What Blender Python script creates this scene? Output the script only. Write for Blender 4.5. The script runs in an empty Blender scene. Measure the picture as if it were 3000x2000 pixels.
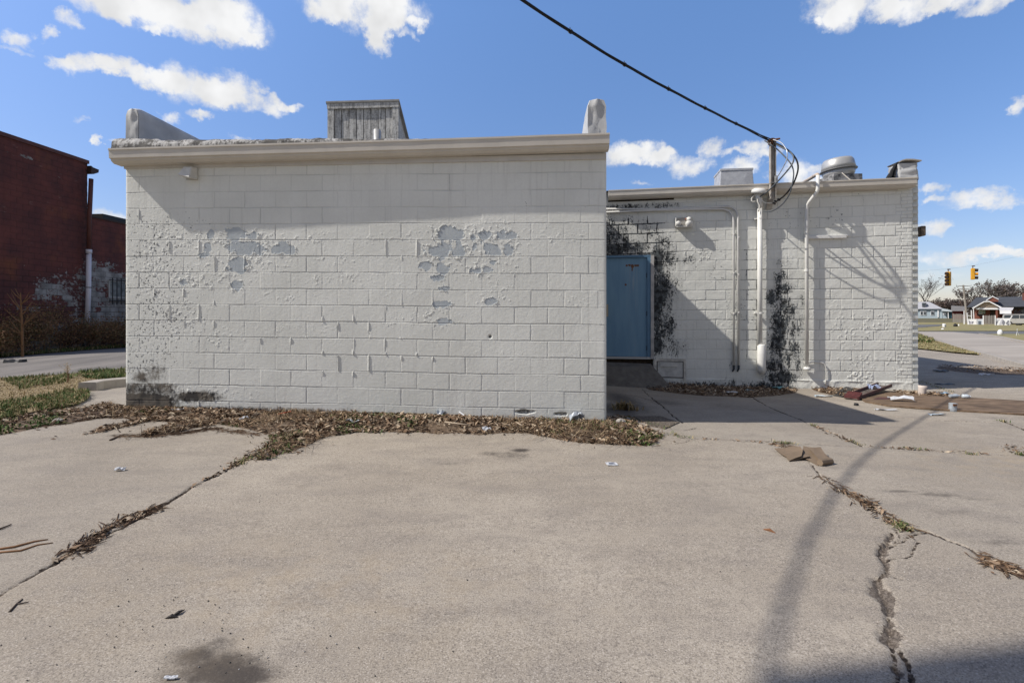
import bpy, math, random
import numpy as np
from mathutils import Vector, Matrix

random.seed(7)
rng = np.random.default_rng(7)
scene = bpy.context.scene
COL = scene.collection

# ------------------------------------------------------------------ camera
CAMH = 1.30
cam_d = bpy.data.cameras.new("camera")
cam = bpy.data.objects.new("camera", cam_d)
COL.objects.link(cam)
cam.location = (0, 0, CAMH)
cam.rotation_euler = (math.radians(90), 0, 0)
cam_d.lens = 18.0
cam_d.sensor_width = 36.0
cam_d.shift_y = -0.025
cam_d.clip_end = 6000
scene.camera = cam
scene.view_settings.view_transform = 'Standard'
scene.view_settings.look = 'None'
scene.view_settings.exposure = 0.0
scene.view_settings.gamma = 1.0
scene.cycles.max_bounces = 6
scene.cycles.diffuse_bounces = 4
scene.cycles.transparent_max_bounces = 8

# ------------------------------------------------------------------ sun and sky
SUN_EL = math.radians(44.5)
SUN_AZ = math.radians(9.0)          # the light travels towards +X, a little into the picture
SUN_DIR = Vector((math.cos(SUN_EL) * math.cos(SUN_AZ), math.cos(SUN_EL) * math.sin(SUN_AZ), -math.sin(SUN_EL)))
sun_d = bpy.data.lights.new("sun", 'SUN')
sun_d.energy = 4.7
sun_d.angle = math.radians(0.65)
sun_d.color = (1.0, 0.95, 0.88)
sun = bpy.data.objects.new("sun", sun_d)
COL.objects.link(sun)
sun.rotation_euler = SUN_DIR.to_track_quat('-Z', 'Y').to_euler()
sun.location = (-20, -6, 20)

SKY_STRENGTH = 0.112
world = bpy.data.worlds.new("World")
scene.world = world
world.use_nodes = True


def build_world():
    nt = world.node_tree
    N, L = nt.nodes, nt.links
    N.clear()
    out = N.new('ShaderNodeOutputWorld')
    sky = N.new('ShaderNodeTexSky')
    sky.sky_type = 'NISHITA'
    sky.sun_disc = False
    sky.sun_elevation = SUN_EL
    sky.sun_rotation = math.radians(261)
    sky.air_density = 1.0
    sky.dust_density = 0.6
    sky.ozone_density = 1.6
    tc = N.new('ShaderNodeTexCoord')
    sep = N.new('ShaderNodeSeparateXYZ')
    L.new(tc.outputs['Generated'], sep.inputs[0])

    def m(op, a, b=None, c=None, clamp=False):
        n = N.new('ShaderNodeMath')
        n.operation = op
        n.use_clamp = clamp
        for i, v in enumerate((a, b, c)):
            if v is None:
                continue
            if isinstance(v, (int, float)):
                n.inputs[i].default_value = v
            else:
                L.new(v, n.inputs[i])
        return n.outputs[0]
    az = m('ARCTAN2', sep.outputs[0], sep.outputs[1])
    el = m('ARCSINE', sep.outputs[2])

    def base_sky():
        # bluer, a touch more saturated like the photograph's
        h = N.new('ShaderNodeHueSaturation')
        h.inputs['Saturation'].default_value = 1.18
        h.inputs['Value'].default_value = 1.0
        tn = N.new('ShaderNodeMix'); tn.data_type = 'RGBA'; tn.blend_type = 'MULTIPLY'; tn.inputs[0].default_value = 1.0
        tn.inputs[7].default_value = (1.02, 1.03, 1.22, 1)
        L.new(sky.outputs[0], tn.inputs[6]); L.new(tn.outputs[2], h.inputs['Color'])
        b = N.new('ShaderNodeBackground')
        b.inputs[1].default_value = SKY_STRENGTH
        L.new(h.outputs[0], b.inputs[0])
        return b.outputs[0], h.outputs[0]

    bsky, skycol = base_sky()
    # elevation tint on the front sky only, so the rear ambient light stays unchanged
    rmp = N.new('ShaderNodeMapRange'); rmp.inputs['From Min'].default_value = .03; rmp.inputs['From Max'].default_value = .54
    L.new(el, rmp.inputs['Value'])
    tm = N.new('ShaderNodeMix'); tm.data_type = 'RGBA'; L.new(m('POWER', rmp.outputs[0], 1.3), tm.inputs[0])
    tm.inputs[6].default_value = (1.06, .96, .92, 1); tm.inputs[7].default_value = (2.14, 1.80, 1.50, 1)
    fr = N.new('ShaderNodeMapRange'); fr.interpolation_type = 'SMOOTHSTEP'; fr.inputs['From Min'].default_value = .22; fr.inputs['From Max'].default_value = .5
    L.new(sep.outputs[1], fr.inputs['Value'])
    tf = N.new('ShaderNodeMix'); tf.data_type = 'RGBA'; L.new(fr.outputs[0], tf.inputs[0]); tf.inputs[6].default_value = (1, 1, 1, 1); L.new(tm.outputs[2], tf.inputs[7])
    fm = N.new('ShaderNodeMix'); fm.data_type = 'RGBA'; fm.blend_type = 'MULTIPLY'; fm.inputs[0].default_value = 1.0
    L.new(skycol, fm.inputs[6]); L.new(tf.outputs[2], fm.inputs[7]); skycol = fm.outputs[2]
    # cloud blobs: photograph position -> compass direction and height in the sky
    C_L = [(300,5,130,34,1),(430,22,150,52,1),(560,38,150,60,1),(680,60,110,58,1),(715,105,60,22,.8),(204,54,42,18,.9),(445,88,32,14,.7),
           (950,18,80,34,1),(1060,24,120,52,1),(1170,38,85,36,1),(1112,85,46,36,1),(1118,132,44,24,.9),(1188,106,34,12,.7),(1225,68,28,14,.7),
           (60,112,44,24,.85),(135,92,28,20,.9),(62,150,50,11,.6),
           (195,190,52,22,1),(270,184,58,26,1),(350,196,56,26,1),(320,218,36,12,.8),
           (450,238,76,26,1),(560,254,130,42,1.1),(680,262,84,42,1.1),(802,305,50,24,1),(785,268,24,9,.6),(855,311,34,12,.8),
           (492,340,38,18,.9),(578,340,36,13,.8),(235,346,34,12,.6),(281,402,13,14,.9),(335,408,28,9,.7),(700,404,42,8,.6),(330,640,56,22,1.0)]
    C_R = [(1820,450,52,29,1.1),(1890,445,62,28,1.1),(1948,455,36,24,1),(2022,484,58,28,1.1),(2095,432,38,22,.95),(2145,452,38,11,.7),(2215,437,42,24,1.1),
           (2268,450,42,15,.8),(2180,495,52,24,1.1),(2330,512,66,36,1.15),(2400,528,36,20,.9),(1878,538,26,8,.6),
           (2440,12,84,46,1.1),(2478,48,46,40,1),(2395,62,30,11,.65),(2590,12,60,34,1.1),(2690,10,90,30,1.1),(2780,6,60,18,.9),(2880,8,80,24,1.1),
           (2992,304,34,26,1),(2722,552,54,15,.95),(2840,578,90,22,1),(2945,592,66,20,1),(2728,580,36,11,.8),(2722,662,46,24,1.1),
           (2790,752,150,22,.75),(2890,740,90,16,.8),(2960,746,60,16,.8),(2740,800,90,18,.5)]

    def cloud_layer(blobs, seed):
        # ragged edges: the direction is displaced by two noises before it meets the blobs
        comb = N.new('ShaderNodeCombineXYZ')
        L.new(az, comb.inputs[0])
        L.new(el, comb.inputs[1])
        comb.inputs[2].default_value = seed
        n1 = N.new('ShaderNodeTexNoise')
        n1.noise_dimensions = '3D'
        n1.inputs['Scale'].default_value = 26.0
        n1.inputs['Detail'].default_value = 6.0
        n1.inputs['Roughness'].default_value = 0.62
        L.new(comb.outputs[0], n1.inputs['Vector'])
        sub = N.new('ShaderNodeVectorMath'); sub.operation = 'SUBTRACT'
        L.new(n1.outputs['Color'], sub.inputs[0]); sub.inputs[1].default_value = (.5, .5, .5)
        scl = N.new('ShaderNodeVectorMath'); scl.operation = 'MULTIPLY'
        L.new(sub.outputs[0], scl.inputs[0]); scl.inputs[1].default_value = (.075, .048, 0)
        add = N.new('ShaderNodeVectorMath'); add.operation = 'ADD'
        L.new(comb.outputs[0], add.inputs[0]); L.new(scl.outputs[0], add.inputs[1])
        flat = N.new('ShaderNodeVectorMath'); flat.operation = 'MULTIPLY'
        L.new(add.outputs[0], flat.inputs[0]); flat.inputs[1].default_value = (1, 1, 0)
        total = None
        low = None
        for (x, y, rx, ry, w) in blobs:
            tx, ty = (x - 1500) / 1500, (925 - y) / 1500
            a0 = math.atan2(tx, 1)
            e0 = math.asin(ty / math.sqrt(tx * tx + 1 + ty * ty))
            k = 1 / math.sqrt(tx * tx + 1)
            ra = rx / 1500 * k * k
            re = ry / 1500 * k
            s = N.new('ShaderNodeVectorMath'); s.operation = 'MULTIPLY_ADD'
            L.new(flat.outputs[0], s.inputs[0])
            s.inputs[1].default_value = (1 / ra, 1 / re, 0)
            s.inputs[2].default_value = (-a0 / ra, -e0 / re, 0)
            d = N.new('ShaderNodeVectorMath'); d.operation = 'DOT_PRODUCT'
            L.new(s.outputs[0], d.inputs[0]); L.new(s.outputs[0], d.inputs[1])
            q = m('MULTIPLY_ADD', d.outputs['Value'], -0.62, w)
            q = m('MAXIMUM', q, 0.0)
            total = q if total is None else m('ADD', total, q)
        # wisps
        n2 = N.new('ShaderNodeTexNoise')
        n2.inputs['Scale'].default_value = 34.0
        n2.inputs['Detail'].default_value = 7.0
        n2.inputs['Roughness'].default_value = 0.62
        L.new(comb.outputs[0], n2.inputs['Vector'])
        fz = m('MULTIPLY_ADD', n2.outputs['Fac'], 2.2, -1.05)
        dens = m('MULTIPLY_ADD', fz, m('MINIMUM', m('MULTIPLY_ADD', total, 1.6, .10), 1.0), total)
        mr = N.new('ShaderNodeMapRange')
        mr.interpolation_type = 'SMOOTHSTEP'
        mr.inputs['From Min'].default_value = 0.02
        mr.inputs['From Max'].default_value = 1.35
        L.new(dens, mr.inputs['Value'])
        # grey undersides vary a little
        n3 = N.new('ShaderNodeTexNoise')
        n3.inputs['Scale'].default_value = 14.0
        n3.inputs['Detail'].default_value = 3.0
        L.new(comb.outputs[0], n3.inputs['Vector'])
        cr = N.new('ShaderNodeMapRange')
        cr.inputs['From Min'].default_value = 0.3
        cr.inputs['From Max'].default_value = 0.65
        cr.inputs['To Min'].default_value = 0.72
        cr.inputs['To Max'].default_value = 0.95
        L.new(n3.outputs['Fac'], cr.inputs['Value'])
        bc = N.new('ShaderNodeBackground')
        bc.inputs[0].default_value = (.985, .99, 1.0, 1)
        L.new(cr.outputs[0], bc.inputs[1])
        b2 = N.new('ShaderNodeBackground')
        b2.inputs[1].default_value = SKY_STRENGTH
        L.new(skycol, b2.inputs[0])
        mx = N.new('ShaderNodeMixShader')
        L.new(mr.outputs[0], mx.inputs[0])
        L.new(b2.outputs[0], mx.inputs[1])
        L.new(bc.outputs[0], mx.inputs[2])
        return mx.outputs[0]

    cl = cloud_layer(C_L, 1.0)
    cr_ = cloud_layer(C_R, 4.0)
    side = m('GREATER_THAN', az, 0.03)
    mlr = N.new('ShaderNodeMixShader')
    L.new(side, mlr.inputs[0]); L.new(cl, mlr.inputs[1]); L.new(cr_, mlr.inputs[2])
    front = m('MULTIPLY', m('GREATER_THAN', sep.outputs[1], 0.2), m('GREATER_THAN', el, 0.02))
    # unseen warm cloud added over the rest of the sky to neutralise the ambient light
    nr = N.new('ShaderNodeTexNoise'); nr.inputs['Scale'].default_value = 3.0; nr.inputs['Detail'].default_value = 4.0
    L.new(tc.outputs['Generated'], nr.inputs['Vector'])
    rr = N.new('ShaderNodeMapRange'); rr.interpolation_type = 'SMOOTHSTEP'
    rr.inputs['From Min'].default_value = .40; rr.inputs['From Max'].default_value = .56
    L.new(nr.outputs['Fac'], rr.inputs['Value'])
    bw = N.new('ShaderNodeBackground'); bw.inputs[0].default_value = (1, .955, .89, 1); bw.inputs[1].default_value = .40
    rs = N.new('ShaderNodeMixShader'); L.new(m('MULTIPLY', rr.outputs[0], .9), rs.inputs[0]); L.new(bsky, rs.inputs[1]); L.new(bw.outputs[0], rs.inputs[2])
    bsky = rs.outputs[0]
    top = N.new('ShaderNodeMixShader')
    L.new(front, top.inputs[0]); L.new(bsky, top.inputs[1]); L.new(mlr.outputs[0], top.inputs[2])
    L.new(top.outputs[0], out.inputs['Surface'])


build_world()

# ------------------------------------------------------------------ numpy noise
def _hash(ix, iy, seed):
    h = (ix.astype(np.int64) * 374761393 + iy.astype(np.int64) * 668265263 + seed * 974634777) & 0xFFFFFFFF
    h = ((h ^ (h >> 13)) * 1274126177) & 0xFFFFFFFF
    h = h ^ (h >> 16)
    return (h & 0xFFFFFF).astype(np.float64) / float(0xFFFFFF)


def vnoise(x, y, seed=0):
    ix, iy = np.floor(x), np.floor(y)
    fx, fy = x - ix, y - iy
    fx = fx * fx * (3 - 2 * fx)
    fy = fy * fy * (3 - 2 * fy)
    a = _hash(ix, iy, seed); b = _hash(ix + 1, iy, seed)
    c = _hash(ix, iy + 1, seed); d = _hash(ix + 1, iy + 1, seed)
    return (a * (1 - fx) + b * fx) * (1 - fy) + (c * (1 - fx) + d * fx) * fy


def fbm(x, y, seed=0, octaves=4, gain=0.5):
    t, amp, s = 0.0, 1.0, 0.0
    for o in range(octaves):
        t = t + amp * vnoise(x, y, seed + o * 17)
        s += amp
        amp *= gain
        x, y = x * 2.03 + 11.7, y * 2.03 + 5.3
    return t / s


def sstep(a, b, x):
    t = np.clip((x - a) / (b - a), 0, 1)
    return t * t * (3 - 2 * t)


# ------------------------------------------------------------------ ground height
_CT = np.array([(-4.94,6.54,.114),(-2,6.3,.075),(1.13,6.13,.025),(4.9,6.7,-.10),(7.86,9.91,-.125),(5.2,10.3,-.17),(3,10.6,-.14),
                (0,1.8,0),(0,3.5,.01),(-3,3.5,.02),(3,3.5,-.01),(-6,5.6,.08),(-7.5,8.5,.12),(-10,10,.08),(-12.4,15.8,.17),
                (-15,15,.03),(-16.5,20,0.02),(9.5,7,-.11),(11,12,-.12),(14,16,-.12),(18,16,-.12),(14,25,-.1),(-13.5,19,.1),(0,-2,0),(22,30,-.1)])
_S2 = 2 * 4.0 ** 2
def _rbf(ax, ay, bx, by):
    return np.exp(-((ax - bx) ** 2 + (ay - by) ** 2) / _S2)
_K = _rbf(_CT[:, 0][:, None], _CT[:, 1][:, None], _CT[:, 0][None], _CT[:, 1][None])
_WT = np.linalg.solve(_K + 0.03 * np.eye(len(_CT)), _CT[:, 2])


def G(x, y):
    x = np.asarray(x, dtype=float); y = np.asarray(y, dtype=float)
    z = np.zeros(np.broadcast(x, y).shape)
    for (cx, cy, _), w in zip(_CT, _WT):
        z = z + w * _rbf(x, y, cx, cy)
    far = sstep(18, 40, y) * -0.10
    rise = sstep(70, 150, y) * 0.75
    return z + far + rise


def g(x, y):
    return float(G(x, y))


def P(px, py, Z):
    """point seen at photograph pixel (px, py) at distance Z"""
    return Vector(((px - 1500) / 1500 * Z, Z, CAMH + (925 - py) / 1500 * Z))


def gp(px, py):
    """ground point seen at photograph pixel"""
    Z = 1500 * 1.3 / (py - 925)
    for _ in range(40):
        x = (px - 1500) / 1500 * Z
        h = CAMH - g(x, Z)
        Z = 0.5 * Z + 0.5 * 1500 * h / (py - 925)
    x = (px - 1500) / 1500 * Z
    return Vector((x, Z, g(x, Z)))


# wall frames
TM = math.radians(3.87)
M0 = Vector((-4.94, 6.54, 0)); MU = Vector((math.cos(TM), -math.sin(TM), 0)); MN = Vector((-math.sin(TM), -math.cos(TM), 0))
TW = math.radians(9.5)
R0 = Vector((7.86, 9.91, 0)); WU = Vector((-math.cos(TW), math.sin(TW), 0)); WN = Vector((-math.sin(TW), -math.cos(TW), 0))
ZUP = Vector((0, 0, 1))


def MW(u, out, z):
    return M0 + MU * u + MN * out + ZUP * z


def WW(s, out, z):
    return R0 + WU * s + WN * out + ZUP * z


def _hit(px, py, O, A, Nn, out):
    d = Vector(((px - 1500) / 1500, 1, (925 - py) / 1500))
    c = Vector((0, 0, CAMH))
    o = O + Nn * out
    t = (o - c).dot(Nn) / d.dot(Nn)
    p = c + d * t
    return (p - o).dot(A), p.z


def mp(px, py, out=0.0):
    return _hit(px, py, M0, MU, MN, out)


def wp(px, py, out=0.0):
    return _hit(px, py, R0, WU, WN, out)


# ------------------------------------------------------------------ object helpers
ORIG = {}


def tag(o, label=None, cat=None, group=None, kind=None):
    if label: o['label'] = label
    if cat: o['category'] = cat
    if group: o['group'] = group
    if kind: o['kind'] = kind
    return o


def empty(name, loc, label, cat, group=None):
    o = bpy.data.objects.new(name, None)
    o.empty_display_size = 0.2
    COL.objects.link(o)
    o.location = loc
    ORIG[o] = Vector(loc)
    return tag(o, label, cat, group)


class MB:
    def __init__(self):
        self.v, self.f = [], []

    def add(self, vs, fs):
        n = len(self.v)
        self.v += [Vector(p) for p in vs]
        self.f += [tuple(i + n for i in f) for f in fs]
        return self

    def hexa(self, p):
        return self.add(p, [(0, 3, 2, 1), (4, 5, 6, 7), (0, 1, 5, 4), (1, 2, 6, 5), (2, 3, 7, 6), (3, 0, 4, 7)])

    def box(self, c, s, rz=0.0, tilt=None):
        hx, hy, hz = s[0] / 2, s[1] / 2, s[2] / 2
        m = Matrix.Rotation(rz, 3, 'Z')
        if tilt is not None:
            m = m @ Matrix.Rotation(tilt[0], 3, 'X') @ Matrix.Rotation(tilt[1], 3, 'Y')
        p = [(-hx, -hy, -hz), (hx, -hy, -hz), (hx, hy, -hz), (-hx, hy, -hz), (-hx, -hy, hz), (hx, -hy, hz), (hx, hy, hz), (-hx, hy, hz)]
        return self.hexa([Vector(c) + m @ Vector(q) for q in p])

    def fbox(self, F, a0, a1, o0, o1, z0, z1):
        """box in a wall frame F(a, out, z)"""
        return self.hexa([F(a0, o0, z0), F(a1, o0, z0), F(a1, o1, z0), F(a0, o1, z0), F(a0, o0, z1), F(a1, o0, z1), F(a1, o1, z1), F(a0, o1, z1)])

    def tube(self, pts, r, n=8, cap=True):
        pts = [Vector(p) for p in pts]
        rs = r if isinstance(r, (list, tuple)) else [r] * len(pts)
        rings = []
        ref = None
        for i, p in enumerate(pts):
            if i == 0: t = pts[1] - p
            elif i == len(pts) - 1: t = p - pts[i - 1]
            else: t = (pts[i + 1] - p).normalized() + (p - pts[i - 1]).normalized()
            if t.length < 1e-9: t = Vector((0, 0, 1))
            t.normalize()
            if ref is None:
                ref = t.orthogonal().normalized()
            ref = (ref - t * ref.dot(t))
            if ref.length < 1e-6: ref = t.orthogonal()
            ref.normalize()
            b = t.cross(ref)
            rings.append([p + (ref * math.cos(2 * math.pi * k / n) + b * math.sin(2 * math.pi * k / n)) * rs[i] for k in range(n)])
        vs = [q for ring in rings for q in ring]
        fs = []
        for i in range(len(pts) - 1):
            for k in range(n):
                a, b2 = i * n + k, i * n + (k + 1) % n
                fs.append((a, b2, b2 + n, a + n))
        if cap:
            fs.append(tuple(range(n - 1, -1, -1)))
            fs.append(tuple(range((len(pts) - 1) * n, len(pts) * n)))
        return self.add(vs, fs)

    def lathe(self, prof, c, n=20, axis=None):
        """prof: (radius, height) list"""
        c = Vector(c)
        q = Matrix.Identity(3) if axis is None else Vector(axis).to_track_quat('Z', 'Y').to_matrix()
        vs, fs = [], []
        for r, h in prof:
            for k in range(n):
                a = 2 * math.pi * k / n
                vs.append(c + q @ Vector((r * math.cos(a), r * math.sin(a), h)))
        for i in range(len(prof) - 1):
            for k in range(n):
                a, b = i * n + k, i * n + (k + 1) % n
                fs.append((a, b, b + n, a + n))
        fs.append(tuple(range(n - 1, -1, -1)))
        fs.append(tuple(range((len(prof) - 1) * n, len(prof) * n)))
        return self.add(vs, fs)

    def prism(self, poly, off):
        n = len(poly)
        off = Vector(off)
        vs = [Vector(p) for p in poly] + [Vector(p) + off for p in poly]
        fs = [tuple(range(n)), tuple(range(2 * n - 1, n - 1, -1))]
        for k in range(n):
            fs.append((k, (k + 1) % n + 0, (k + 1) % n + n, k + n)[::-1])
        return self.add(vs, fs)

    def build(self, name, mat, parent=None, smooth=False, origin=None, bevel=0.0):
        if origin is None:
            origin = ORIG[parent] if parent is not None else Vector((0, 0, 0))
        origin = Vector(origin)
        me = bpy.data.meshes.new(name)
        me.from_pydata([tuple(p - origin) for p in self.v], [], self.f)
        me.materials.append(mat)
        if smooth:
            me.shade_smooth()
        o = bpy.data.objects.new(name, me)
        COL.objects.link(o)
        ORIG[o] = origin
        if parent is not None:
            o.parent = parent
            o.location = origin - ORIG[parent]
        else:
            o.location = origin
        import bmesh
        bm = bmesh.new(); bm.from_mesh(me)
        bmesh.ops.recalc_face_normals(bm, faces=bm.faces)
        if bevel > 0:
            bmesh.ops.bevel(bm, geom=[e for e in bm.edges if len(e.link_faces) == 2 and e.calc_face_angle(0) > 0.6], offset=bevel, segments=1, affect='EDGES', clamp_overlap=True)
        bm.to_mesh(me); bm.free()
        return o


def np_mesh(name, co, faces, mat, parent=None, origin=(0, 0, 0), smooth=True, attrs=None, tri=False):
    """big mesh from arrays; faces (n,3|4)"""
    origin = np.asarray(origin, dtype=float)
    me = bpy.data.meshes.new(name)
    nv, nf, k = len(co), len(faces), faces.shape[1]
    me.vertices.add(nv)
    me.vertices.foreach_set('co', (co - origin).astype(np.float32).ravel())
    me.loops.add(nf * k)
    me.loops.foreach_set('vertex_index', faces.astype(np.int32).ravel())
    me.polygons.add(nf)
    me.polygons.foreach_set('loop_start', np.arange(0, nf * k, k, dtype=np.int32))
    me.polygons.foreach_set('loop_total', np.full(nf, k, dtype=np.int32))
    if smooth:
        me.polygons.foreach_set('use_smooth', np.ones(nf, dtype=bool))
    me.update(calc_edges=True)
    for an, av in (attrs or {}).items():
        at = me.attributes.new(an, 'FLOAT', 'POINT')
        at.data.foreach_set('value', np.asarray(av, dtype=np.float32).ravel())
    me.materials.append(mat)
    o = bpy.data.objects.new(name, me)
    COL.objects.link(o)
    ORIG[o] = Vector(origin)
    if parent is not None:
        o.parent = parent
        o.location = Vector(origin) - ORIG[parent]
    else:
        o.location = origin
    return o


def grid_faces(nu, nv):
    i = np.arange(nu - 1)[:, None]
    j = np.arange(nv - 1)[None]
    a = i * nv + j
    return np.stack([a, a + nv, a + nv + 1, a + 1], -1).reshape(-1, 4)


def copy_tree(o, parent=None):
    c = o.copy()
    COL.objects.link(c)
    ORIG[c] = ORIG.get(o, Vector((0, 0, 0)))
    if parent is not None: c.parent = parent
    for ch in list(o.children):
        copy_tree(ch, c)
    return c


# ------------------------------------------------------------------ materials
MATS = {}


def mat(name, col, rough=0.8, var=0.0, scale=6.0, bump=0.0, bscale=60.0, metal=0.0, spec=0.3, col2=None, detail=4.0, stretch=None):
    if name in MATS: return MATS[name]
    m = bpy.data.materials.new(name)
    m.use_nodes = True
    nt = m.node_tree; N = nt.nodes; L = nt.links
    b = N['Principled BSDF']
    b.inputs['Roughness'].default_value = rough
    b.inputs['Metallic'].default_value = metal
    b.inputs['Specular IOR Level'].default_value = spec
    b.inputs['Base Color'].default_value = (*col, 1)
    tc = N.new('ShaderNodeTexCoord')
    vec = tc.outputs['Object']
    if stretch:
        mp_ = N.new('ShaderNodeMapping'); mp_.inputs['Scale'].default_value = stretch
        L.new(vec, mp_.inputs[0]); vec = mp_.outputs[0]
    if var > 0 or col2:
        n = N.new('ShaderNodeTexNoise'); n.inputs['Scale'].default_value = scale; n.inputs['Detail'].default_value = detail
        n.inputs['Roughness'].default_value = .65
        L.new(vec, n.inputs['Vector'])
        r = N.new('ShaderNodeMapRange'); r.inputs['From Min'].default_value = .35; r.inputs['From Max'].default_value = .65
        L.new(n.outputs['Fac'], r.inputs['Value'])
        mx = N.new('ShaderNodeMix'); mx.data_type = 'RGBA'
        c2 = col2 if col2 else tuple(c * (1 - var) for c in col)
        mx.inputs[6].default_value = (*c2, 1); mx.inputs[7].default_value = (*col, 1)
        L.new(r.outputs[0], mx.inputs[0])
        L.new(mx.outputs[2], b.inputs['Base Color'])
    if bump > 0:
        n = N.new('ShaderNodeTexNoise'); n.inputs['Scale'].default_value = bscale; n.inputs['Detail'].default_value = 3
        L.new(vec, n.inputs['Vector'])
        bp = N.new('ShaderNodeBump'); bp.inputs['Strength'].default_value = bump; bp.inputs['Distance'].default_value = .01
        L.new(n.outputs['Fac'], bp.inputs['Height']); L.new(bp.outputs[0], b.inputs['Normal'])
    MATS[name] = m
    return m


class NT:
    """small node-tree helper"""
    def __init__(self, name, rough=.85, spec=.25):
        self.m = bpy.data.materials.new(name); self.m.use_nodes = True
        self.N = self.m.node_tree.nodes; self.L = self.m.node_tree.links
        self.b = self.N['Principled BSDF']
        self.b.inputs['Roughness'].default_value = rough
        self.b.inputs['Specular IOR Level'].default_value = spec
        self.tc = self.N.new('ShaderNodeTexCoord')

    def put(self, sock, v):
        if isinstance(v, tuple): sock.default_value = (*v, 1) if len(v) == 3 and sock.type == 'RGBA' else v
        elif isinstance(v, (int, float)): sock.default_value = v
        else: self.L.new(v, sock)

    def attr(self, name):
        a = self.N.new('ShaderNodeAttribute'); a.attribute_name = name
        return a.outputs['Fac']

    def noise(self, scale, detail=4, rough=.55, vec=None, stretch=None, out='Fac', dist=0.0):
        n = self.N.new('ShaderNodeTexNoise')
        n.inputs['Scale'].default_value = scale; n.inputs['Detail'].default_value = detail; n.inputs['Roughness'].default_value = rough
        n.inputs['Distortion'].default_value = dist
        v = vec or self.tc.outputs['Object']
        if stretch:
            mp_ = self.N.new('ShaderNodeMapping'); mp_.inputs['Scale'].default_value = stretch
            self.L.new(v, mp_.inputs[0]); v = mp_.outputs[0]
        self.L.new(v, n.inputs['Vector'])
        return n.outputs[out]

    def math(self, op, a, b=None, c=None, clamp=False):
        n = self.N.new('ShaderNodeMath'); n.operation = op; n.use_clamp = clamp
        for i, v in enumerate((a, b, c)):
            if v is not None: self.put(n.inputs[i], v)
        return n.outputs[0]

    def ramp(self, v, a, b, lo=0.0, hi=1.0, smooth=True):
        n = self.N.new('ShaderNodeMapRange')
        n.interpolation_type = 'SMOOTHSTEP' if smooth else 'LINEAR'
        self.put(n.inputs['Value'], v)
        n.inputs['From Min'].default_value = a; n.inputs['From Max'].default_value = b
        n.inputs['To Min'].default_value = lo; n.inputs['To Max'].default_value = hi
        return n.outputs[0]

    def mix(self, f, a, b, mode='MIX'):
        n = self.N.new('ShaderNodeMix'); n.data_type = 'RGBA'; n.blend_type = mode
        self.put(n.inputs[0], f); self.put(n.inputs[6], a); self.put(n.inputs[7], b)
        return n.outputs[2]

    def bump(self, h, strength=.3, dist=.01):
        n = self.N.new('ShaderNodeBump'); n.inputs['Strength'].default_value = strength; n.inputs['Distance'].default_value = dist
        self.L.new(h, n.inputs['Height']); self.L.new(n.outputs[0], self.b.inputs['Normal'])

    def color(self, c):
        self.put(self.b.inputs['Base Color'], c)
        return self.m


def paint_wall_mat():
    t = NT('painted_block', .82, .3)
    big = t.noise(1.3, 5)
    fine = t.noise(34, 4)
    c = t.mix(t.ramp(big, .35, .65), (.70, .70, .645), (.77, .77, .715))
    c = t.mix(t.ramp(fine, .3, .7, 0, .22), c, (.64, .62, .58))
    c = t.mix(t.math('MULTIPLY', t.attr('joint'), .48), c, (.30, .295, .28))
    # rain streaks
    sk = t.noise(5, 5, .65, stretch=(3.2, 3.2, .16))
    c = t.mix(t.ramp(sk, .52, .74, 0, .30), c, (.47, .455, .42))
    # old blue-grey coat where the top coat has come off
    pl = t.ramp(t.attr('peel'), -.02, .03)
    pc = t.mix(t.ramp(t.noise(9, 4), .35, .65), (.42, .455, .475), (.47, .50, .51))
    c = t.mix(pl, c, pc)
    chip = t.ramp(t.math('ADD', t.attr('chip'), t.math('MULTIPLY', t.math('SUBTRACT', t.noise(60, 3), .5), .3)), .46, .58)
    c = t.mix(chip, c, t.mix(t.ramp(t.noise(25, 2), .4, .6), (.14, .14, .135), (.27, .275, .27)))
    gr = t.math('ADD', t.attr('grime'), t.math('MULTIPLY', t.math('SUBTRACT', t.noise(22, 5, .7), .5), .75))
    gf = t.math('MULTIPLY', t.ramp(gr, .30, .62), t.ramp(t.attr('grime'), .02, .2))
    c = t.mix(gf, c, t.mix(t.ramp(t.noise(6, 4), .4, .6), (.055, .05, .045), (.15, .13, .105)))
    mo = t.math('ADD', t.attr('mold'), t.math('MULTIPLY', t.math('SUBTRACT', t.noise(6, 5, .68, stretch=(1.5, 1.5, .55)), .5), 1.35))
    mo = t.math('ADD', mo, t.math('MULTIPLY', t.math('SUBTRACT', t.noise(34, 4, .75, stretch=(1, 1, .7)), .5), 1.6))
    mf = t.math('MULTIPLY', t.math('MULTIPLY', t.ramp(mo, .42, .66), .98), t.ramp(t.attr('mold'), .04, .34))
    wash = t.math('MULTIPLY', t.ramp(t.attr('mold'), .05, .8), t.ramp(t.noise(4, 5, .6, stretch=(2.5, 2.5, .35)), .38, .7, .25, .85))
    c = t.mix(wash, c, (.23, .23, .225))
    c = t.mix(mf, c, t.mix(t.ramp(t.noise(12, 4), .4, .62), (.012, .014, .016), (.085, .095, .10)))
    t.bump(t.noise(110, 4, .6), .35, .004)
    return t.color(c)


M_WALL = paint_wall_mat()
M_TRIM = mat('gutter_paint', (.64, .59, .515), .55, .10, 3, .05, 40)
M_TRIM2 = mat('cream_trim', (.60, .57, .52), .6, .12, 4)
M_WHITE = mat('white_paint', (.74, .73, .70), .5, .10, 8)
M_PIPE = mat('white_pipe_paint', (.78, .77, .73), .45, .10, 6)
M_DARK = mat('dark_void', (.02, .018, .016), .95)
M_BLACK = mat('black_rubber', (.018, .018, .02), .5)
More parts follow.
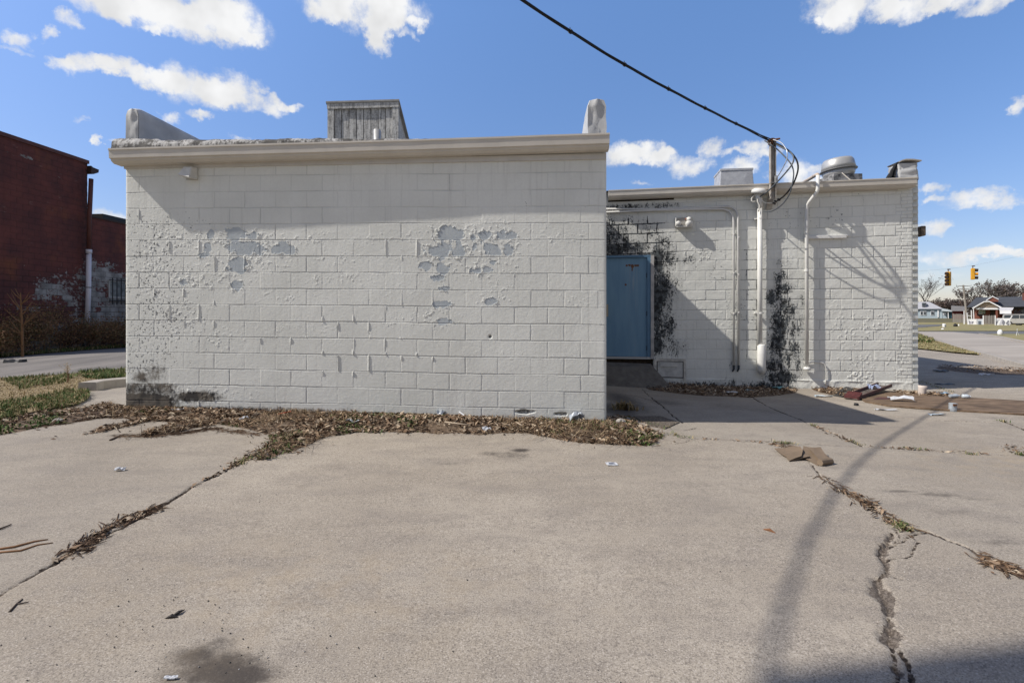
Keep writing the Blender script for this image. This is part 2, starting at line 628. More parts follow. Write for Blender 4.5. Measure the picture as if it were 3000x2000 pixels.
# ================================================================== BLOCK BUILDING
COURSE = 0.2032
bb = empty('block_building', M0 + Vector((0, 0, .1)),
           'pale grey painted concrete block building with peeling paint and a lower wing on its right', 'building')


def joints(a, z, zj, pitch, off_even, off_odd, extra=None):
    """distance to the nearest mortar line, block hash ids"""
    k = np.floor((z - zj) / COURSE)
    fz = (z - zj) / COURSE - k
    dz = np.minimum(fz, 1 - fz) * COURSE
    odd = (np.mod(k, 2) == 1)
    off = np.where(odd, off_odd, off_even)
    kb = np.floor((a - off) / pitch)
    fa = (a - off) / pitch - kb
    da = np.minimum(fa, 1 - fa) * pitch
    if extra is not None:
        da = extra(a, da, odd)
    return dz, da, k, kb


def ell(a, z, items):
    """max over soft ellipses -> 1 at the middle, 0 on the rim, negative outside"""
    f = np.full(a.shape, -9.0)
    for (x, y, rx, ry, hit) in items:
        a0, z0 = hit(x, y)
        a1, _ = hit(x + rx, y)
        _, z1 = hit(x, y + ry)
        ra, rz = abs(a1 - a0), abs(z1 - z0)
        m = (np.abs(a - a0) < 2.5 * ra) & (np.abs(z - z0) < 2.5 * rz)
        d = 1 - np.sqrt(((a[m] - a0) / ra) ** 2 + ((z[m] - z0) / rz) ** 2)
        f[m] = np.maximum(f[m], d)
    return f


PEELS = [(690,689,24,18),(744,692,17,11),(721,728,44,22),(696,776,30,20),(828,722,17,18),(846,730,18,14),(806,731,12,10),(695,836,14,12),(617,682,10,14),(608,725,9,12),(536,826,9,8),
         (598,748,14,6),(700,792,20,10),
         (1324,689,36,19),(1300,694,18,12),(1385,697,11,10),(1420,691,16,13),(1470,689,15,15),(1492,690,16,11),
         (1286,736,30,20),(1305,725,20,14),(1345,737,20,17),(1391,723,9,10),(1440,724,22,12),(1452,742,26,12),(1488,736,14,16),
         (1251,779,16,13),(1290,783,14,12),(1300,794,16,10),(1396,794,17,9),(1428,791,13,8),(1447,767,10,9),
         (1281,813,17,8),(1300,847,18,7),(1297,892,30,9),(1280,896,12,7),(1436,882,14,9),(1300,940,20,9)]
FLAKES = [(700,700,120,45,1),(720,770,140,30,.8),(690,830,60,25,.8),(1390,690,170,40,1.1),(1380,740,150,35,.9),(1400,790,160,30,.8),(1470,840,60,25,.7),(1460,880,70,25,.7),(1270,930,60,25,1),
          (1620,700,70,20,.6),(900,700,120,20,.5),(540,700,120,60,.8),(450,760,70,90,.8),(560,820,150,40,.8),(520,930,110,60,.7),(640,990,90,40,.6),(600,1150,150,30,.7),(1000,760,150,20,.4),
          (1120,700,60,20,.6),(1180,940,80,20,.5),(980,820,120,25,.5),(830,870,120,25,.5),(1680,880,60,25,.5),(1690,700,40,20,.7),(900,960,200,30,.35),(1200,850,120,20,.35),(1500,1040,200,40,.25)]


def main_wall():
    W, ZT, ZB = 6.084, 3.40, -0.12
    step = 0.0068
    nu, nz = int(W / step) + 1, int((ZT - ZB) / step) + 1
    u1 = np.linspace(0, W, nu); z1 = np.linspace(ZB, ZT, nz)
    U, Z = np.meshgrid(u1, z1, indexing='ij')
    wob = (fbm(U * 9, Z * 9, 3, 3) - .5) * .009
    wob2 = (fbm(U * 9, Z * 9, 31, 3) - .5) * .009
    zj = 0.2275 - 0.0085 * U + (vnoise(U * .9, U * 0, 5) - .5) * .012

    def extra(a, da, odd):
        # bond closes with short pieces at the right-hand corner
        d2 = np.where(odd, np.abs(a - 5.781), np.abs(a - 5.879))
        return np.where(a > 5.62, d2, da)
    dz, da, k, kb = joints(U + wob, Z + wob2, zj, .3995, .388, .19, extra)
    r1 = _hash(k, kb, 9)
    r2 = _hash(k, kb, 19)
    r3 = _hash(k, kb, 29)
    vis = .30 + .85 * sstep(.25, .7, fbm(U * 1.7, Z * 1.7, 51, 3))
    shade = sstep(2.55, 2.75, Z)
    gz = np.exp(-(dz / .0052) ** 2) * .0050 * vis
    ga = np.exp(-(da / .0052) ** 2) * .0045 * (vis * (.35 + .9 * r3))
    h = (r1 - .5) * .0022 + (r2 - .5) * .006 * ((U - .388) / .3995 - kb - .5) * .35
    h = h - np.maximum(gz, ga)
    # mortar lips and rolled paint texture
    h = h + np.exp(-((dz - .011) / .004) ** 2) * .0012
    h = h + (fbm(U * 42, Z * 42, 61, 3) - .5) * .0016 + (fbm(U * 5, Z * 5, 71, 3) - .5) * .0022
    # peeling
    warp = (fbm(U * 10, Z * 10, 81, 5, .6) - .5)
    warp2 = (fbm(U * 40, Z * 40, 83, 3) - .5)
    pe = ell(U, Z, [(x, y, rx, ry, mp) for (x, y, rx, ry) in PEELS])
    pe = (pe + .12) * 1.0 + warp * 1.75 + warp2 * .8
    # the coat holds along the mortar lines
    pe = pe - np.exp(-(dz / .012) ** 2) * .35
    fl = np.zeros_like(U)
    for (x, y, rx, ry, w) in FLAKES:
        a0, b0 = mp(x, y); a1, _ = mp(x + rx, y); _, b1 = mp(x, y + ry)
        fl = np.maximum(fl, w * np.exp(-(((U - a0) / (a1 - a0)) ** 2 + ((Z - b0) / (b1 - b0)) ** 2)))
    base_fl = .10 * sstep(.45, .7, fbm(U * .8, Z * .8, 91, 3))
    fl = np.clip(fl + base_fl, 0, 1.2) * (1 - shade)
    n_f = fbm(U * 30 + warp * 2, Z * 38, 101, 3, .62)
    curl = sstep(.72 - .14 * fl, .78 - .14 * fl, n_f) * np.clip(fl * 1.6, 0, 1) * (pe < -.05)
    h = h + curl * (.0015 + .0042 * vnoise(U * 14, Z * 14, 111))
    lip = np.exp(-((pe + .07) / .07) ** 2)
    upper = vnoise(U * 16, Z * 16, 121)
    h = h + lip * .0085 * sstep(.35, .85, upper) - np.where(pe > 0, .0015, 0)
    # vertical lifted seams on some perpends
    seam = np.exp(-((da - .004) / .007) ** 2) * sstep(.72, .85, vnoise(kb * 3.1, Z * 5, 131)) * (1 - shade) * (U < 4)
    h = h + seam * .011
    # chips
    cd = np.exp(-((U - .35) / .75) ** 2) * sstep(.35, .7, Z) * (1 - sstep(2.45, 2.75, Z)) * .215
    cd = cd + .05 * sstep(.5, .75, fbm(U * 1.1, Z * 1.1, 141, 3)) * (1 - shade)
    chip = fbm(U * 48, Z * 48, 151, 3, .6) * .8 + cd * .75 + fl * .04 + .10 * (fbm(U * 2.2, Z * 2.2, 153, 3) - .5) - .21
    chip = np.where(cd < .012, 0, chip)
    h = h - .002 * sstep(.45, .6, chip)
    # damp and dirt at the foot of the left corner
    grime = np.exp(-(np.maximum(U - .25, 0) / .55) ** 2) * (1 - sstep(.22, .44, Z - .0 * U)) * .95
    grime = np.maximum(grime, .50 * np.exp(-((U - .40) / .26) ** 2 - ((Z - .58) / .20) ** 2))
    grime = np.maximum(grime, .62 * np.exp(-((U - .22) / .16) ** 2 - ((Z - .52) / .12) ** 2))
    grime = np.maximum(grime, .34 * np.exp(-((U - .55) / .30) ** 2 - ((Z - .80) / .25) ** 2))
    grime = np.maximum(grime, .55 * (1 - sstep(.42, .50, Z)) * np.exp(-(np.maximum(U - .55, 0) / .25) ** 2))
    grime = np.maximum(grime, .75 * np.exp(-((U - .95) / .45) ** 2 - ((Z - .28) / .10) ** 2))
    grime = np.maximum(grime, .55 * (1 - sstep(.02, .16, Z - (.11 - .014 * U))) * (U < 2.6))
    grime = np.maximum(grime, .22 * (1 - sstep(.03, .10, Z - (.10 - .014 * U))))
    grime = np.maximum(grime, .25 * sstep(3.1, 3.35, Z) * fbm(U * 3, Z * 3, 161, 3))
    # one drilled hole
    hu, hz = mp(1436, 986)
    hole = np.exp(-(((U - hu) ** 2 + (Z - hz) ** 2) / .016 ** 2))
    h = h - hole * .03
    chip = np.maximum(chip, hole * 2)
    # broken faces low on the right
    for (x, y, rx, ry) in [(1535, 1206, 32, 6), (1640, 1212, 22, 5)]:
        a0, b0 = mp(x, y); a1, _ = mp(x + rx, y); _, b1 = mp(x, y + ry)
        q = 1 - np.sqrt(((U - a0) / (a1 - a0)) ** 2 + ((Z - b0) / (b1 - b0)) ** 2) + warp * 1.4
        h = h - .02 * sstep(-.05, .15, q)
        grime = np.maximum(grime, .5 * sstep(0, .2, q))
    # bow of the wall, rounded arrises
    h = h - .012 * (np.exp(-U / .012) + np.exp(-(W - U) / .012))
    co = np.stack([M0.x + MU.x * U + MN.x * h, M0.y + MU.y * U + MN.y * h, Z], -1).reshape(-1, 3)
    return np_mesh('wall', co, grid_faces(nu, nz)[:, ::-1], M_WALL, bb, ORIG[bb],
                   attrs=dict(peel=pe, chip=chip, grime=grime, mold=np.zeros_like(U), joint=np.maximum(gz, ga) / .0052))


main_wall()

# sides, back and roof of the taller part
D_MAIN = 4.87
b = MB()
b.hexa([MW(0.004, -.014, -.3), MW(.21, -.014, -.3), MW(.21, -D_MAIN - 3, -.3), MW(0.004, -D_MAIN - 3, -.3),
        MW(0.004, -.014, 3.40), MW(.21, -.014, 3.40), MW(.21, -D_MAIN - 3, 3.40), MW(0.004, -D_MAIN - 3, 3.40)])
b.build('side_wall', M_WALL, bb)
b = MB()
b.hexa([MW(5.874, -.014, -.3), MW(6.08, -.014, -.3), MW(6.08, -D_MAIN, -.3), MW(5.874, -D_MAIN, -.3),
        MW(5.874, -.014, 3.40), MW(6.08, -.014, 3.40), MW(6.08, -D_MAIN, 3.40), MW(5.874, -D_MAIN, 3.40)])
b.build('side_wall', M_WALL, bb)
b = MB()
b.fbox(MW, .22, 5.86, -7.8, -.03, 3.25, 3.38)
roof = b.build('roof', mat('roof_felt', (.16, .16, .165), .9, .3, 5, .2, 30), bb)

# rolled roofing edge above the gutter, wrinkled and patched
def roof_edge():
    t = NT('aged_roll_roofing', .75, .3)
    n1 = t.noise(3.2, 6, .65, stretch=(1, 1, 2.2), dist=.6)
    n2 = t.noise(14, 5, .7, stretch=(2.5, 2.5, .6))
    f = t.ramp(t.math('ADD', n1, t.math('MULTIPLY', n2, .7)), .80, .98)
    c = t.mix(f, (.075, .07, .065), (.44, .43, .415))
    m = t.color(c)
    n = 260; k = 14
    us = np.linspace(-.075, 6.02, n)
    co = []
    for i, u in enumerate(us):
        top = 3.525 - .019 * u + (vnoise(np.array(u * 2.2), np.array(0.0), 3) - .5) * .02
        if u < .5: top += .012
        for j in range(k):
            a = j / (k - 1)
            ang = a * math.pi * .75
            o = .11 * math.cos(ang * .9) + .03
            z = 3.36 + (top - 3.36) * math.sin(min(ang, math.pi / 2)) if ang < math.pi / 2 else top - .0 * (ang - math.pi / 2)
            if ang > math.pi / 2: o = .03 - (ang - math.pi / 2) * .35
            w = (float(fbm(np.array(u * 7.0), np.array(j * .55), 5, 3)) - .5) * .024 + (float(vnoise(np.array(u * 22.0), np.array(j * .4), 9)) - .5) * .014
            co.append(MW(u, o + w * .8, z + w * .45))
    co = np.array([tuple(p) for p in co])
    return np_mesh('roof_edge', co, grid_faces(n, k), m, roof, ORIG[roof])


roof_edge()


def gutter(F, a0, a1, lip, ztop, name, parent, m, n=60, wav=.004, seed=1, flip=False):
    prof = [(.04, 0), (.04, -.168), (.60, -.168), (.80, -.142), (.815, -.124), (.93, -.116), (.955, -.028), (1.0, -.020), (1.0, 0), (.955, 0), (.94, -.035), (.08, -.035)]
    rows = []
    for i in range(n + 1):
        t = i / n
        a = a0 + (a1 - a0) * t
        l = lip(a)
        zt = ztop(a)
        dw = (float(fbm(np.array(a * 2.6), np.array(seed * 3.3), seed, 3)) - .5) * wav * 2
        rows.append([F(a, (.012 if o < .1 else o * l + dw), zt + z + dw * .5) for (o, z) in prof])
    b = MB()
    k = len(prof)
    vs = [p for r in rows for p in r]
    fs = []
    for i in range(n):
        for j in range(k):
            q = (j + 1) % k
            fs.append((i * k + j, i * k + q, (i + 1) * k + q, (i + 1) * k + j))
    fs.append(tuple(range(k))); fs.append(tuple(range(n * k, n * k + k))[::-1])
    b.add(vs, fs)
    return b.build(name, m, parent)


_lu = [0, 1.2, 2.2, 2.95, 4.4, 5.3, 6.1]; _lv = [.222, .216, .206, .197, .184, .189, .194]
gutter(MW, -.035, 6.10, lambda a: float(np.interp(a, _lu, _lv)), lambda a: 3.368 + .0088 * a, 'gutter', bb, M_TRIM, n=90, seed=2)
# narrow board between gutter and blockwork
b = MB()
b.fbox(MW, .0, 6.08, -.01, .022, 3.17, 3.235)
b.build('fascia', M_TRIM2, bb)

# parapets, bent sheet metal and wrapped membrane
M_PAR = mat('parapet_membrane', (.60, .595, .58), .6, .22, 2.2, .15, 9, col2=(.42, .425, .43))


def parapet(u0, u1, ztop, d0, d1, seed, lean=.03, flare=True):
    """a wall standing on the roof edge, seen end-on, with a soft wrapped nose"""
    b = MB()
    nz, nd = 16, 30
    cs = []
    prof = []
    w = u1 - u0
    pts = 26
    for i in range(pts + 1):                       # outline up, over, down
        t = i / pts
        if t < .4: uu, zz = u0 + lean * (t / .4) * (1 if seed == 1 else .2), 3.36 + (ztop - .06 - 3.36) * (t / .4)
        elif t < .6:
            q = (t - .4) / .2
            uu = u0 + lean * (1 if seed == 1 else .2) + (w - lean * 1.2) * q
            zz = ztop - .06 + .06 * math.sin(q * math.pi) ** (.6 if seed == 1 else .32)
        else:
            q = (t - .6) / .4
            uu = u1 - lean * (.2 if seed == 1 else 1) * (1 - q); zz = ztop - .06 - (ztop - .06 - 3.36) * q
        prof.append((uu, zz))
    rows = []
    for j in range(nd + 1):
        d = d0 + (d1 - d0) * (j / nd) ** 2.2
        nose = max(0, 1 - (d - d0) / .10)
        row = []
        for i, (uu, zz) in enumerate(prof):
            wr = (float(fbm(np.array(uu * 9 + d * 3.0), np.array(zz * 7.0), seed * 5, 3)) - .5) * .035 * (1 if d < .6 + d0 else .4)
            cu = (u0 + u1) / 2
            uq = cu + (uu - cu) * (1 - (.10 if seed == 1 else .03) * nose ** 2)
            fl = 0.035 * max(0, 1 - (zz - 3.36) / .22) ** 2 * (-1 if uu < cu else 1) if flare else 0
            row.append(MW(uq + wr * .5 + fl, -d + wr * .6, zz + wr * .25 - .03 * nose ** 2 * (1 if zz > ztop - .1 else 0)))
        rows.append(row)
    k = len(prof)
    vs = [p for r in rows for p in r]
    fs = [(i * k + j, i * k + j + 1, (i + 1) * k + j + 1, (i + 1) * k + j) for i in range(nd) for j in range(k - 1)]
    # creased front sheet
    front0 = len(vs)
    m = 9
    for i in range(k // 2 + 1):
        L_, R_ = rows[0][i], rows[0][k - 1 - i]
        for q in range(m):
            t = q / (m - 1)
            p = L_.lerp(R_, t)
            wr = (float(fbm(np.array(t * 2.2 + seed), np.array(p.z * 6.0), seed * 11, 4)) - .5) * (.055 if seed == 1 else .10) * math.sin(t * math.pi) ** .6
            vs.append(p + MN * (wr + .006))
    for i in range(k // 2):
        for q in range(m - 1):
            a = front0 + i * m + q
            fs.append((a, a + 1, a + m + 1, a + m))
    b.add(vs, fs)
    o = b.build('parapet', M_PAR, bb, smooth=True)
    return o


parapet(.0, .195, 3.97, -.005, 7.0, 1, lean=.012)
p2 = parapet(5.862, 6.085, 3.925, .0, D_MAIN - .02, 2, lean=.0, flare=False)
# a brick-sized stub beside the left one
b = MB(); b.fbox(MW, -.03, .0, -.25, -.08, 3.52, 3.66); b.build('parapet_stub', mat('stub_grey', (.3, .29, .28), .9, .2), bb)

# ------------------------------------------------------------------ lower wing
S_L, D_L0, D_L1, D_ZT, D_ZB = 6.52, 4.955, 6.10, 2.585, .40


def mold_field(S, Z):
    f = np.zeros_like(S)
    for (x, y, rx, ry, w) in [(1800,690,60,70,.62),(1840,725,70,30,.75),(1800,730,40,26,.9),(1900,690,50,60,.42),(1940,715,40,40,.5),(1950,760,48,45,.62),(1930,760,22,60,.85),
                              (1940,850,34,90,.78),(1925,900,22,120,.9),(1945,960,34,80,.72),(1925,1010,30,40,.85),(1970,830,34,40,.45),(1985,900,40,120,.26),(1975,1020,40,40,.5),(2010,760,34,18,.45),
                              (2290,815,30,30,.6),(2298,845,30,22,.8),(2270,870,34,40,.62),(2300,900,40,40,.72),(2285,950,40,60,.74),(2320,960,40,60,.50),(2275,1010,36,60,.75),(2310,1040,40,70,.62),
                              (2270,1070,40,40,.72),(2290,1105,55,26,.88),(2330,1070,40,60,.48),(2335,1000,40,80,.36),(2250,1130,90,20,.75),(2340,880,30,40,.34),(2300,1140,60,14,.8),
                              (2050,1128,120,14,.62),(2160,1120,80,16,.45),(2290,770,30,20,.42),(2250,700,60,30,.22),(2090,1075,60,40,.2),(2150,1068,20,20,.35)]:
        s0, z0 = wp(x, y); s1, _ = wp(x + rx, y); _, z1 = wp(x, y + ry)
        f = np.maximum(f, (w + .04) * np.exp(-((S - s0) / (1.2 * (s1 - s0))) ** 2 - ((Z - z0) / (z1 - z0)) ** 2))
    return f


def wing_wall():
    step = .0088
    ZB, ZT = -.45, 3.93
    ns, nz = int(S_L / step) + 1, int((ZT - ZB) / step) + 1
    s1 = np.linspace(0.085, S_L, ns); z1 = np.linspace(ZB, ZT, nz)
    S, Z = np.meshgrid(s1, z1, indexing='ij')
    wob = (fbm(S * 7, Z * 7, 203, 3) - .5) * .014
    wob2 = (fbm(S * 7, Z * 7, 231, 3) - .5) * .014
    zj = .02 - .008 * S + (vnoise(S * .8, S * 0, 205) - .5) * .014
    dz, da, k, kb = joints(S + wob, Z + wob2, zj, .392, .775 - 2 * .392, .58 - .392)
    r1, r2, r3 = _hash(k, kb, 209), _hash(k, kb, 219), _hash(k, kb, 229)
    # brick pier on the right: three brick courses to one block course, toothed into the blocks
    tooth = np.where(np.mod(np.floor((Z - zj) / (COURSE)), 2) == 0, .385, .305)
    bz = (Z + wob2 * .5 - zj) / (COURSE / 3)
    kz = np.floor(bz); fz = bz - kz
    bdz = np.minimum(fz, 1 - fz) * COURSE / 3
    boff = np.where(np.mod(kz, 2) == 0, .085, .185)
    bk = np.floor((S + wob * .5 - boff) / .2); fb = (S + wob * .5 - boff) / .2 - bk
    bda = np.minimum(fb, 1 - fb) * .2
    pier = S < tooth
    dz2 = np.where(pier, bdz, dz); da2 = np.where(pier, bda, da)
    da2 = np.minimum(da2, np.abs(S - tooth))
    r1 = np.where(pier, _hash(kz, bk, 239), r1)
    plinth = Z < .0
    vis = .4 + .8 * sstep(.25, .7, fbm(S * 1.5, Z * 1.5, 251, 3))
    wd = np.where(pier, .0045, .0062)
    gz = np.exp(-(dz2 / wd) ** 2) * .0078 * vis
    ga = np.exp(-(da2 / wd) ** 2) * .0078 * vis * np.where(pier, 1, (.5 + .7 * r3))
    h = (r1 - .5) * .0045 + (r2 - .5) * .012 * ((S - .58) / .392 - kb)* 0
    gg = np.maximum(gz, ga)
    gg = np.where(plinth, 0, gg)
    h = h - gg + (fbm(S * 38, Z * 38, 261, 3) - .5) * .0022 + (fbm(S * 9, Z * 9, 271, 4) - .5) * .0055
    h = np.where(plinth, (fbm(S * 6, Z * 6, 281, 4) - .5) * .035 + .012, h)
    lipz = np.exp(-((Z - .012) / .012) ** 2) * (fbm(S * 11, Z * 3, 283, 3)) * .035 * (S < 2.3)
    h = h + lipz
    fl = .25 * sstep(.5, .7, fbm(S * 1.2, Z * 1.2, 291, 3))
    for (x, y, rx, ry, w) in [(2520,1105,60,22,1),(2570,950,120,60,.5),(2560,1060,120,30,.5),(2060,745,90,30,.5),(2480,960,60,60,.5),(2640,1060,50,60,.5)]:
        s0, z0 = wp(x, y); s_, _ = wp(x + rx, y); _, z_ = wp(x, y + ry)
        fl = np.maximum(fl, w * np.exp(-((S - s0) / (s_ - s0)) ** 2 - ((Z - z0) / (z_ - z0)) ** 2))
    n_f = fbm(S * 22, Z * 22, 301, 3, .6)
    h = h + sstep(.68 - .14 * fl, .80 - .14 * fl, n_f) * np.clip(fl * 1.5, 0, 1) * .009
    mold = mold_field(S, Z)
    # mould sits in the joints above and beside the door, and runs under the eaves
    jd = np.exp(-(np.minimum(dz, da) / .013) ** 2)
    near = np.exp(-(np.maximum(np.abs(S - 5.5) - .45, 0) / .35) ** 2 - (np.maximum(np.abs(Z - 2.98) - .25, 0) / .15) ** 2)
    mold = np.maximum(mold, jd * near * 1.25)
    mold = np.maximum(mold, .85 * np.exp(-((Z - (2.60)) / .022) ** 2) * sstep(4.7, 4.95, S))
    n2 = np.exp(-((S - 3.0) / .35) ** 2) * sstep(.2, .5, Z) * (1 - sstep(2.6, 3.1, Z))
    mold = np.maximum(mold, jd * n2 * .62)
    mold = np.maximum(mold, .5 * (1 - sstep(-.12, .04, Z)) * sstep(2.2, 2.8, S))
    mold = np.maximum(mold, .30 * (1 - sstep(-.16, -.04, Z)))
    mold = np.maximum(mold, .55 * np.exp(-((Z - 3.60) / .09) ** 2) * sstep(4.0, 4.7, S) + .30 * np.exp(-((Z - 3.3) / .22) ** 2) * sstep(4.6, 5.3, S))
    chip = fbm(S * 26, Z * 26, 311, 3, .6) * .75 + .08 * sstep(.55, .7, fbm(S * .9, Z * .9, 321, 3)) - .12
    chip = np.where(vnoise(S * 1.3, Z * 1.3, 331) < .45, 0, chip)
    grime = .28 * (1 - sstep(-.14, .0, Z)) + .18 * sstep(3.6, 3.85, Z)
    h = h - .012 * np.exp(-(S - .085) / .012)
    co = np.stack([R0.x + WU.x * S + WN.x * h, R0.y + WU.y * S + WN.y * h, Z], -1).reshape(-1, 3)
    F = grid_faces(ns, nz)
    cs, cz = S.reshape(-1), Z.reshape(-1)
    fc_s = cs[F].mean(1); fc_z = cz[F].mean(1)
    inside = (fc_s > D_L0 + .02) & (fc_s < D_L1) & (fc_z < D_ZT) & (fc_z > D_ZB - .18)
    hatch = (fc_s > 4.30) & (fc_s < 4.90) & (fc_z > -.22) & (fc_z < .30)
    F = F[~(inside)]
    o = np_mesh('wall', co, F, M_WALL, bb, ORIG[bb], attrs=dict(peel=np.full_like(S, -1), chip=chip, grime=grime, mold=mold, joint=gg / .0085))
    o['label'] = 'lower wing wall blackened with mould beside the door'
    return o


wing_wall()

# toothed brick corner: every second course runs out to the arris
b = MB()
k = 0
z = -.10
zt = 3.94
kk = -2
while True:
    z0 = .02 + kk * COURSE / 3
    if z0 > zt - .05: break
    if kk % 2 == 0:
        j = (vnoise(np.array(kk * 3.7), np.array(.5), 7) - .5) * .012
        b = MB(); b.fbox(WW, .0 + j, .0848, -.054, -.0 + j * .3, z0 + .005, z0 + COURSE / 3 - .004)
        b.build('corner_brick', M_WALL, bb)
    kk += 1
b = MB(); b.fbox(WW, .0, .0848, -.2, .008, -.45, .0)
b.build('corner_plinth', M_WALL, bb)
b = MB()
b.fbox(WW, .082, .30, -8.2, -.012, -.45, 3.93)
b.fbox(WW, -.028, .0815, -8.2, -.055, -.45, 3.94)
b.build('side_wall', M_WALL, bb)
b = MB()
b.fbox(WW, .0, .30, -8.2, -4.1, 3.945, 4.95)
b.build('parapet', M_WALL, bb)
b = MB()
b.fbox(WW, .31, 6.4, -8.2, -.03, 3.70, 3.90)
roof_w = b.build('roof', mat('roof_felt', (.16, .16, .165)), bb)
# ragged felt edge lapping the gutter
nE, kE = 220, 8
es = np.linspace(.30, 6.35, nE)
co = []
for s in es:
    for j in range(kE):
        t = j / (kE - 1)
        w = (float(fbm(np.array(s * 8.0), np.array(t * 2.0), 41, 3)) - .5)
        zz = 3.905 + .05 * math.sin(t * math.pi) + w * .045 * (1 - .5 * t)
        co.append(WW(s, .16 - t * .5, zz + .02 * t))
np_mesh('roof_edge', np.array([tuple(p) for p in co]), grid_faces(nE, kE), mat('torn_felt', (.035, .035, .037), .9, .4, 9), roof_w, ORIG[roof_w])
gutter(WW, .14, 5.9, lambda a: .24, lambda a: 3.93 - .003 * a, 'gutter', bb, M_TRIM, n=90, seed=5)
# wall plate: cream board, rotten and open on the left
b = MB()
b.fbox(WW, .36, 4.55, -.01, .02, 3.735, 3.80)
b.build('fascia', M_TRIM2, bb)
b = MB()
b.fbox(WW, 4.551, 5.9, -.01, .010, 3.715, 3.80)
b.build('rotten_board', mat('rotten_wood', (.05, .035, .022), .95, .6, 14, .3, 40), bb)

# wrapped corner pier above the roof
def wrapped_pier():
    b = MB()
    s0, z0 = wp(2692, 531, .0); s1, z1 = wp(2628, 480, .0)
    n = 18
    vs, fs = [], []
    zt0 = 3.93
    ztop = z1
    def ring(t):
        out = []
        z = zt0 + (ztop - zt0) * t
        for i in range(28):
            a = 2 * math.pi * i / 28
            ca, sa = math.cos(a), math.sin(a)
            e = .28
            x = math.copysign(abs(ca) ** e, ca); y = math.copysign(abs(sa) ** e, sa)
            hs = (s1 - s0) / 2 * (1 - .06 * t + .05 * math.sin(t * 7)) ; hd = .19
            w = (float(fbm(np.array(a * 2.4), np.array(t * 4.0), 77, 4)) - .5) * .10
            out.append(WW((s0 + s1) / 2 + x * (hs + w * .5), -.17 + y * (hd + w * .6), z + w * .25))
        return out
    rows = [ring(i / n) for i in range(n + 1)]
    vs = [p for r in rows for p in r]
    fs = [(i * 28 + j, i * 28 + (j + 1) % 28, (i + 1) * 28 + (j + 1) % 28, (i + 1) * 28 + j) for i in range(n) for j in range(28)]
    fs.append(tuple(range(n * 28, (n + 1) * 28)))
    b.add(vs, fs)
    o = b.build('parapet', M_PAR, bb, smooth=True)
    o['label'] = 'wrapped corner pier with torn membrane above the brick corner'
    # curled flap on top and the torn black side
    b = MB()
    for i in range(7):
        t = i / 6
        a = WW(s1 - (s1 - s0) * t * 1.06 + .0, .05, ztop + .01 + .05 * math.sin(t * 3) + random.uniform(-.01, .012))
        c = WW(s1 - (s1 - s0) * t * 1.06, -.34, ztop + .03 + random.uniform(-.01, .02))
        b.v += [a, c, a + ZUP * .022, c + ZUP * .022]
    for i in range(6):
        q = i * 4
        b.f += [(q, q + 4, q + 5, q + 1), (q + 2, q + 3, q + 7, q + 6), (q, q + 2, q + 6, q + 4), (q + 1, q + 5, q + 7, q + 3)]
    b.build('torn_flap', mat('flap_membrane', (.50, .46, .40), .7, .3, 8), o)
    b = MB()
    for (x0, y0, x1, y1, w) in [(2606, 520, 2626, 478, .03), (2601, 526, 2616, 500, .035), (2618, 520, 2630, 480, .025)]:
        b.tube([P(x0, y0, 9.98), P((x0 + x1) / 2 - 2, (y0 + y1) / 2, 9.99), P(x1, y1, 10.0)], [w * 1.3, w, w * .5], 6)
    b.build('torn_edge', mat('torn_felt', (.035, .035, .037)), o)


wrapped_pier()

# ------------------------------------------------------------------ door, sill, hatch
M_DOOR = None


def door_mat():
    t = NT('blue_door_paint', .5, .35)
    c = t.mix(t.ramp(t.noise(3, 5, .6, stretch=(3, 3, .4)), .35, .65), (.135, .255, .375), (.165, .295, .41))
    streak = t.math('MULTIPLY', t.ramp(t.noise(5, 4, .6, stretch=(9, 9, .25)), .48, .66), t.attr('run'))
    c = t.mix(t.math('MULTIPLY', streak, .55), c, (.32, .37, .40))
    rust = t.math('ADD', t.attr('rust'), t.math('MULTIPLY', t.math('SUBTRACT', t.noise(40, 4, .7), .5), .9))
    c = t.mix(t.ramp(rust, .45, .6), c, (.14, .06, .025))
    return t.color(c)


def door_part():
    sA, sB = 5.09, 6.10
    n, k = 90, 190
    S, Z = np.meshgrid(np.linspace(sA, sB, n), np.linspace(D_ZB + .04, 2.53, k), indexing='ij')
    r = np.zeros_like(S); run = np.zeros_like(S)
    for (x, y, rx, ry, w) in [(1836,778,4,4,1),(1844,777,5,3.5,1),(1853,780,5,7,1.1),(1862,778,6,4,1),(1869,778,4,4,1),(1852,788,3,10,.8),(1833,834,4,4,1),(1905,770,3,6,.5),(1895,1030,6,8,.4)]:
        s0, z0 = wp(x, y, -.05); s1, _ = wp(x + rx, y, -.05); _, z1 = wp(x, y + ry, -.05)
        r = np.maximum(r, w * np.exp(-((S - s0) / (s1 - s0)) ** 2 - ((Z - z0) / (z1 - z0)) ** 2))
    s0, z0 = wp(1852, 850, -.05)
    run = np.exp(-((S - s0) / .13) ** 2) * (1 - sstep(2.3, 2.42, Z)) * (.35 + .65 * sstep(1.0, 2.0, Z))
    o = -.05 + 0 * S
    co = np.stack([R0.x + WU.x * S + WN.x * o, R0.y + WU.y * S + WN.y * o, Z], -1).reshape(-1, 3)
    return co, grid_faces(n, k), r, run


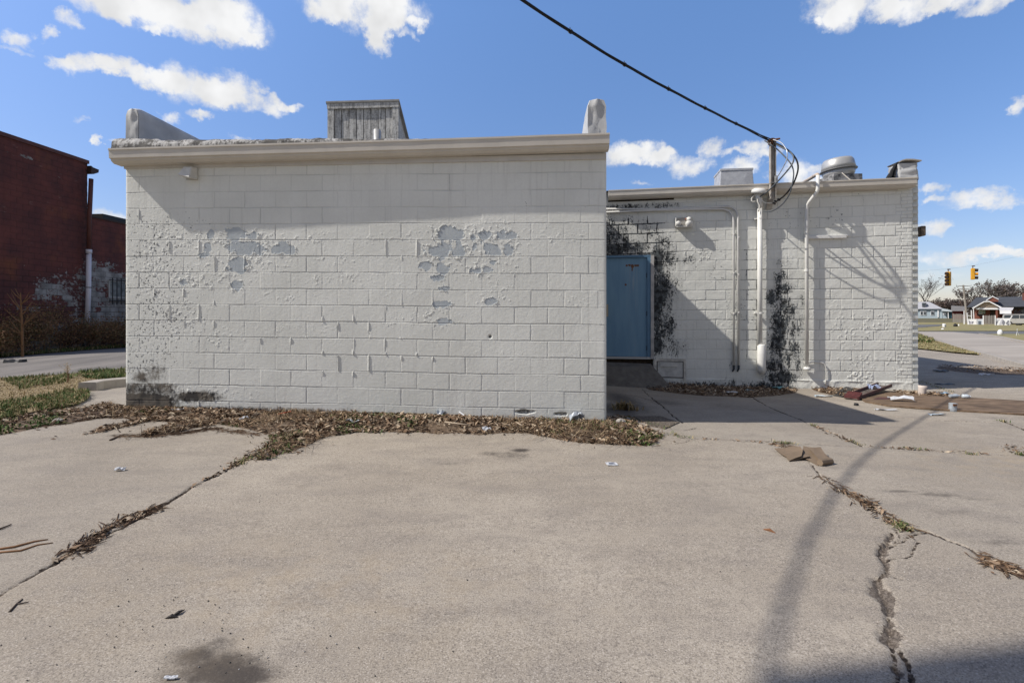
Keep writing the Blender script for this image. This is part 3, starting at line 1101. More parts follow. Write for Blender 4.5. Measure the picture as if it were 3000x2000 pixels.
_dm = door_mat()
co, F, r, run = door_part()
door = np_mesh('door', co, F, _dm, bb, ORIG[bb], attrs=dict(rust=r, run=run))
b = MB()
b.fbox(WW, 5.02, 5.0885, -.09, -.004, D_ZB + .02, 2.55)
b.fbox(WW, 5.02, 6.1, -.09, -.004, 2.535, 2.585)
b.build('door_frame', mat('blue_frame', (.12, .23, .35), .5, .15), door)
b = MB()
b.fbox(WW, 4.955, 5.019, -.06, .022, D_ZB - .0, 2.57)
b.build('door_casing', mat('weathered_casing', (.50, .48, .46), .7, .35, 5, .1, 20), door)
for zz in (2.15, 1.35, .62):
    b = MB(); b.tube([WW(5.093, -.043, zz - .05), WW(5.093, -.043, zz + .05)], .011, 8)
    b.build('hinge', mat('dark_steel', (.05, .06, .07), .5), door)
s_h, z_h = wp(1779, 905, 0)
b = MB()
b.fbox(WW, s_h - .02, s_h + .03, -.049, .0, z_h - .16, z_h + .10)
b.tube([WW(s_h, -.01, z_h - .02), WW(s_h, .04, z_h - .02), WW(s_h, .045, z_h - .10)], .012, 8)
b.build('handle', mat('old_brass', (.42, .36, .26), .45), door)
b = MB(); b.fbox(WW, 5.02, 6.1, -.12, .006, D_ZB - .01, D_ZB + .035); b.build('threshold', mat('alu', (.45, .44, .42), .45), door)
b = MB(); b.fbox(WW, 4.97, 6.1, -.3, -.045, D_ZB - .22, D_ZB - .012)
b.build('door_sill', mat('rotten_wood', (.05, .035, .022)), bb)
b = MB(); b.fbox(WW, 4.9, 6.3, -.5, -.13, D_ZB - .3, 2.7)
b.build('door_recess', M_DARK, bb)
# crawl-space hatch: white frame with a smaller board set in it
hs1, hz1 = wp(1916, 1050, .03); hs0, hz0 = wp(2010, 1112, .03)
b = MB()
b.fbox(WW, hs0, hs1, -.02, .012, hz0 + .03, hz1)
hat = b.build('crawl_hatch', mat('hatch_gap_dark', (.12, .11, .10), .85, .5, 6), bb)  # backing darkened so the gaps round the panel look shaded
b = MB()
b.fbox(WW, hs1 - .055, hs1, .012, .04, hz0 + .03, hz1)
b.fbox(WW, hs0, hs0 + .05, .012, .04, hz0 - .02, hz1)
b.fbox(WW, hs0 + .05, hs1 - .055, .012, .04, hz1 - .05, hz1)
b.build('hatch_frame', mat('hatch_frame_wood', (.64, .61, .55), .75, .35, 9), hat)
b = MB()
b.fbox(WW, hs0 + .065, hs1 - .075, .012, .026, hz0 + .05, hz1 - .065)
b.fbox(WW, hs0 + .17, hs1 - .13, .03, .042, hz1 - .165, hz1 - .075)
b.build('hatch_panel', mat('hatch_panel_wood', (.62, .61, .57), .75, .3, 7), hat)
# short stone sill left of a filled-in opening
s0, z0 = wp(2487, 686, .06); s1, z1 = wp(2360, 700, .06)
b = MB()
b.fbox(WW, s0 + .04, s1, .0, .065, z1, z0 - .01)
b.fbox(WW, s0, s0 + .0395, .0, .06, z1 + .04, z0 - .01)
b.build('window_sill', M_WHITE, bb, bevel=.006)
# concrete ramp up to the door
b = MB()
rz = [gp(1780, 1152), gp(1960, 1140)]
top_l, top_r = WW(6.35, .02, .33), WW(5.02, .02, .30)
bl = WW(6.35, .85, -.17); br = WW(4.62, .78, -.19)
br2 = WW(4.78, .10, -.10)
mid_r = WW(4.98, .28, .24); mid_l = WW(6.35, .3, .28)
b.add([top_l, top_r, mid_l, mid_r, bl, br, br2], [(0, 2, 3, 1), (2, 4, 5, 3), (1, 3, 6), (3, 5, 6)])
low = [p.copy() for p in b.v]
n0 = len(b.v)
for p in low: b.v.append(Vector((p.x, p.y, -.45)))
edge = [0, 2, 4, 5, 6, 1]
for i in range(len(edge) - 1):
    a, c = edge[i], edge[i + 1]
    b.f.append((a, c, c + n0, a + n0))
o = b.build('concrete_ramp', mat('ramp_concrete', (.17, .155, .135), .95, .35, 7, .5, 60), None, origin=WW(5.5, .3, -.1))
tag(o, 'worn concrete ramp rising to the blue door', 'ramp')
# ================================================================== THINGS ON THE BUILDING
M_STEEL = mat('galvanised_steel', (.50, .50, .49), .45, .2, 6, metal=.25)
M_LAMP = mat('lamp_plastic', (.70, .69, .65), .5, .12, 9)

# broken lamp box under the gutter of the taller wall
u_, z_ = mp(555, 505, .05)
r = empty('wall_lamp', MW(u_, 0, z_), 'small broken white lamp box under the long gutter of the taller wall', 'lamp')
b = MB()
b.fbox(MW, u_ - .075, u_ + .075, -.004, .012, z_ - .085, z_ + .07)
b.build('backplate', mat('lamp_backplate', (.5, .49, .46), .6, .2), r)
b = MB()
b.hexa([MW(u_ - .085, .012, z_ - .06), MW(u_ + .085, .012, z_ - .085), MW(u_ + .075, .16, z_ - .095), MW(u_ - .09, .15, z_ - .055),
        MW(u_ - .075, .012, z_ + .065), MW(u_ + .085, .012, z_ + .07), MW(u_ + .06, .10, z_ + .055), MW(u_ - .05, .09, z_ + .06)])
b.build('housing', M_LAMP, r, bevel=.008)
b = MB()
b.fbox(MW, u_ - .03, u_ + .025, .03, .07, z_ + .052, z_ + .064)
b.build('lamp_opening', M_DARK, r)

# twin floodlight on the wing
s_, z_ = wp(2003, 650, .05)
r = empty('floodlight', WW(s_, 0, z_), 'battered twin floodlight high on the lower wing wall, right of the blue door', 'floodlight')
b = MB(); b.fbox(WW, s_ - .17, s_ + .17, -.01, .05, z_ - .10, z_ + .09)
b.build('mounting_box', mat('flood_box', (.42, .40, .36), .6, .3, 12), r, bevel=.008)
b = MB(); b.fbox(WW, s_ + .155, s_ + .172, .05, .13, z_ - .09, z_ + .08)
b.fbox(WW, s_ - .16, s_ + .155, .05, .14, z_ - .115, z_ - .10)
b.build('shield', M_LAMP, r)
for (ds, dz, rr) in [(-.075, -.03, .075), (.085, -.02, .055), (-.07, .06, .05)]:
    b = MB()
    b.lathe([(.02, 0), (rr * .8, .02), (rr, .06), (rr * .95, .10), (rr * .6, .125), (.005, .13)], WW(s_ + ds, .05, z_ + dz), 18, WN + ZUP * -.35 + WU * (-.4 if ds < 0 else .5))
    b.build('lamp_head', M_LAMP, r, smooth=True)
b = MB(); b.tube([WW(s_ - .04, .06, z_ + .04), WW(s_ - .02, .12, z_ + .055), WW(s_ - .12, .13, z_ + .045)], .008, 6)
b.build('loose_wire', mat('copper_red_wire', (.45, .16, .09), .5), r)


def px_path(pts, out):
    """wall-hugging path given by photograph points"""
    res = []
    for q in pts:
        o = q[2] if len(q) > 2 else out
        s, z = wp(q[0], q[1], o)
        res.append(WW(s, o, z))
    return res


def bend(pts, rad=.08, n=6):
    """round the corners of a path"""
    out = [pts[0]]
    for i in range(1, len(pts) - 1):
        a, c, d = pts[i - 1], pts[i], pts[i + 1]
        r1 = min(rad, (a - c).length * .45); r2 = min(rad, (d - c).length * .45)
        p, q = c + (a - c).normalized() * r1, c + (d - c).normalized() * r2
        for k in range(n + 1):
            t = k / n
            out.append(p * (1 - t) ** 2 + c * 2 * t * (1 - t) + q * t ** 2)
    out.append(pts[-1])
    return out


M_COND = mat('painted_conduit', (.66, .65, .62), .5, .12, 6)
for (pts, lab) in [([(1765, 622), (1930, 616), (2149, 611), (2150, 1070)], 'thin painted conduit on the wing wall, the lower and inner of the bent pair'),
                   ([(1765, 612), (1930, 613), (2162, 604), (2164, 1074)], 'thin painted conduit on the wing wall, the upper and outer of the bent pair')]:
    path = bend(px_path(pts, .045), .28 if 'inner' in lab else .24, 8)
    rt = path[-1]
    r = empty('electrical_conduit', rt, lab, 'conduit', 'bent conduits on the wing wall')
    b = MB(); b.tube(path, .021, 10); b.build('pipe', M_COND, r, smooth=True)
    x = 2150 if 'inner' in lab else 2164
    for yy in (690, 803, 916):
        s, z = wp(x, yy + random.uniform(-6, 6), .03)
        b = MB(); b.fbox(WW, s - .045, s + .045, -.006, .012, z - .012, z + .012); b.tube([WW(s, .045, z - .014), WW(s, .045, z + .014)], .027, 10)
        b.build('clamp', M_COND, r)
    s, z = wp(x, 1074, .045)
    b = MB(); b.tube([WW(s, .045, z + .03), WW(s, .045, z - .04), WW(s + .02, .02, z - .10)], [.026, .022, .015], 8)
    b.build('cut_end', mat('dark_steel', (.05, .06, .07)), r)

# large service pipe with weatherhead
s, zt = wp(2226, 610, .10); _, zb = wp(2228, 1012, .10)
r = empty('service_pipe', WW(s, .1, zb - .4), 'thick white service pipe with a mushroom weatherhead, left of the mouldy streak', 'service pipe')
b = MB(); b.tube([WW(s, .10, zb - .1), WW(s, .10, zt + .08)], .047, 16); b.build('pipe', M_PIPE, r, smooth=True)
s2, z2 = wp(2231, 1008, .11); _, z3 = wp(2231, 1090, .11)
b = MB(); b.tube([WW(s2, .11, z2), WW(s2, .11, z2 - .03), WW(s2, .11, z3 + .08), WW(s2, .09, z3), WW(s2, .06, z3 - .015)], [.055, .078, .08, .07, .04], 16)
b.build('lower_sleeve', M_PIPE, r, smooth=True)
sc, zc = wp(2222, 562, .18)
b = MB(); b.lathe([(.01, .075), (.09, .07), (.145, .035), (.15, .0), (.14, -.025), (.06, -.03)][::-1], WW(sc, .18, zc - .0), 22, ZUP + WN * .25 + WU * -.05)
b.build('weatherhead_cap', M_WHITE, r, smooth=True)
b = MB(); b.tube([WW(s, .10, zt), WW(s, .10, zt + .12), WW(sc, .16, zc - .02)], [.055, .06, .07], 14)
b.build('weatherhead_neck', M_PIPE, r, smooth=True)
for (x, y) in [(2228, 917), (2228, 640)]:
    ss, zz = wp(x, y, .1)
    b = MB(); b.tube([WW(ss, .10, zz - .015), WW(ss, .10, zz + .015)], .056, 14); b.fbox(WW, ss + .03, ss + .10, -.005, .10, zz - .012, zz + .012)
    b.build('clamp', M_PIPE, r)
for pts in [[(2215, 568), (2201, 580), (2203, 592), (2214, 590)], [(2228, 570), (2232, 590), (2246, 596), (2264, 594)], [(2222, 572), (2218, 590), (2226, 602), (2222, 620)]]:
    b = MB(); b.tube(bend(px_path(pts, .17), .1, 5), .013, 8); b.build('lead_wire', mat('cream_wire', (.70, .68, .62), .5), r, smooth=True)

# vent pipe that comes over the roof edge and runs down the wall
r = empty('vent_pipe', WW(1.9, .09, .1), 'white vent pipe with a rusty elbow hooked over the roof edge and a flared foot', 'vent pipe')
a0 = px_path([(2396, 512), (2396, 562), (2362, 600), (2362, 700), (2364, 1078)], .10)
sx, zx = wp(2396, 514, .30)
top = WW(sx, .30, zx)
_, zx2 = wp(2396, 560, .30)
path = [top, WW(sx, .30, zx2)]
s5, z5 = wp(2363, 602, .09); s6, z6 = wp(2364, 1078, .09)
path += [WW(s5, .09, z5), WW(s6, .09, z6)]
b = MB(); b.tube(bend(path, .07, 5), .034, 12); b.build('pipe', M_PIPE, r, smooth=True)
b = MB(); b.tube(bend([top - ZUP * .10, top + ZUP * .03, P(2344, 541, 11.2)], .08, 6), .033, 12)
b.build('roof_pipe', mat('rusty_pipe', (.48, .36, .27), .7, .4, 14, col2=(.62, .56, .48)), r, smooth=True)
b = MB(); b.tube([WW(s6, .09, z6 + .02), WW(s6, .09, z6 - .03)], [.055, .075], 14); b.build('foot', M_PIPE, r, smooth=True)
b = MB(); b.tube([WW(s5, .09, (z5 * .6 + z6 * .4) - .02), WW(s5, .09, (z5 * .6 + z6 * .4) + .02)], .04, 12); b.fbox(WW, s5 - .012, s5 + .012, -.005, .09, z5 * .6 + z6 * .4 - .01, z5 * .6 + z6 * .4 + .01)
b.build('clamp', M_PIPE, r)
# small looped cable beside the foot
s7, z7 = wp(2362, 1060, .02)
b = MB(); b.tube(bend(px_path([(2355, 1063), (2380, 1060), (2418, 1062), (2422, 1098), (2418, 1128)], .025), .2, 6), .011, 8)
o = b.build('cable_stub', M_COND, smooth=True, origin=WW(s7, 0, z7))
tag(o, 'thin painted cable looping to the ground beside the vent pipe foot', 'cable')

# steel mast that carries the overhead cable
M_MAST = mat('mast_paint', (.48, .465, .43), .6, .3, 7, col2=(.33, .28, .23))
xm, ym = 2266, 412
mo = .30
sm, zm = wp(2264, 415, mo)
sb_, zb_ = wp(2274, 552, mo)
_, zlow = wp(2264, 586, mo)
MAST = WW(sm, mo, zm)
r = empty('cable_mast', WW(sm, 0, zlow - .1), 'square steel mast on the wing wall whose rusty top holds the overhead cable', 'mast')
b = MB(); b.fbox(WW, sm - .055, sm + .055, mo - .05, mo - .038, zlow + .02, zm); b.fbox(WW, sm + .043, sm + .055, mo - .0375, mo + .05, zlow + .02, zm); b.fbox(WW, sm - .055, sm - .045, mo - .0375, mo + .03, zlow + .05, zm)
b.build('post', M_MAST, r)
b = MB()
sq, zq = wp(2252, 614, .02)
b.hexa([WW(sq - .05, -.01, zq), WW(sq + .05, -.01, zq), WW(sq + .05, .02, zq), WW(sq - .05, .02, zq),
        WW(sm - .075, mo - .036, zlow + .24), WW(sm + .055, mo - .036, zlow + .24), WW(sm + .055, mo + .0, zlow + .24), WW(sm - .075, mo + .0, zlow + .24)])
b.build('brace', M_MAST, r)
b = MB()
b.box(MAST + ZUP * .02, (.17, .09, .03), .1); b.tube([MAST + Vector((.0, 0, .035)), MAST + Vector((.13, -.02, .05))], .018, 8); b.box(MAST + Vector((-.03, 0, .0)), (.06, .13, .10))
b.build('cable_bracket', mat('rust', (.20, .085, .035), .85, .4, 30), r)
b = MB(); b.box(WW(sm - .05, mo + .02, zlow + .38), (.05, .06, .17)); b.build('strap', M_STEEL, r)
b = MB(); b.fbox(WW, sm - .06, sm + .06, mo - .051, mo + .054, zm - .82, zm - .81); b.build('band', M_STEEL, r)

# overhead cable: three twisted strands lashed with ties, from a pole behind the photographer to the mast
PLAN_M = 1.15
def cable_pt(Y):
    X = MAST.x + PLAN_M * (Y - MAST.y)
    return X, Y
ups = []
for (x, y) in [(2264, 416), (2130, 350), (1995, 280), (1870, 214), (1793, 170), (1720, 124), (1640, 72), (1535, 0)]:
    t = (x - 1500) / 1500
    Y = (MAST.x - PLAN_M * MAST.y) / (t - PLAN_M)
    ups.append((Y, CAMH + (925 - y) / 1500 * Y))
ups.append((4.0, 5.14)); ups.append((3.0, 5.42)); ups.append((2.0, 5.80)); ups.append((.9, 6.35)); ups.append((-1, 7.4)); ups.append((-6.0, 10.6))
ups.sort()
ya = np.array([q[0] for q in ups]); za = np.array([q[1] for q in ups])
cf = np.polyfit(ya, za, 5)
Ys = np.linspace(MAST.y, -6, 160)
cpts = []
for Y in Ys:
    X, _ = cable_pt(Y)
    cpts.append(Vector((X, Y, float(np.interp(Y, ya, za) * .35 + np.polyval(cf, Y) * .65))))
d0 = MAST - cpts[0]
for i, p in enumerate(cpts):
    p += d0 * max(0, 1 - i / 25)
r = empty('overhead_cable', cpts[0], 'black overhead service cable crossing the sky to the steel mast', 'cable')
M_CABLE = mat('cable_black', (.012, .012, .013), .55)
for k in range(3):
    b = MB()
    ps = []
    for i, p in enumerate(cpts):
        a = 2 * math.pi * (k / 3 + i * .045)
        sp = .010 + .018 * max(0, 1 - i / 12) ** 2
        ps.append(p + Vector((-.55, .83, 0)) * math.cos(a) * sp * .8 + ZUP * math.sin(a) * sp)
    b.tube(ps, .0105, 8)
    b.build('strand', M_CABLE, r, smooth=True)
for i in range(10, 158, 7):
    b = MB(); t = (cpts[i + 1] - cpts[i]).normalized()
    b.tube([cpts[i] - t * .018, cpts[i] + t * .018], .026, 8); b.tube([cpts[i], cpts[i] + ZUP * .045 + t * .01], .005, 5)
    b.build('cable_tie', M_CABLE, r)

# drop wires that loop from the mast to the weatherhead
def wire(name, pts, rad, m, label, depth=(1.1, .25)):
    n = len(pts)
    ps = []
    for i, (x, y) in enumerate(pts):
        t = i / (n - 1)
        o = depth[0] * math.sin(math.pi * min(1, t * 1.0)) * .45 + (mo * (1 - t) + .17 * t)
        s, z = wp(x, y, o)
        ps.append(WW(s, o, z))
    # smooth
    out = []
    for i in range(n - 1):
        p0 = ps[max(i - 1, 0)]; p1 = ps[i]; p2 = ps[i + 1]; p3 = ps[min(i + 2, n - 1)]
        for k in range(8):
            t = k / 8
            out.append(.5 * ((2 * p1) + (p2 - p0) * t + (2 * p0 - 5 * p1 + 4 * p2 - p3) * t * t + (3 * p1 - p0 - 3 * p2 + p3) * t ** 3))
    out.append(ps[-1])
    b = MB(); b.tube(out, rad, 8)
    o = b.build(name, m, smooth=True, origin=ps[0])
    tag(o, label, 'wire', 'drop wires looping from the mast')


M_GREYW = mat('grey_wire', (.10, .11, .12), .45)
wire('drop_wire', [(2256, 408), (2285, 416), (2300, 432), (2306, 447), (2304, 470), (2290, 498), (2276, 520), (2262, 535)], .009, mat('aluminium_wire', (.6, .62, .64), .35, metal=.5), 'pale aluminium drop wire, the innermost loop right of the mast')
wire('drop_wire', [(2255, 412), (2290, 432), (2315, 446), (2325, 462), (2320, 482), (2300, 508), (2275, 535), (2250, 560), (2224, 578)], .014, M_GREYW, 'dark drop wire bowing right of the mast and falling to the weatherhead')
wire('drop_wire', [(2252, 410), (2290, 428), (2318, 448), (2334, 470), (2338, 495), (2330, 525), (2316, 552), (2296, 575), (2278, 588)], .015, M_CABLE, 'black drop wire forming the outermost loop beside the mast')
wire('drop_wire', [(2240, 412), (2275, 436), (2300, 460), (2318, 482), (2325, 505), (2322, 535), (2312, 570), (2290, 600), (2262, 618), (2236, 620)], .012, M_GREYW, 'lowest grey drop wire, hanging below the gutter before it meets the pipe clamp')
b = MB()
for (x, y, o_) in [(2282, 585, .2), (2272, 590, .22), (2268, 596, .2)]:
    s, z = wp(x, y, o_); b.box(WW(s, o_, z), (.055, .035, .03), .4, (.3, .4))
o = b.build('cable_splice', mat('splice_tape', (.09, .085, .08), .6, .4, 30), origin=WW(s, .2, z)); tag(o, 'taped grey splice where the drop wires join under the gutter', 'splice')

# lamp on the far side of the corner
p = P(2703, 677, 9.98)
r = empty('corner_lamp', p, 'small brown box lamp sticking out past the toothed brick corner', 'lamp')
b = MB(); b.box(p + Vector((.0, .05, 0)), (.085, .20, .19), -TW); b.build('housing', mat('brown_metal', (.13, .10, .075), .6, .3), r, bevel=.012)
b = MB(); b.box(p + Vector((-.05, .06, -.0)), (.04, .14, .17), -TW); b.build('mounting_plate', mat('brown_plate', (.10, .08, .06), .7), r)

# ================================================================== ON THE ROOFS
M_PLANK = None
def plank_mat():
    t = NT('weathered_planks', .85, .2)
    n1 = t.noise(5, 6, .7, stretch=(4, 4, .7))
    n2 = t.noise(30, 4, .7)
    f = t.ramp(t.math('ADD', n1, t.math('MULTIPLY', n2, .6)), .60, .92)
    c = t.mix(f, (.24, .235, .225), (.60, .59, .56))
    return t.color(c)
M_PLANK = plank_mat()
Zh = 9.0
A, B_ = P(961, 300, Zh), P(1172, 297, Zh)
r = empty('roof_hatch', Vector(((A.x + B_.x) / 2, Zh, 3.4)), 'weathered grey plank roof hatch with a sloping back on the taller roof', 'roof hatch')
rx = MU; ry = -MN
W_ = (B_ - A).length
def HB(a, o, z): return Vector((A.x, A.y, 0)) + rx * a - ry * o + ZUP * z
zt = A.z; zb = 3.38
b = MB()
b.prism([HB(.03, -.02, zb), HB(.03, -.02, zt - .05), HB(.03, -1.7, 3.75), HB(.03, -1.7, zb)], rx * .04)
b.build('side_panel', M_PLANK, r)
b = MB()
b.prism([HB(W_ - .07, -.02, zb), HB(W_ - .07, -.02, zt - .05), HB(W_ - .07, -1.7, 3.75), HB(W_ - .07, -1.7, zb)], rx * .04)
b.build('side_panel', M_PLANK, r)
npl = 8
for i in range(npl):
    w = (W_ - .22) / npl
    b = MB(); j = random.uniform(-.004, .004)
    b.hexa([HB(.11 + i * w + .006, -.03 + j, zb), HB(.11 + (i + 1) * w - .006, -.03 + j, zb), HB(.11 + (i + 1) * w - .006, -.012 + j, zb), HB(.11 + i * w + .006, -.012 + j, zb),
            HB(.11 + i * w + .006, -.03 + j, zt - .13), HB(.11 + (i + 1) * w - .006, -.03 + j, zt - .13), HB(.11 + (i + 1) * w - .006, -.012 + j, zt - .13), HB(.11 + i * w + .006, -.012 + j, zt - .13)])
    b.build('plank', M_PLANK, r)
b = MB(); b.fbox(HB, .0, .11, -.035, .022, zb, zt - .13); b.build('frame_post', M_PLANK, r)
b = MB(); b.fbox(HB, W_ - .11, W_, -.035, .022, zb, zt - .13); b.build('frame_post', M_PLANK, r)
b = MB(); b.fbox(HB, -.005, W_ + .005, -.035, .03, zt - .128, zt - .03); b.build('top_rail', M_PLANK, r)
b = MB()
b.prism([HB(-.02, .045, zt - .028), HB(-.02, .045, zt), HB(-.02, -1.72, 3.80), HB(-.02, -1.72, 3.765)], rx * (W_ + .04))
b.build('lid', mat('hatch_lid', (.40, .385, .36), .8, .3, 8), r)
b = MB(); b.fbox(HB, .1, W_ - .1, -.06, -.04, zb, zt - .1); b.build('dark_backing', M_DARK, r)  # near-black sheet puts shade into the gaps between the planks

p = P(1105, 381, 7.6)
b = MB(); b.tube([Vector((p.x, p.y, 3.36)), p], .052, 16)
o = b.build('roof_vent', M_STEEL, smooth=True, origin=(p.x, p.y, 3.38)); tag(o, 'short white vent stub standing in front of the plank roof hatch', 'roof vent')

# sheet-metal curb on the wing roof, left of the mast
def roof_curb():
    m = mat('silver_roof_coating', (.50, .51, .53), .45, .25, 5, .5, 14, col2=(.36, .365, .39))
    a, c = P(2111, 497, 12.0), P(2205, 494, 11.85)
    fl = P(2216, 548, 11.85); fb = P(2108, 548, 12.0)
    dv = Vector((math.sin(TW), math.cos(TW), 0)) * .65
    r = empty('roof_curb', Vector((a.x + .3, 12, 3.9)), 'silver coated sheet metal curb on the wing roof, left of the mast', 'roof curb')
    b = MB()
    zb = 3.86
    q = [a, c, Vector((c.x + .02, c.y, a.z - .3)), Vector((fl.x + .03, fl.y, zb)), Vector((fb.x - .02, fb.y, zb))]
    b.prism(q, dv)
    b.build('body', m, r, bevel=.012)
    b = MB(); b.hexa([a + Vector((-.012, -.012, -.03)), c + Vector((.012, -.012, -.03)), c + dv + Vector((.012, .012, -.03)), a + dv + Vector((-.012, .012, -.03)),
                      a + Vector((-.012, -.012, .015)), c + Vector((.012, -.012, .015)), c + dv + Vector((.012, .012, .015)), a + dv + Vector((-.012, .012, .015))])
    b.build('cap', m, r)
roof_curb()

# mushroom exhaust fan
def exhaust_fan():
    Zf = 11.7
    c = P(2456, 497, Zf)
    k = Zf / 1500
    r = empty('exhaust_fan', Vector((c.x, c.y, 3.9)), 'round grey mushroom exhaust fan on a felt covered curb on the wing roof', 'exhaust fan')
    m = mat('fan_aluminium', (.50, .495, .48), .42, .18, 4, metal=.35)
    ax = Vector((-.08, .0, 1))
    b = MB(); b.lathe([(.28, -.01), (.345, .0), (.335, .07), (.318, .17), (.285, .225), (.14, .245), (.01, .248)], c, 32, ax); b.build('cap', m, r, smooth=True)
    b = MB(); b.lathe([(.27, -.04), (.37, -.035), (.375, -.02), (.37, -.012), (.28, -.011)], c, 32, ax); b.build('rim', mat('fan_rim', (.20, .20, .20), .5), r, smooth=True)
    b = MB(); b.lathe([(.18, -.25), (.25, -.22), (.31, -.13), (.34, -.042)], c, 32, ax); b.build('bowl', m, r, smooth=True)
    b = MB()
    zb = 3.86; zt = c.z - .17
    vs = []
    for (e, z) in [(.36, zb), (.30, zb + .1), (.29, zt)]:
        for (sx, sy) in [(-1, -1), (1, -1), (1, 1), (-1, 1)]:
            vs.append(Vector((c.x + sx * e + (.06 if sx > 0 else 0), c.y + sy * e, z)))
    b.add(vs, [(i * 4 + j, i * 4 + (j + 1) % 4, (i + 1) * 4 + (j + 1) % 4, (i + 1) * 4 + j) for i in range(2) for j in range(4)] + [(8, 9, 10, 11)])
    b.build('curb', mat('felted_curb', (.42, .41, .40), .8, .5, 9, .5, 16, col2=(.07, .07, .07)), r)
    b = MB(); b.tube([P(2466, 506, Zf - .38), P(2496, 532, Zf - .5)], .012, 6); b.build('stay_rod', M_TRIM, r)
exhaust_fan()
# ================================================================== RED BRICK-RED BUILDING ON THE LEFT
RD = Vector((.0793, 1, 0)).normalized()
RN = Vector((RD.y, -RD.x, 0))          # outward, towards +X
RC = Vector((-16.5, 19.9, 0))          # corner at the drainpipe


def RW(a, out, z):
    """a runs away from the corner towards the photographer"""
    return RC - RD * a + RN * out + ZUP * z


def red_mat():
    t = NT('flaking_red_paint', .8, .25)
    c = t.mix(t.ramp(t.noise(1.1, 6, .65), .35, .68), (.095, .036, .034), (.165, .052, .042))
    c = t.mix(t.ramp(t.noise(.7, 4, .6), .54, .72), c, (.19, .065, .035))
    c = t.mix(t.ramp(t.noise(4.5, 6, .7), .55, .72, 0, .55), c, (.055, .03, .028))
    c = t.mix(t.ramp(t.noise(3.2, 6, .75, stretch=(1, 1, 2.2)), .60, .72, 0, .45), c, (.27, .17, .15))
    pl = t.math('ADD', t.attr('peel'), t.math('MULTIPLY', t.math('SUBTRACT', t.noise(9, 6, .72, stretch=(1, 1, 1.3)), .5), 1.4))
    blk = t.mix(t.ramp(t.noise(3, 5, .6), .35, .65), (.20, .19, .18), (.40, .385, .365))
    c = t.mix(t.ramp(pl, .40, .52), c, blk)
    c = t.mix(t.math('MULTIPLY', t.attr('joint'), .8), c, (.02, .015, .013))
    c = t.mix(t.math('MULTIPLY', t.attr('grime'), t.ramp(t.noise(6, 4), .3, .6)), c, (.02, .017, .015))
    t.bump(t.noise(40, 4), .4, .01)
    return t.color(c)


M_RED = red_mat()
M_REDTRIM = mat('red_trim', (.13, .05, .04), .6, .3, 3)
rb = empty('red_building', RC + Vector((0, -1, .1)), 'tall dark red building of flaking painted block, left of the grey building', 'building')


def red_wall(a0, a1, z1, name, seed):
    st = .022
    na, nz = int((a1 - a0) / st), int((z1 + .3) / st)
    A_, Z = np.meshgrid(np.linspace(a0, a1, na), np.linspace(-.3, z1, nz), indexing='ij')
    w = (fbm(A_ * 5, Z * 5, seed, 3) - .5) * .02
    dz, da, k, kb = joints(A_ + w, Z + w, 0.02, .4064, 0, .2032)
    jt = np.maximum(np.exp(-(dz / .011) ** 2), np.exp(-(da / .011) ** 2))
    low = 1 - sstep(1.0, 4.4, Z)
    edge = np.exp(-np.abs(A_) / .8) * (1 - sstep(3.2, 4.6, Z))
    topb = np.exp(-((Z - (z1 - .75)) / .45) ** 2) * sstep(.4, 2.0, A_) if seed == 1 else np.exp(-((Z - 2.6) / .9) ** 2) * .7
    blk = _hash(k, kb, seed + 3)
    peel = (.40 if seed == 1 else .33) * low * (.25 + 1.0 * fbm(A_ * .9, Z * .9, seed + 5, 4)) + .52 * edge * (.4 + fbm(A_ * 2, Z * 2, seed + 6, 3)) + .95 * topb * sstep(.42, .75, fbm(A_ * 1.2, Z * 4, seed + 7, 4))
    peel = peel + (blk - .5) * .5 * low + (fbm(A_ * .7, Z * .9, seed + 9, 4) - .5) * .85
    grime = .9 * np.exp(-np.abs(A_ - .0) / .16) + .6 * (1 - sstep(.1, .9, Z)) + .2 * low
    h = -jt * .014 * (low * .7 + .5)
    co = np.stack([RC.x - RD.x * A_ + RN.x * h, RC.y - RD.y * A_ + RN.y * h, Z], -1).reshape(-1, 3)
    return np_mesh(name, co, grid_faces(na, nz)[:, ::-1], M_RED, rb, ORIG[rb], attrs=dict(peel=peel, joint=jt * (.5 + .5 * low), grime=np.clip(grime, 0, 1)))


H_RED = CAMH + (925 - 487) / 1500 * 19.9 + .12
H_REAR = CAMH + (925 - 643) / 1500 * 20.1 + .1
A_NEAR = 4.9
red_wall(0.0, A_NEAR, H_RED, 'wall', 1)
o = red_wall(-14.0, -.001, H_REAR, 'wall', 40)
o['label'] = 'lower rear wall with a barred window'
b = MB(); b.fbox(RW, .0, A_NEAR, -9, -.03, -.3, H_RED - .02); b.fbox(RW, -14, -.01, -9, -.03, -.3, H_REAR - .02); b.build('building_core', M_RED, rb)
b = MB(); b.fbox(RW, -.03, A_NEAR + .05, -.3, .05, H_RED - .03, H_RED + .10); b.build('coping', M_REDTRIM, rb)
b = MB(); b.fbox(RW, -14, -.03, -.3, .04, H_REAR - .02, H_REAR + .05); b.build('coping', mat('dark_coping', (.05, .035, .03), .7), rb)
b = MB(); b.fbox(RW, -3.2, -1.05, -2.2, -.35, H_REAR + .05, H_REAR + .30); b.build('roof_upstand', M_BLACK, rb)
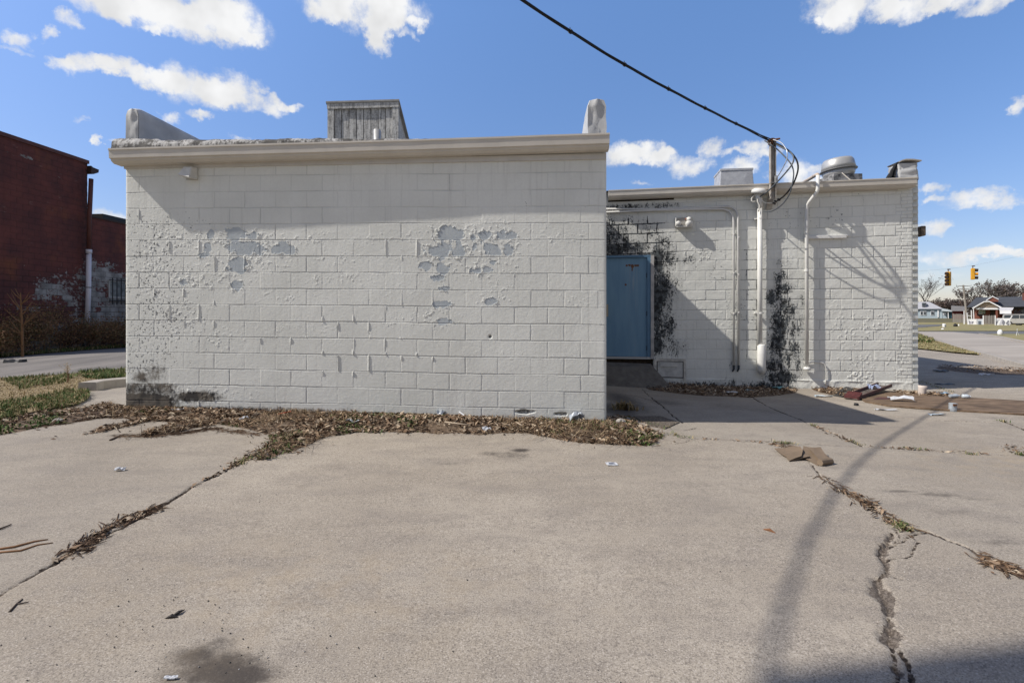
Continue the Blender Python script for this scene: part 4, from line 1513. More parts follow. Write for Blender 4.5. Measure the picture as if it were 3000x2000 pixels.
# gutter end and drainpipe
b = MB(); b.prism([RW(-.02, -.1, H_RED - .42), RW(-.12, -.1, H_RED - .40), RW(-.34, -.1, H_RED - .28), RW(-.36, -.1, H_RED - .16), RW(-.10, -.1, H_RED - .14), RW(-.02, -.1, H_RED - .10)], RN * .24)
b.build('gutter', mat('dark_gutter', (.05, .03, .026), .6), rb)
ZC = 19.72
pt = [P(267, 524, ZC), P(262, 640, ZC), P(260, 737, ZC)]
b = MB(); b.tube(pt, .075, 10); dp = b.build('drainpipe', M_REDTRIM, rb, smooth=True)
b = MB(); b.tube([P(260.5, 733, ZC), P(259, 860, ZC), P(255, 952, ZC)], .083, 14); b.tube([P(260.6, 731, ZC), P(260.4, 742, ZC)], .10, 14)
b.build('lower_pipe', mat('white_plastic_pipe', (.66, .64, .70), .4, .08, 3), dp, smooth=True)
for y in (744, 841):
    b = MB(); b.tube([P(259.8, y, ZC), P(259.8, y + 2, ZC)], .088, 14); b.build('pipe_joint', M_BLACK, dp)
b = MB(); b.tube([P(255, 952, ZC), P(255.5, 972, ZC)], .07, 12); b.build('pipe_foot', mat('clay_pipe', (.36, .28, .27), .8, .2), dp)
# barred window
aw = -(P(318, 850, 20.83) - RC).dot(RD); aw = -abs(aw)
zw1 = CAMH + (925 - 819) / 1500 * 20.9; zw0 = CAMH + (925 - 873) / 1500 * 20.9
b = MB(); b.fbox(RW, aw - 1.3, aw, .0, .03, zw0, zw1)
win = b.build('window', mat('window_frame_grey', (.46, .46, .45), .6, .2), rb)
b = MB(); b.fbox(RW, aw - 1.25, aw - .07, .03, .036, zw0 + .08, zw1 - .07); b.build('pane', mat('dirty_glass', (.10, .12, .13), .25, .5, 5, col2=(.26, .28, .29)), win)
for i in range(6):
    a = aw - .10 - i * .21
    b = MB(); b.tube([RW(a, .10, zw0 - .26), RW(a, .10, zw1 + .08)], .020, 6); b.build('bar', M_BLACK, win)
b = MB(); b.tube([RW(aw + .03, .085, zw0 - .1), RW(aw - 1.35, .085, zw0 - .1)], .022, 6); b.build('cross_bar', M_BLACK, win)
b = MB(); b.tube([RW(aw + .03, .085, zw1 - .02), RW(aw - 1.35, .085, zw1 - .02)], .018, 6); b.build('cross_bar', M_BLACK, win)

# ================================================================== GROUND
def concrete_mat():
    t = NT('old_concrete', .9, .2)
    a = t.noise(.55, 5, .6)
    a2 = t.noise(2.6, 5, .65, stretch=(.7, 1.6, 1))
    sp = t.noise(150, 3, .75)
    sp2 = t.noise(42, 5, .75)
    c = t.mix(t.ramp(a, .36, .66), (.335, .288, .230), (.418, .365, .296))
    c = t.mix(t.ramp(a2, .42, .7, 0, .6), c, (.255, .222, .188))
    c = t.mix(t.ramp(sp2, .48, .70, 0, .62), c, (.165, .142, .12))
    c = t.mix(t.ramp(sp, .53, .64, 0, .85), c, (.12, .105, .09))
    c = t.mix(t.ramp(sp, .44, .34, 0, .75), c, (.60, .54, .47))
    a3 = t.noise(5.5, 6, .72)
    c = t.mix(t.ramp(a3, .52, .74, 0, .38), c, (.20, .17, .14))
    c = t.mix(t.ramp(t.noise(1.7, 6, .7), .40, .28, 0, .35), c, (.46, .40, .32))
    st = t.math('ADD', t.attr('stain'), t.math('MULTIPLY', t.math('SUBTRACT', t.noise(16, 6, .8), .5), 1.1))
    c = t.mix(t.math('MULTIPLY', t.math('MULTIPLY', t.ramp(st, .10, .85), t.ramp(t.attr('stain'), .02, .25)), .95), c, (.062, .052, .045))
    c = t.mix(t.ramp(t.attr('tone'), 0, 1, 0, .30, False), c, (.235, .215, .19))
    c = t.mix(t.ramp(t.noise(80, 3, .8), .55, .68, 0, .55), c, (.13, .112, .094))
    yl = t.attr('tan')
    c = t.mix(t.math('MULTIPLY', yl, t.ramp(t.noise(5, 5, .7), .4, .7, 0, .6)), c, (.40, .31, .20))
    d = t.math('ADD', t.attr('dirt'), t.math('MULTIPLY', t.math('SUBTRACT', t.noise(14, 6, .75), .5), .8))
    c = t.mix(t.math('MULTIPLY', t.ramp(d, .38, .62), t.ramp(t.attr('dirt'), .02, .15)), c,
              t.mix(t.ramp(t.noise(45, 4, .7), .38, .62), (.075, .052, .036), (.20, .145, .10)))
    # cracks: distance to the crack line in metres
    cr = t.math('ADD', t.attr('crack'), t.math('MULTIPLY', t.math('SUBTRACT', t.noise(45, 4, .7), .5), .016))
    c = t.mix(t.ramp(cr, .003, -.001), c, t.mix(t.ramp(t.noise(60, 3, .7), .4, .62), (.028, .022, .018), (.11, .085, .065)))
    spl = t.math('ADD', t.attr('spall'), t.math('MULTIPLY', t.math('SUBTRACT', t.noise(38, 5, .8), .5), .055))
    c = t.mix(t.ramp(spl, .002, -.002), c, t.mix(t.ramp(t.noise(90, 3, .7), .4, .65), (.085, .068, .055), (.20, .168, .138)))
    h = t.math('ADD', t.math('MULTIPLY', sp, .6), t.math('MULTIPLY', sp2, .5))
    t.bump(h, .35, .006)
    return t.color(c)


M_CONC = concrete_mat()


def seg_dist(X, Y, pts):
    """distance to a polyline and the running length fraction of the nearest point"""
    best = np.full(X.shape, 9.0)
    for (a, c) in zip(pts[:-1], pts[1:]):
        dx, dy = c[0] - a[0], c[1] - a[1]
        L2 = dx * dx + dy * dy + 1e-9
        t = np.clip(((X - a[0]) * dx + (Y - a[1]) * dy) / L2, 0, 1)
        d = np.hypot(X - a[0] - t * dx, Y - a[1] - t * dy)
        best = np.minimum(best, d)
    return best


# cracks and joints as seen in the photograph (half width in metres)
CRACKS = [([(-200,1850),(0,1745),(100,1690),(180,1640),(235,1610),(330,1560),(420,1515),(470,1490),(560,1430),(640,1393),(690,1365),(760,1325),(800,1290)], .012),
          ([(1960,1283),(2050,1286),(2200,1290),(2260,1293),(2320,1300),(2400,1303),(2530,1310),(2620,1316),(2720,1322),(2850,1331),(3050,1337)], .008),
          ([(1880,1140),(1897,1156),(1921,1176),(1939,1188),(1972,1219),(2000,1240)], .010),
          ([(2160,1140),(2210,1168),(2255,1193),(2349,1232),(2383,1247),(2425,1264),(2480,1287),(2527,1310)], .011),
          ([(2262,1296),(2300,1318),(2340,1338),(2372,1352),(2400,1393),(2463,1437),(2527,1461),(2574,1504),(2650,1553)], .007),
          ([(2650,1553),(2710,1555),(2765,1576),(2842,1610),(2927,1661),(3000,1691),(3080,1720)], .008),
          ([(2715,1561),(2690,1566),(2664,1576),(2640,1590),(2614,1599),(2591,1607)], .006),
          ([(2700,1588),(2671,1618),(2650,1628),(2629,1637),(2595,1640)], .004),
          ([(2640,1909),(2656,1936),(2660,1962),(2671,2000),(2680,2040)], .008),
          ([(2587,1691),(2620,1694),(2656,1698)], .004),
          ([(2360,1194),(2417,1197),(2460,1201),(2592,1217),(2680,1229),(2772,1233),(2896,1237)], .012),
          ([(2927,1231),(2960,1242),(3000,1260),(3040,1280)], .012),
          ([(1780,1150),(1850,1158),(1920,1176)], .008),
          ([(2050,1286),(1985,1300),(1940,1296)], .006),
          ([(2010,1262),(2040,1255),(2075,1258)], .006),
          ([(2340,1398),(2400,1393)], .003),
          ([(2480,1805),(2560,1822),(2640,1838)], .002),
          ([(2610,1560),(2598,1585),(2591,1607),(2588,1625),(2594,1664),(2582,1685),(2576,1702),(2583,1733),(2588,1750),(2606,1798),(2602,1825),(2610,1851),(2606,1878),(2616,1909),(2620,1955),(2625,2000),(2626,2060)], .007),
          ([(2628,1553),(2634,1572),(2622,1590)], .004), ([(2576,1590),(2584,1600),(2580,1625)], .004)]
SPALLS = [([(2606,1565),(2596,1590),(2591,1607),(2590,1637)], .014), ([(2592,1640),(2595,1664),(2584,1690)], .016), ([(2575,1700),(2576,1725)], .016), ([(2583,1733),(2595,1763),(2606,1798)], .034),
          ([(2602,1815),(2606,1840)], .020), ([(2606,1851),(2606,1878)], .026), ([(2618,1950),(2622,1960)], .02), ([(2583,1733),(2570,1745)], .02), ([(2610,1790),(2598,1775)], .03), ([(2608,1852),(2606,1876)], .034)]
LITTER_PX = [(366,1193),(560,1196),(900,1205),(1200,1215),(1500,1226),(1776,1236),(1800,1222),(1850,1225),(1880,1252),(1950,1278),(1925,1298),(1900,1308),(1860,1306),(1780,1304),(1700,1299),(1640,1291),(1590,1280),(1540,1271),
             (1470,1270),(1400,1276),(1340,1270),(1280,1274),(1230,1268),(1180,1271),(1130,1266),(1100,1272),(1050,1268),(1000,1276),(955,1280),(925,1296),(900,1308),(860,1326),(820,1334),(780,1350),(745,1352),(765,1325),(790,1298),(788,1276),(740,1262),(690,1252),(640,1244),(600,1252),(560,1256),(520,1268),(480,1272),(430,1282),(400,1280),(445,1264),
             (500,1248),(520,1238),(470,1236),(440,1236),(400,1246),(360,1254),(300,1268),(240,1276),(300,1256),(350,1244),(390,1228),(330,1228),(290,1226),(230,1232),(180,1243),(120,1252),(60,1266),(0,1276),(-120,1292),(-120,1262),(0,1238),(140,1207),(250,1198),(310,1184)]
LITTER2_PX = [(1880,1120),(1960,1118),(2100,1126),(2240,1134),(2340,1142),(2330,1152),(2270,1160),(2200,1166),(2130,1162),(2060,1160),(1980,1152),(1900,1142)]
LITTER3_PX = [(2360,1132),(2420,1130),(2480,1138),(2530,1146),(2570,1150),(2500,1170),(2440,1158),(2400,1150)]
LITTER4_PX = [(2615,1146),(2700,1150),(2790,1156),(2800,1164),(2740,1166),(2640,1160)]
LITTER5_PX = [(2750,1070),(2850,1074),(3000,1080),(3080,1084),(3080,1100),(3000,1096),(2880,1094),(2800,1086),(2740,1077)]


def poly_world(px):
    return np.array([(lambda p: (p.x, p.y))(gp(x, y)) for x, y in px])


def in_poly(X, Y, poly):
    c = np.zeros(X.shape, dtype=bool)
    n = len(poly)
    j = n - 1
    for i in range(n):
        xi, yi = poly[i]; xj, yj = poly[j]
        cond = ((yi > Y) != (yj > Y)) & (X < (xj - xi) * (Y - yi) / (yj - yi + 1e-12) + xi)
        c ^= cond
        j = i
    return c


def poly_field(X, Y, poly, soft):
    """1 inside, soft edge"""
    d = seg_dist(X, Y, [tuple(p) for p in poly] + [tuple(poly[0])])
    ins = in_poly(X, Y, poly)
    sd = np.where(ins, d, -d)
    return sstep(-soft, soft, sd), sd


LIT = [poly_world(p) for p in (LITTER_PX, LITTER2_PX, LITTER3_PX, LITTER4_PX, LITTER5_PX)]
STAINS = [(640,1965,130,60,1.0),(580,1925,100,50,.75),(700,1985,110,50,1.0),(640,1885,60,30,.55),(520,1985,90,40,.6),(760,1975,60,30,.5),(1500,1335,70,14,.5),(1440,1330,40,8,.55),(1525,1320,30,6,.9),(1320,1360,60,6,.35),(480,1805,28,5,.25),(980,1330,30,10,.2),
          (2750,1450,90,8,.55),(2640,1440,60,5,.6),(2860,1462,80,8,.35),(2780,1500,110,14,.35),(2930,1590,90,10,.45),(2450,1160,40,6,.3),(2900,1225,80,8,.3),(2830,1232,60,8,.25),
          (1950,1180,60,10,.5),(1830,1175,50,30,.8),(1810,1200,60,22,.9),(820,1620,160,60,.18),(300,1330,200,30,.25),(620,1320,160,20,.25),(210,1290,90,12,.25),(2130,1190,80,14,.35),(2240,1205,60,12,.3),(1040,1650,120,40,.16),(330,1720,60,20,.2)]


def lot_fields(X, Y):
    cr = np.full(X.shape, 1.0); sp = np.full(X.shape, 1.0)
    for dst, lst in ((cr, CRACKS), (sp, SPALLS)):
        for pts, hw in lst:
            w = [(p.x, p.y) for p in (gp(x, y) for x, y in pts)]
            xs = [q[0] for q in w]; ys = [q[1] for q in w]
            m = (X > min(xs) - .3) & (X < max(xs) + .3) & (Y > min(ys) - .3) & (Y < max(ys) + .3)
            if not m.any(): continue
            xm, ym = X[m], Y[m]
            wx = (fbm(xm * 9, ym * 9, 401, 4, .6) - .5) * .055; wy = (fbm(xm * 9, ym * 9, 411, 4, .6) - .5) * .055
            d = seg_dist(xm + wx, ym + wy, w) - hw * (.45 + 1.1 * vnoise(xm * 5, ym * 5, 421))
            dst[m] = np.minimum(dst[m], d)
    dirt = np.zeros(X.shape)
    mound = np.zeros(X.shape)
    for i, poly in enumerate(LIT):
        f, sd = poly_field(X, Y, poly, .07)
        dirt = np.maximum(dirt, f * .85)
        mound = np.maximum(mound, np.clip(sd, 0, .4) * (.07 if i == 0 else .05))
    # dirt gathers along the joints
    j1 = seg_dist(X, Y, [(p.x, p.y) for p in (gp(x, y) for x, y in [(180,1640),(235,1605),(330,1545),(420,1505),(470,1490)])])
    dirt = np.maximum(dirt, .62 * np.exp(-(j1 / .06) ** 2))
    j2 = seg_dist(X, Y, [(p.x, p.y) for p in (gp(x, y) for x, y in [(690,1365),(760,1325),(830,1290)])])
    dirt = np.maximum(dirt, .6 * np.exp(-(j2 / .07) ** 2))
    stain = np.zeros(X.shape)
    for (x, y, rx, ry, w) in STAINS:
        c = gp(x, y); ex = gp(x + rx, y); ey = gp(x, y - ry)
        a = abs(ex.x - c.x); bq = abs(ey.y - c.y)
        q = np.exp(-((X - c.x - (Y - c.y) * c.x / c.y * .0) / a) ** 2 - ((Y - c.y) / bq) ** 2)
        stain = np.maximum(stain, w * q)
    # drying tide marks by the foot of the walls
    tan = np.exp(-((X - 5.2) / 1.4) ** 2 - ((Y - 4.6) / .7) ** 2) + .5 * np.exp(-((X + 1) / 1.2) ** 2 - ((Y - 2.4) / .5) ** 2)
    # neighbouring slabs were poured and weathered differently
    def side(p, q):
        a, c = gp(*p), gp(*q)
        return (c.x - a.x) * (Y - a.y) - (c.y - a.y) * (X - a.x) > 0
    tone = .55 * side((0, 1745), (690, 1365)) * (X < 1) + .75 * (side((2050, 1286), (2850, 1331)) & side((2527, 1310), (2255, 1193))) + .35 * (side((2400, 1393), (2927, 1661)) & ~side((2050, 1286), (2850, 1331)))
    tone = np.clip(tone + (fbm(X * .8, Y * .8, 471, 4) - .5) * .8, 0, 1)
    return cr, sp, dirt, mound, stain, tan, tone


def lot(name, x0, x1, y0, y1, st, dz, detail):
    nx, ny = int((x1 - x0) / st) + 1, int((y1 - y0) / st) + 1
    X, Y = np.meshgrid(np.linspace(x0, x1, nx), np.linspace(y0, y1, ny), indexing='ij')
    Z = G(X, Y) + dz
    cr, sp, dirt, mound, stain, tan, tone = lot_fields(X, Y)
    if detail:
        Z = Z - .016 * sstep(.004, -.008, cr) - .014 * sstep(.01, -.015, sp + (fbm(X * 24, Y * 24, 431, 3) - .5) * .05)
        Z = Z + mound * (.5 + fbm(X * 5, Y * 5, 441, 3)) + (fbm(X * 1.3, Y * 1.3, 451, 3) - .5) * .012
        # broken slab edges stand a little proud
    co = np.stack([X, Y, Z], -1).reshape(-1, 3)
    o = np_mesh(name, co, grid_faces(nx, ny), M_CONC, attrs=dict(crack=cr, spall=sp, dirt=dirt, stain=stain, tan=tan, tone=tone))
    return tag(o, kind='structure')


lot('parking_lot', -7.2, 9.2, 1.2, 11.2, .0125, .004, True)
lot('pavement', -9, 17.5, -14, 26, .12, -.022, False)

M_SOIL = mat('dry_lawn_soil', (.17, .135, .075), .95, .35, 1.2, .4, 30, col2=(.10, .10, .045), detail=8)
# one sheet of ground out to the horizon
gx = np.concatenate([np.linspace(-700, -60, 33), np.linspace(-58, 58, 146), np.linspace(60, 700, 33)])
gy = np.concatenate([np.linspace(-200, -22, 10), np.linspace(-20, 60, 101), np.linspace(62, 180, 40), np.linspace(200, 1500, 27)])
X, Y = np.meshgrid(gx, gy, indexing='ij')
Z = G(X, Y) - .045
tag(np_mesh('ground', np.stack([X, Y, Z], -1).reshape(-1, 3), grid_faces(len(gx), len(gy)), M_SOIL), kind='structure')


def sheet(name, poly, m, dz, st, kind='structure'):
    """ground-hugging sheet cut to a polygon of world points"""
    poly = np.array(poly)
    x0, y0 = poly.min(0); x1, y1 = poly.max(0)
    nx, ny = max(2, int((x1 - x0) / st) + 1), max(2, int((y1 - y0) / st) + 1)
    X, Y = np.meshgrid(np.linspace(x0, x1, nx), np.linspace(y0, y1, ny), indexing='ij')
    # pull grid points just outside onto the rim so that the edge is clean
    ins = in_poly(X, Y, poly)
    F = grid_faces(nx, ny)
    fi = ins.reshape(-1)[F]
    keep = fi.any(1)
    XY = np.stack([X, Y], -1).reshape(-1, 2)
    need = np.zeros(len(XY), dtype=bool); need[F[keep].ravel()] = True
    mv = need & ~ins.reshape(-1)
    ring = np.vstack([poly, poly[:1]])
    pts = XY[mv]
    best = np.full(len(pts), 1e9); bp = pts.copy()
    for a, c in zip(ring[:-1], ring[1:]):
        d = c - a
        t = np.clip(((pts - a) @ d) / (d @ d + 1e-12), 0, 1)
        q = a + t[:, None] * d
        dd = np.hypot(*(pts - q).T)
        k = dd < best
        best[k] = dd[k]; bp[k] = q[k]
    XY[mv] = bp
    Z = G(XY[:, 0], XY[:, 1]) + dz
    co = np.column_stack([XY, Z])
    used = np.unique(F[keep])
    remap = np.full(len(XY), -1); remap[used] = np.arange(len(used))
    o = np_mesh(name, co[used], remap[F[keep]], m)
    return tag(o, kind=kind)


def asphalt_mat():
    t = NT('worn_asphalt', .9, .25)
    c = t.mix(t.ramp(t.noise(.8, 6, .65, stretch=(1.6, .4, 1)), .38, .65), (.155, .142, .130), (.235, .212, .19))
    c = t.mix(t.ramp(t.noise(95, 3, .7), .5, .7, 0, .6), c, (.09, .085, .08))
    c = t.mix(t.ramp(t.noise(120, 2), .38, .28, 0, .5), c, (.38, .35, .32))
    t.bump(t.noise(120, 3), .4, .008)
    return t.color(c)


M_ASPH = asphalt_mat()
GPW = lambda pts: [(lambda p: (p.x, p.y))(gp(x, y)) for x, y in pts]
asph = GPW([(-250, 1150), (0, 1117), (120, 1112), (250, 1100), (366, 1092)]) + [(-4.0, 10.6), (-4.2, 40), (-14.4, 40), (-15.0, 24), (-15.3, 19.8), (-15.55, 15.0), (-15.7, 9)]
sheet('asphalt_drive', asph, M_ASPH, .008, .30)
# grass verge at the foot of the red wall
sheet('verge', [(-15.2, 24), (-15.3, 19.8), (-15.55, 15.0), (-15.8, 8), (-18, 8), (-17.2, 16), (-16.3, 22), (-16, 24)], mat('verge_soil', (.09, .085, .035), .95, .4, 3, .4, 30, col2=(.07, .055, .035)), .03, .2)
# grassy bed at the left with a stub of kerb
bed_px = [(-250, 1146), (0, 1112), (150, 1104), (250, 1096), (366, 1090), (366, 1120), (262, 1128), (255, 1150), (262, 1170), (225, 1190), (140, 1204), (0, 1236), (-250, 1290)]
BED = GPW(bed_px)
sheet('grass_bed', BED, mat('straw_soil', (.30, .225, .13), .95, .45, 5, .6, 40, col2=(.16, .115, .065), detail=8), .035, .12)

# right-hand side: street, grass, cross street
M_STREET = None
def street_mat():
    t = NT('street_concrete', .9, .2)
    c = t.mix(t.ramp(t.noise(.25, 6, .65, stretch=(.5, 2.2, 1)), .38, .65), (.34, .30, .255), (.425, .38, .325))
    c = t.mix(t.ramp(t.noise(60, 3, .7), .52, .72, 0, .4), c, (.2, .18, .16))
    return t.color(c)
M_STREET = street_mat()
st_poly = GPW([(2690, 971), (2790, 972), (2870, 978), (2925, 987), (3000, 1003), (3200, 1040), (3200, 1115), (3060, 1090), (3000, 1074), (2890, 1041), (2800, 1016), (2738, 996), (2690, 983)])
sheet('street', st_poly, M_STREET, -.004, 1.0)
cross = GPW([(2500, 969.5), (3300, 969.5), (3300, 978), (3000, 978), (2880, 977.5), (2690, 971.5), (2500, 971.5)])
sheet('cross_street', cross, mat('dark_asphalt', (.16, .155, .15), .9, .2, .4), -.012, 2.0)
M_LAWN = mat('winter_lawn', (.33, .265, .13), .95, .3, .35, .5, 6, col2=(.20, .19, .075), detail=8)
sheet('lawn', GPW([(2600, 944), (3300, 944), (3300, 968.5), (2600, 968.5)]), M_LAWN, -.015, 4.0)
sheet('grass_strip', GPW([(2660, 975), (2690, 983), (2738, 997), (2800, 1018), (2890, 1042), (2840, 1037), (2790, 1033), (2690, 1022), (2560, 1012), (2560, 975)]), M_LAWN, .035, .5)
sheet('grass_island', GPW([(2872, 980), (2940, 979), (3300, 981), (3300, 1055), (3200, 1037), (3000, 1002), (2925, 986.5)]), M_LAWN, .035, .8)
# side street behind the island
sheet('side_street', GPW([(2690, 951), (2765, 950.5), (2750, 955), (2700, 959), (2600, 960), (2600, 951)]), mat('dark_asphalt', (.16, .155, .15)), .012, 2.0)


def kerb(name, pts, label, w=.15, h=.13, m=None, group=None):
    ps = [gp(x, y) for x, y in pts]
    b = MB()
    rows = []
    for i, p in enumerate(ps):
        t = (ps[min(i + 1, len(ps) - 1)] - ps[max(i - 1, 0)]); t.z = 0; t.normalize()
        n = Vector((-t.y, t.x, 0)) * w / 2
        rows.append([p - n - ZUP * .1, p + n - ZUP * .1, p + n * .95 + ZUP * (h - .01), p + n * .8 + ZUP * h, p - n * .8 + ZUP * h, p - n * .95 + ZUP * (h - .01)])
    k = 6
    vs = [q for r in rows for q in r]
    fs = [(i * k + j, i * k + (j + 1) % k, (i + 1) * k + (j + 1) % k, (i + 1) * k + j) for i in range(len(rows) - 1) for j in range(k)]
    fs += [tuple(range(k)), tuple(range((len(rows) - 1) * k, len(rows) * k))]
    b.add(vs, fs)
    o = b.build(name, m or mat('kerb_concrete', (.40, .36, .31), .9, .25, 6, .4, 40), origin=ps[0])
    return tag(o, label, 'kerb', group)


kerb('kerb', [(2738, 997), (2770, 1006), (2800, 1016), (2845, 1029), (2890, 1041), (2930, 1053), (2965, 1064), (3000, 1074), (3090, 1098)], 'long pale kerb curving between the dry grass strip and the concrete street', .22, .10)
kerb('kerb', [(2872, 979.5), (2925, 987.5), (2960, 995), (3000, 1003), (3100, 1022)], 'pale kerb along the far grass island of the concrete street', .22, .08)
o = kerb('kerb', [(256, 1146), (285, 1139), (330, 1134), (400, 1128)], 'broken stub of concrete kerb between the grass and the left corner of the grey building', .26, .14)
# ================================================================== LEAVES, GRASS, WEEDS (nobody could count them)
def tint_mat(name, cols, rough=.8, trans=0.0, spec=.2):
    t = NT(name, rough, spec)
    r = t.N.new('ShaderNodeValToRGB')
    t.L.new(t.attr('tint'), r.inputs[0])
    e = r.color_ramp.elements
    while len(e) < len(cols): e.new(.5)
    for i, c in enumerate(cols):
        e[i].position = i / (len(cols) - 1); e[i].color = (*c, 1)
    return t.color(r.outputs[0])


M_LEAF = tint_mat('dead_leaf', [(.045, .028, .018), (.12, .072, .042), (.20, .13, .08), (.33, .23, .15), (.50, .41, .30), (.07, .045, .03)])
M_GRASS = tint_mat('grass_blade', [(.03, .06, .014), (.06, .105, .026), (.11, .15, .045), (.27, .22, .11), (.40, .32, .18), (.22, .15, .07)])
M_STRAW = tint_mat('dry_stem', [(.05, .03, .02), (.12, .075, .045), (.24, .16, .09), (.40, .31, .19)])


R_ = np.random.default_rng(99)


def zground(x, y):
    m = np.zeros_like(x)
    for i, poly in enumerate(LIT):
        f, sd = poly_field(x, y, poly, .07)
        m = np.maximum(m, np.clip(sd, 0, .4) * (.07 if i == 0 else .05))
    return G(x, y) + .004 + m * 1.0


def sample_poly(poly, n):
    poly = np.array(poly)
    x0, y0 = poly.min(0); x1, y1 = poly.max(0)
    out = []
    c = 0
    while c < n:
        p = rng.uniform((x0, y0), (x1, y1), (n * 2, 2))
        p = p[in_poly(p[:, 0], p[:, 1], poly)]
        out.append(p); c += len(p)
    return np.concatenate(out)[:n]


def leaves(name, pts, zs, size, label, seed=0, lift=.03, m=None, tint=None, cat='leaf litter', stuff=True):
    """little folded leaves lying about: two quads sharing a mid-rib"""
    n = len(pts)
    R = np.random.default_rng(seed)
    yaw = R.uniform(0, 2 * np.pi, n); L = size * (.45 + 1.5 * R.uniform(0, 1, n) ** 2.2); W = L * R.uniform(.28, .5, n)
    up = R.normal(0, .38, n); cup = R.uniform(-.5, .8, n)
    cx, sx = np.cos(yaw), np.sin(yaw)
    d = np.stack([cx, sx, up], -1); d /= np.linalg.norm(d, axis=1)[:, None]
    s = np.stack([-sx, cx, R.normal(0, .45, n)], -1); s /= np.linalg.norm(s, axis=1)[:, None]
    u = np.cross(d, s)
    u *= np.sign(u[:, 2:3] + 1e-9)
    c0 = np.column_stack([pts, zs + R.uniform(.002, lift, n)])
    a = c0 - d * L[:, None] * .5; e = c0 + d * L[:, None] * .5 + u * (L * .1 * R.normal(0, 1, n))[:, None]
    l = c0 + s * W[:, None] * .5 + u * (W * cup * .5)[:, None]; r = c0 - s * W[:, None] * .5 + u * (W * cup * .5)[:, None]
    co = np.stack([a, l, e, r], 1).reshape(-1, 3)
    k = np.arange(n)[:, None] * 4
    F = np.concatenate([k + np.array([0, 2, 1]), k + np.array([0, 3, 2])])
    t = (R.uniform(0, 1, n) ** 1.15 if tint is None else tint(R, n))
    o = np_mesh(name, co, F, m or M_LEAF, smooth=False, attrs=dict(tint=np.repeat(t, 4)))
    if stuff: tag(o, label, cat, kind='stuff')
    return o


pts = sample_poly(LIT[0], 26000)
dn = fbm(pts[:, 0] * 1.5, pts[:, 1] * 3.0, 611, 4)
pts = pts[R_.uniform(0, 1, len(pts)) < sstep(.30, .66, dn) * .85 + .12]
leaves('leaf_litter', pts, zground(pts[:, 0], pts[:, 1]), .05, 'brown leaf litter heaped along the foot of the taller grey wall', 3, .035)
pts = np.concatenate([sample_poly(LIT[1], 2600), sample_poly(LIT[2], 1100), sample_poly(LIT[3], 500), sample_poly(LIT[4], 600)])
leaves('leaf_litter', pts, zground(pts[:, 0], pts[:, 1]), .055, 'dark leaf litter and rubbish along the foot of the wing', 5, .04)
# loose crumbs beside the heap and along the joints
cl = []
for pp, n, sp in [([(180,1640),(235,1608),(330,1545),(380,1525),(420,1508),(470,1490)], 260, .035), ([(690,1365),(760,1325),(830,1285)], 260, .05), ([(2460,1437),(2527,1461),(2574,1504),(2650,1556)], 240, .03),
                  ([(2900,1648),(3000,1690)], 120, .04), ([(2265,1298),(2300,1312),(2335,1325)], 120, .05), ([(2960,1305),(2985,1330)], 60, .06), ([(2050,1287),(2330,1302)], 60, .02), ([(2380,1247),(2500,1300)], 90, .03), ([(560,1430),(690,1366)], 60, .015), ([(2550,1310),(2900,1332)], 80, .015)]:
    w = [gp(x, y) for x, y in pp]
    for i in range(n):
        k = random.randrange(len(w) - 1); t = random.random()
        q = w[k].lerp(w[k + 1], t)
        cl.append((q.x + random.gauss(0, sp), q.y + random.gauss(0, sp * .8)))
for poly in LIT[:1]:
    e = sample_poly(poly * np.array([1.0, 1.0]), 1700) + rng.normal(0, .13, (1700, 2))
    cl += [tuple(p) for p in e]
pts = np.array(cl)
leaves('leaf_litter', pts, G(pts[:, 0], pts[:, 1]) + .006, .034, 'scattered leaf crumbs caught in the cracks of the concrete', 8, .012)


def blades(name, pts, zs, h, label, seed, spread=.5, m=None, tint=None, w=.006, kind='stuff', cat='grass', bend=.5):
    n = len(pts)
    R = np.random.default_rng(seed)
    yaw = R.uniform(0, 2 * np.pi, n); H = h * R.uniform(.4, 1.25, n)
    lean = np.abs(R.normal(0, spread, n))
    dx, dy = np.cos(yaw), np.sin(yaw)
    sx, sy = -dy, dx
    b0 = np.column_stack([pts, zs - .005])
    wv = np.column_stack([sx, sy, np.zeros(n)]) * (w * R.uniform(.6, 1.4, n))[:, None]
    mid = b0 + np.column_stack([dx * lean * H * .35, dy * lean * H * .35, H * .6])
    tip = b0 + np.column_stack([dx * lean * H * (1 + bend), dy * lean * H * (1 + bend), H * np.clip(1 - lean * .35, .2, 1)])
    co = np.stack([b0 - wv, b0 + wv, mid + wv * .8, mid - wv * .8, tip], 1).reshape(-1, 3)
    k = np.arange(n)[:, None] * 5
    F = np.concatenate([k + np.array([0, 1, 2]), k + np.array([0, 2, 3]), k + np.array([3, 2, 4])])
    t = tint(R, n) if tint else R.uniform(0, 1, n)
    o = np_mesh(name, co, F, m or M_GRASS, smooth=False, attrs=dict(tint=np.repeat(t, 5)))
    if kind: tag(o, label, cat, kind=kind)
    return o


def clumped(poly, n, seed, scale=2.2, thr=.45):
    p = sample_poly(poly, n * 3)
    d = fbm(p[:, 0] * scale, p[:, 1] * scale, seed, 3)
    return p[d > thr][:n]


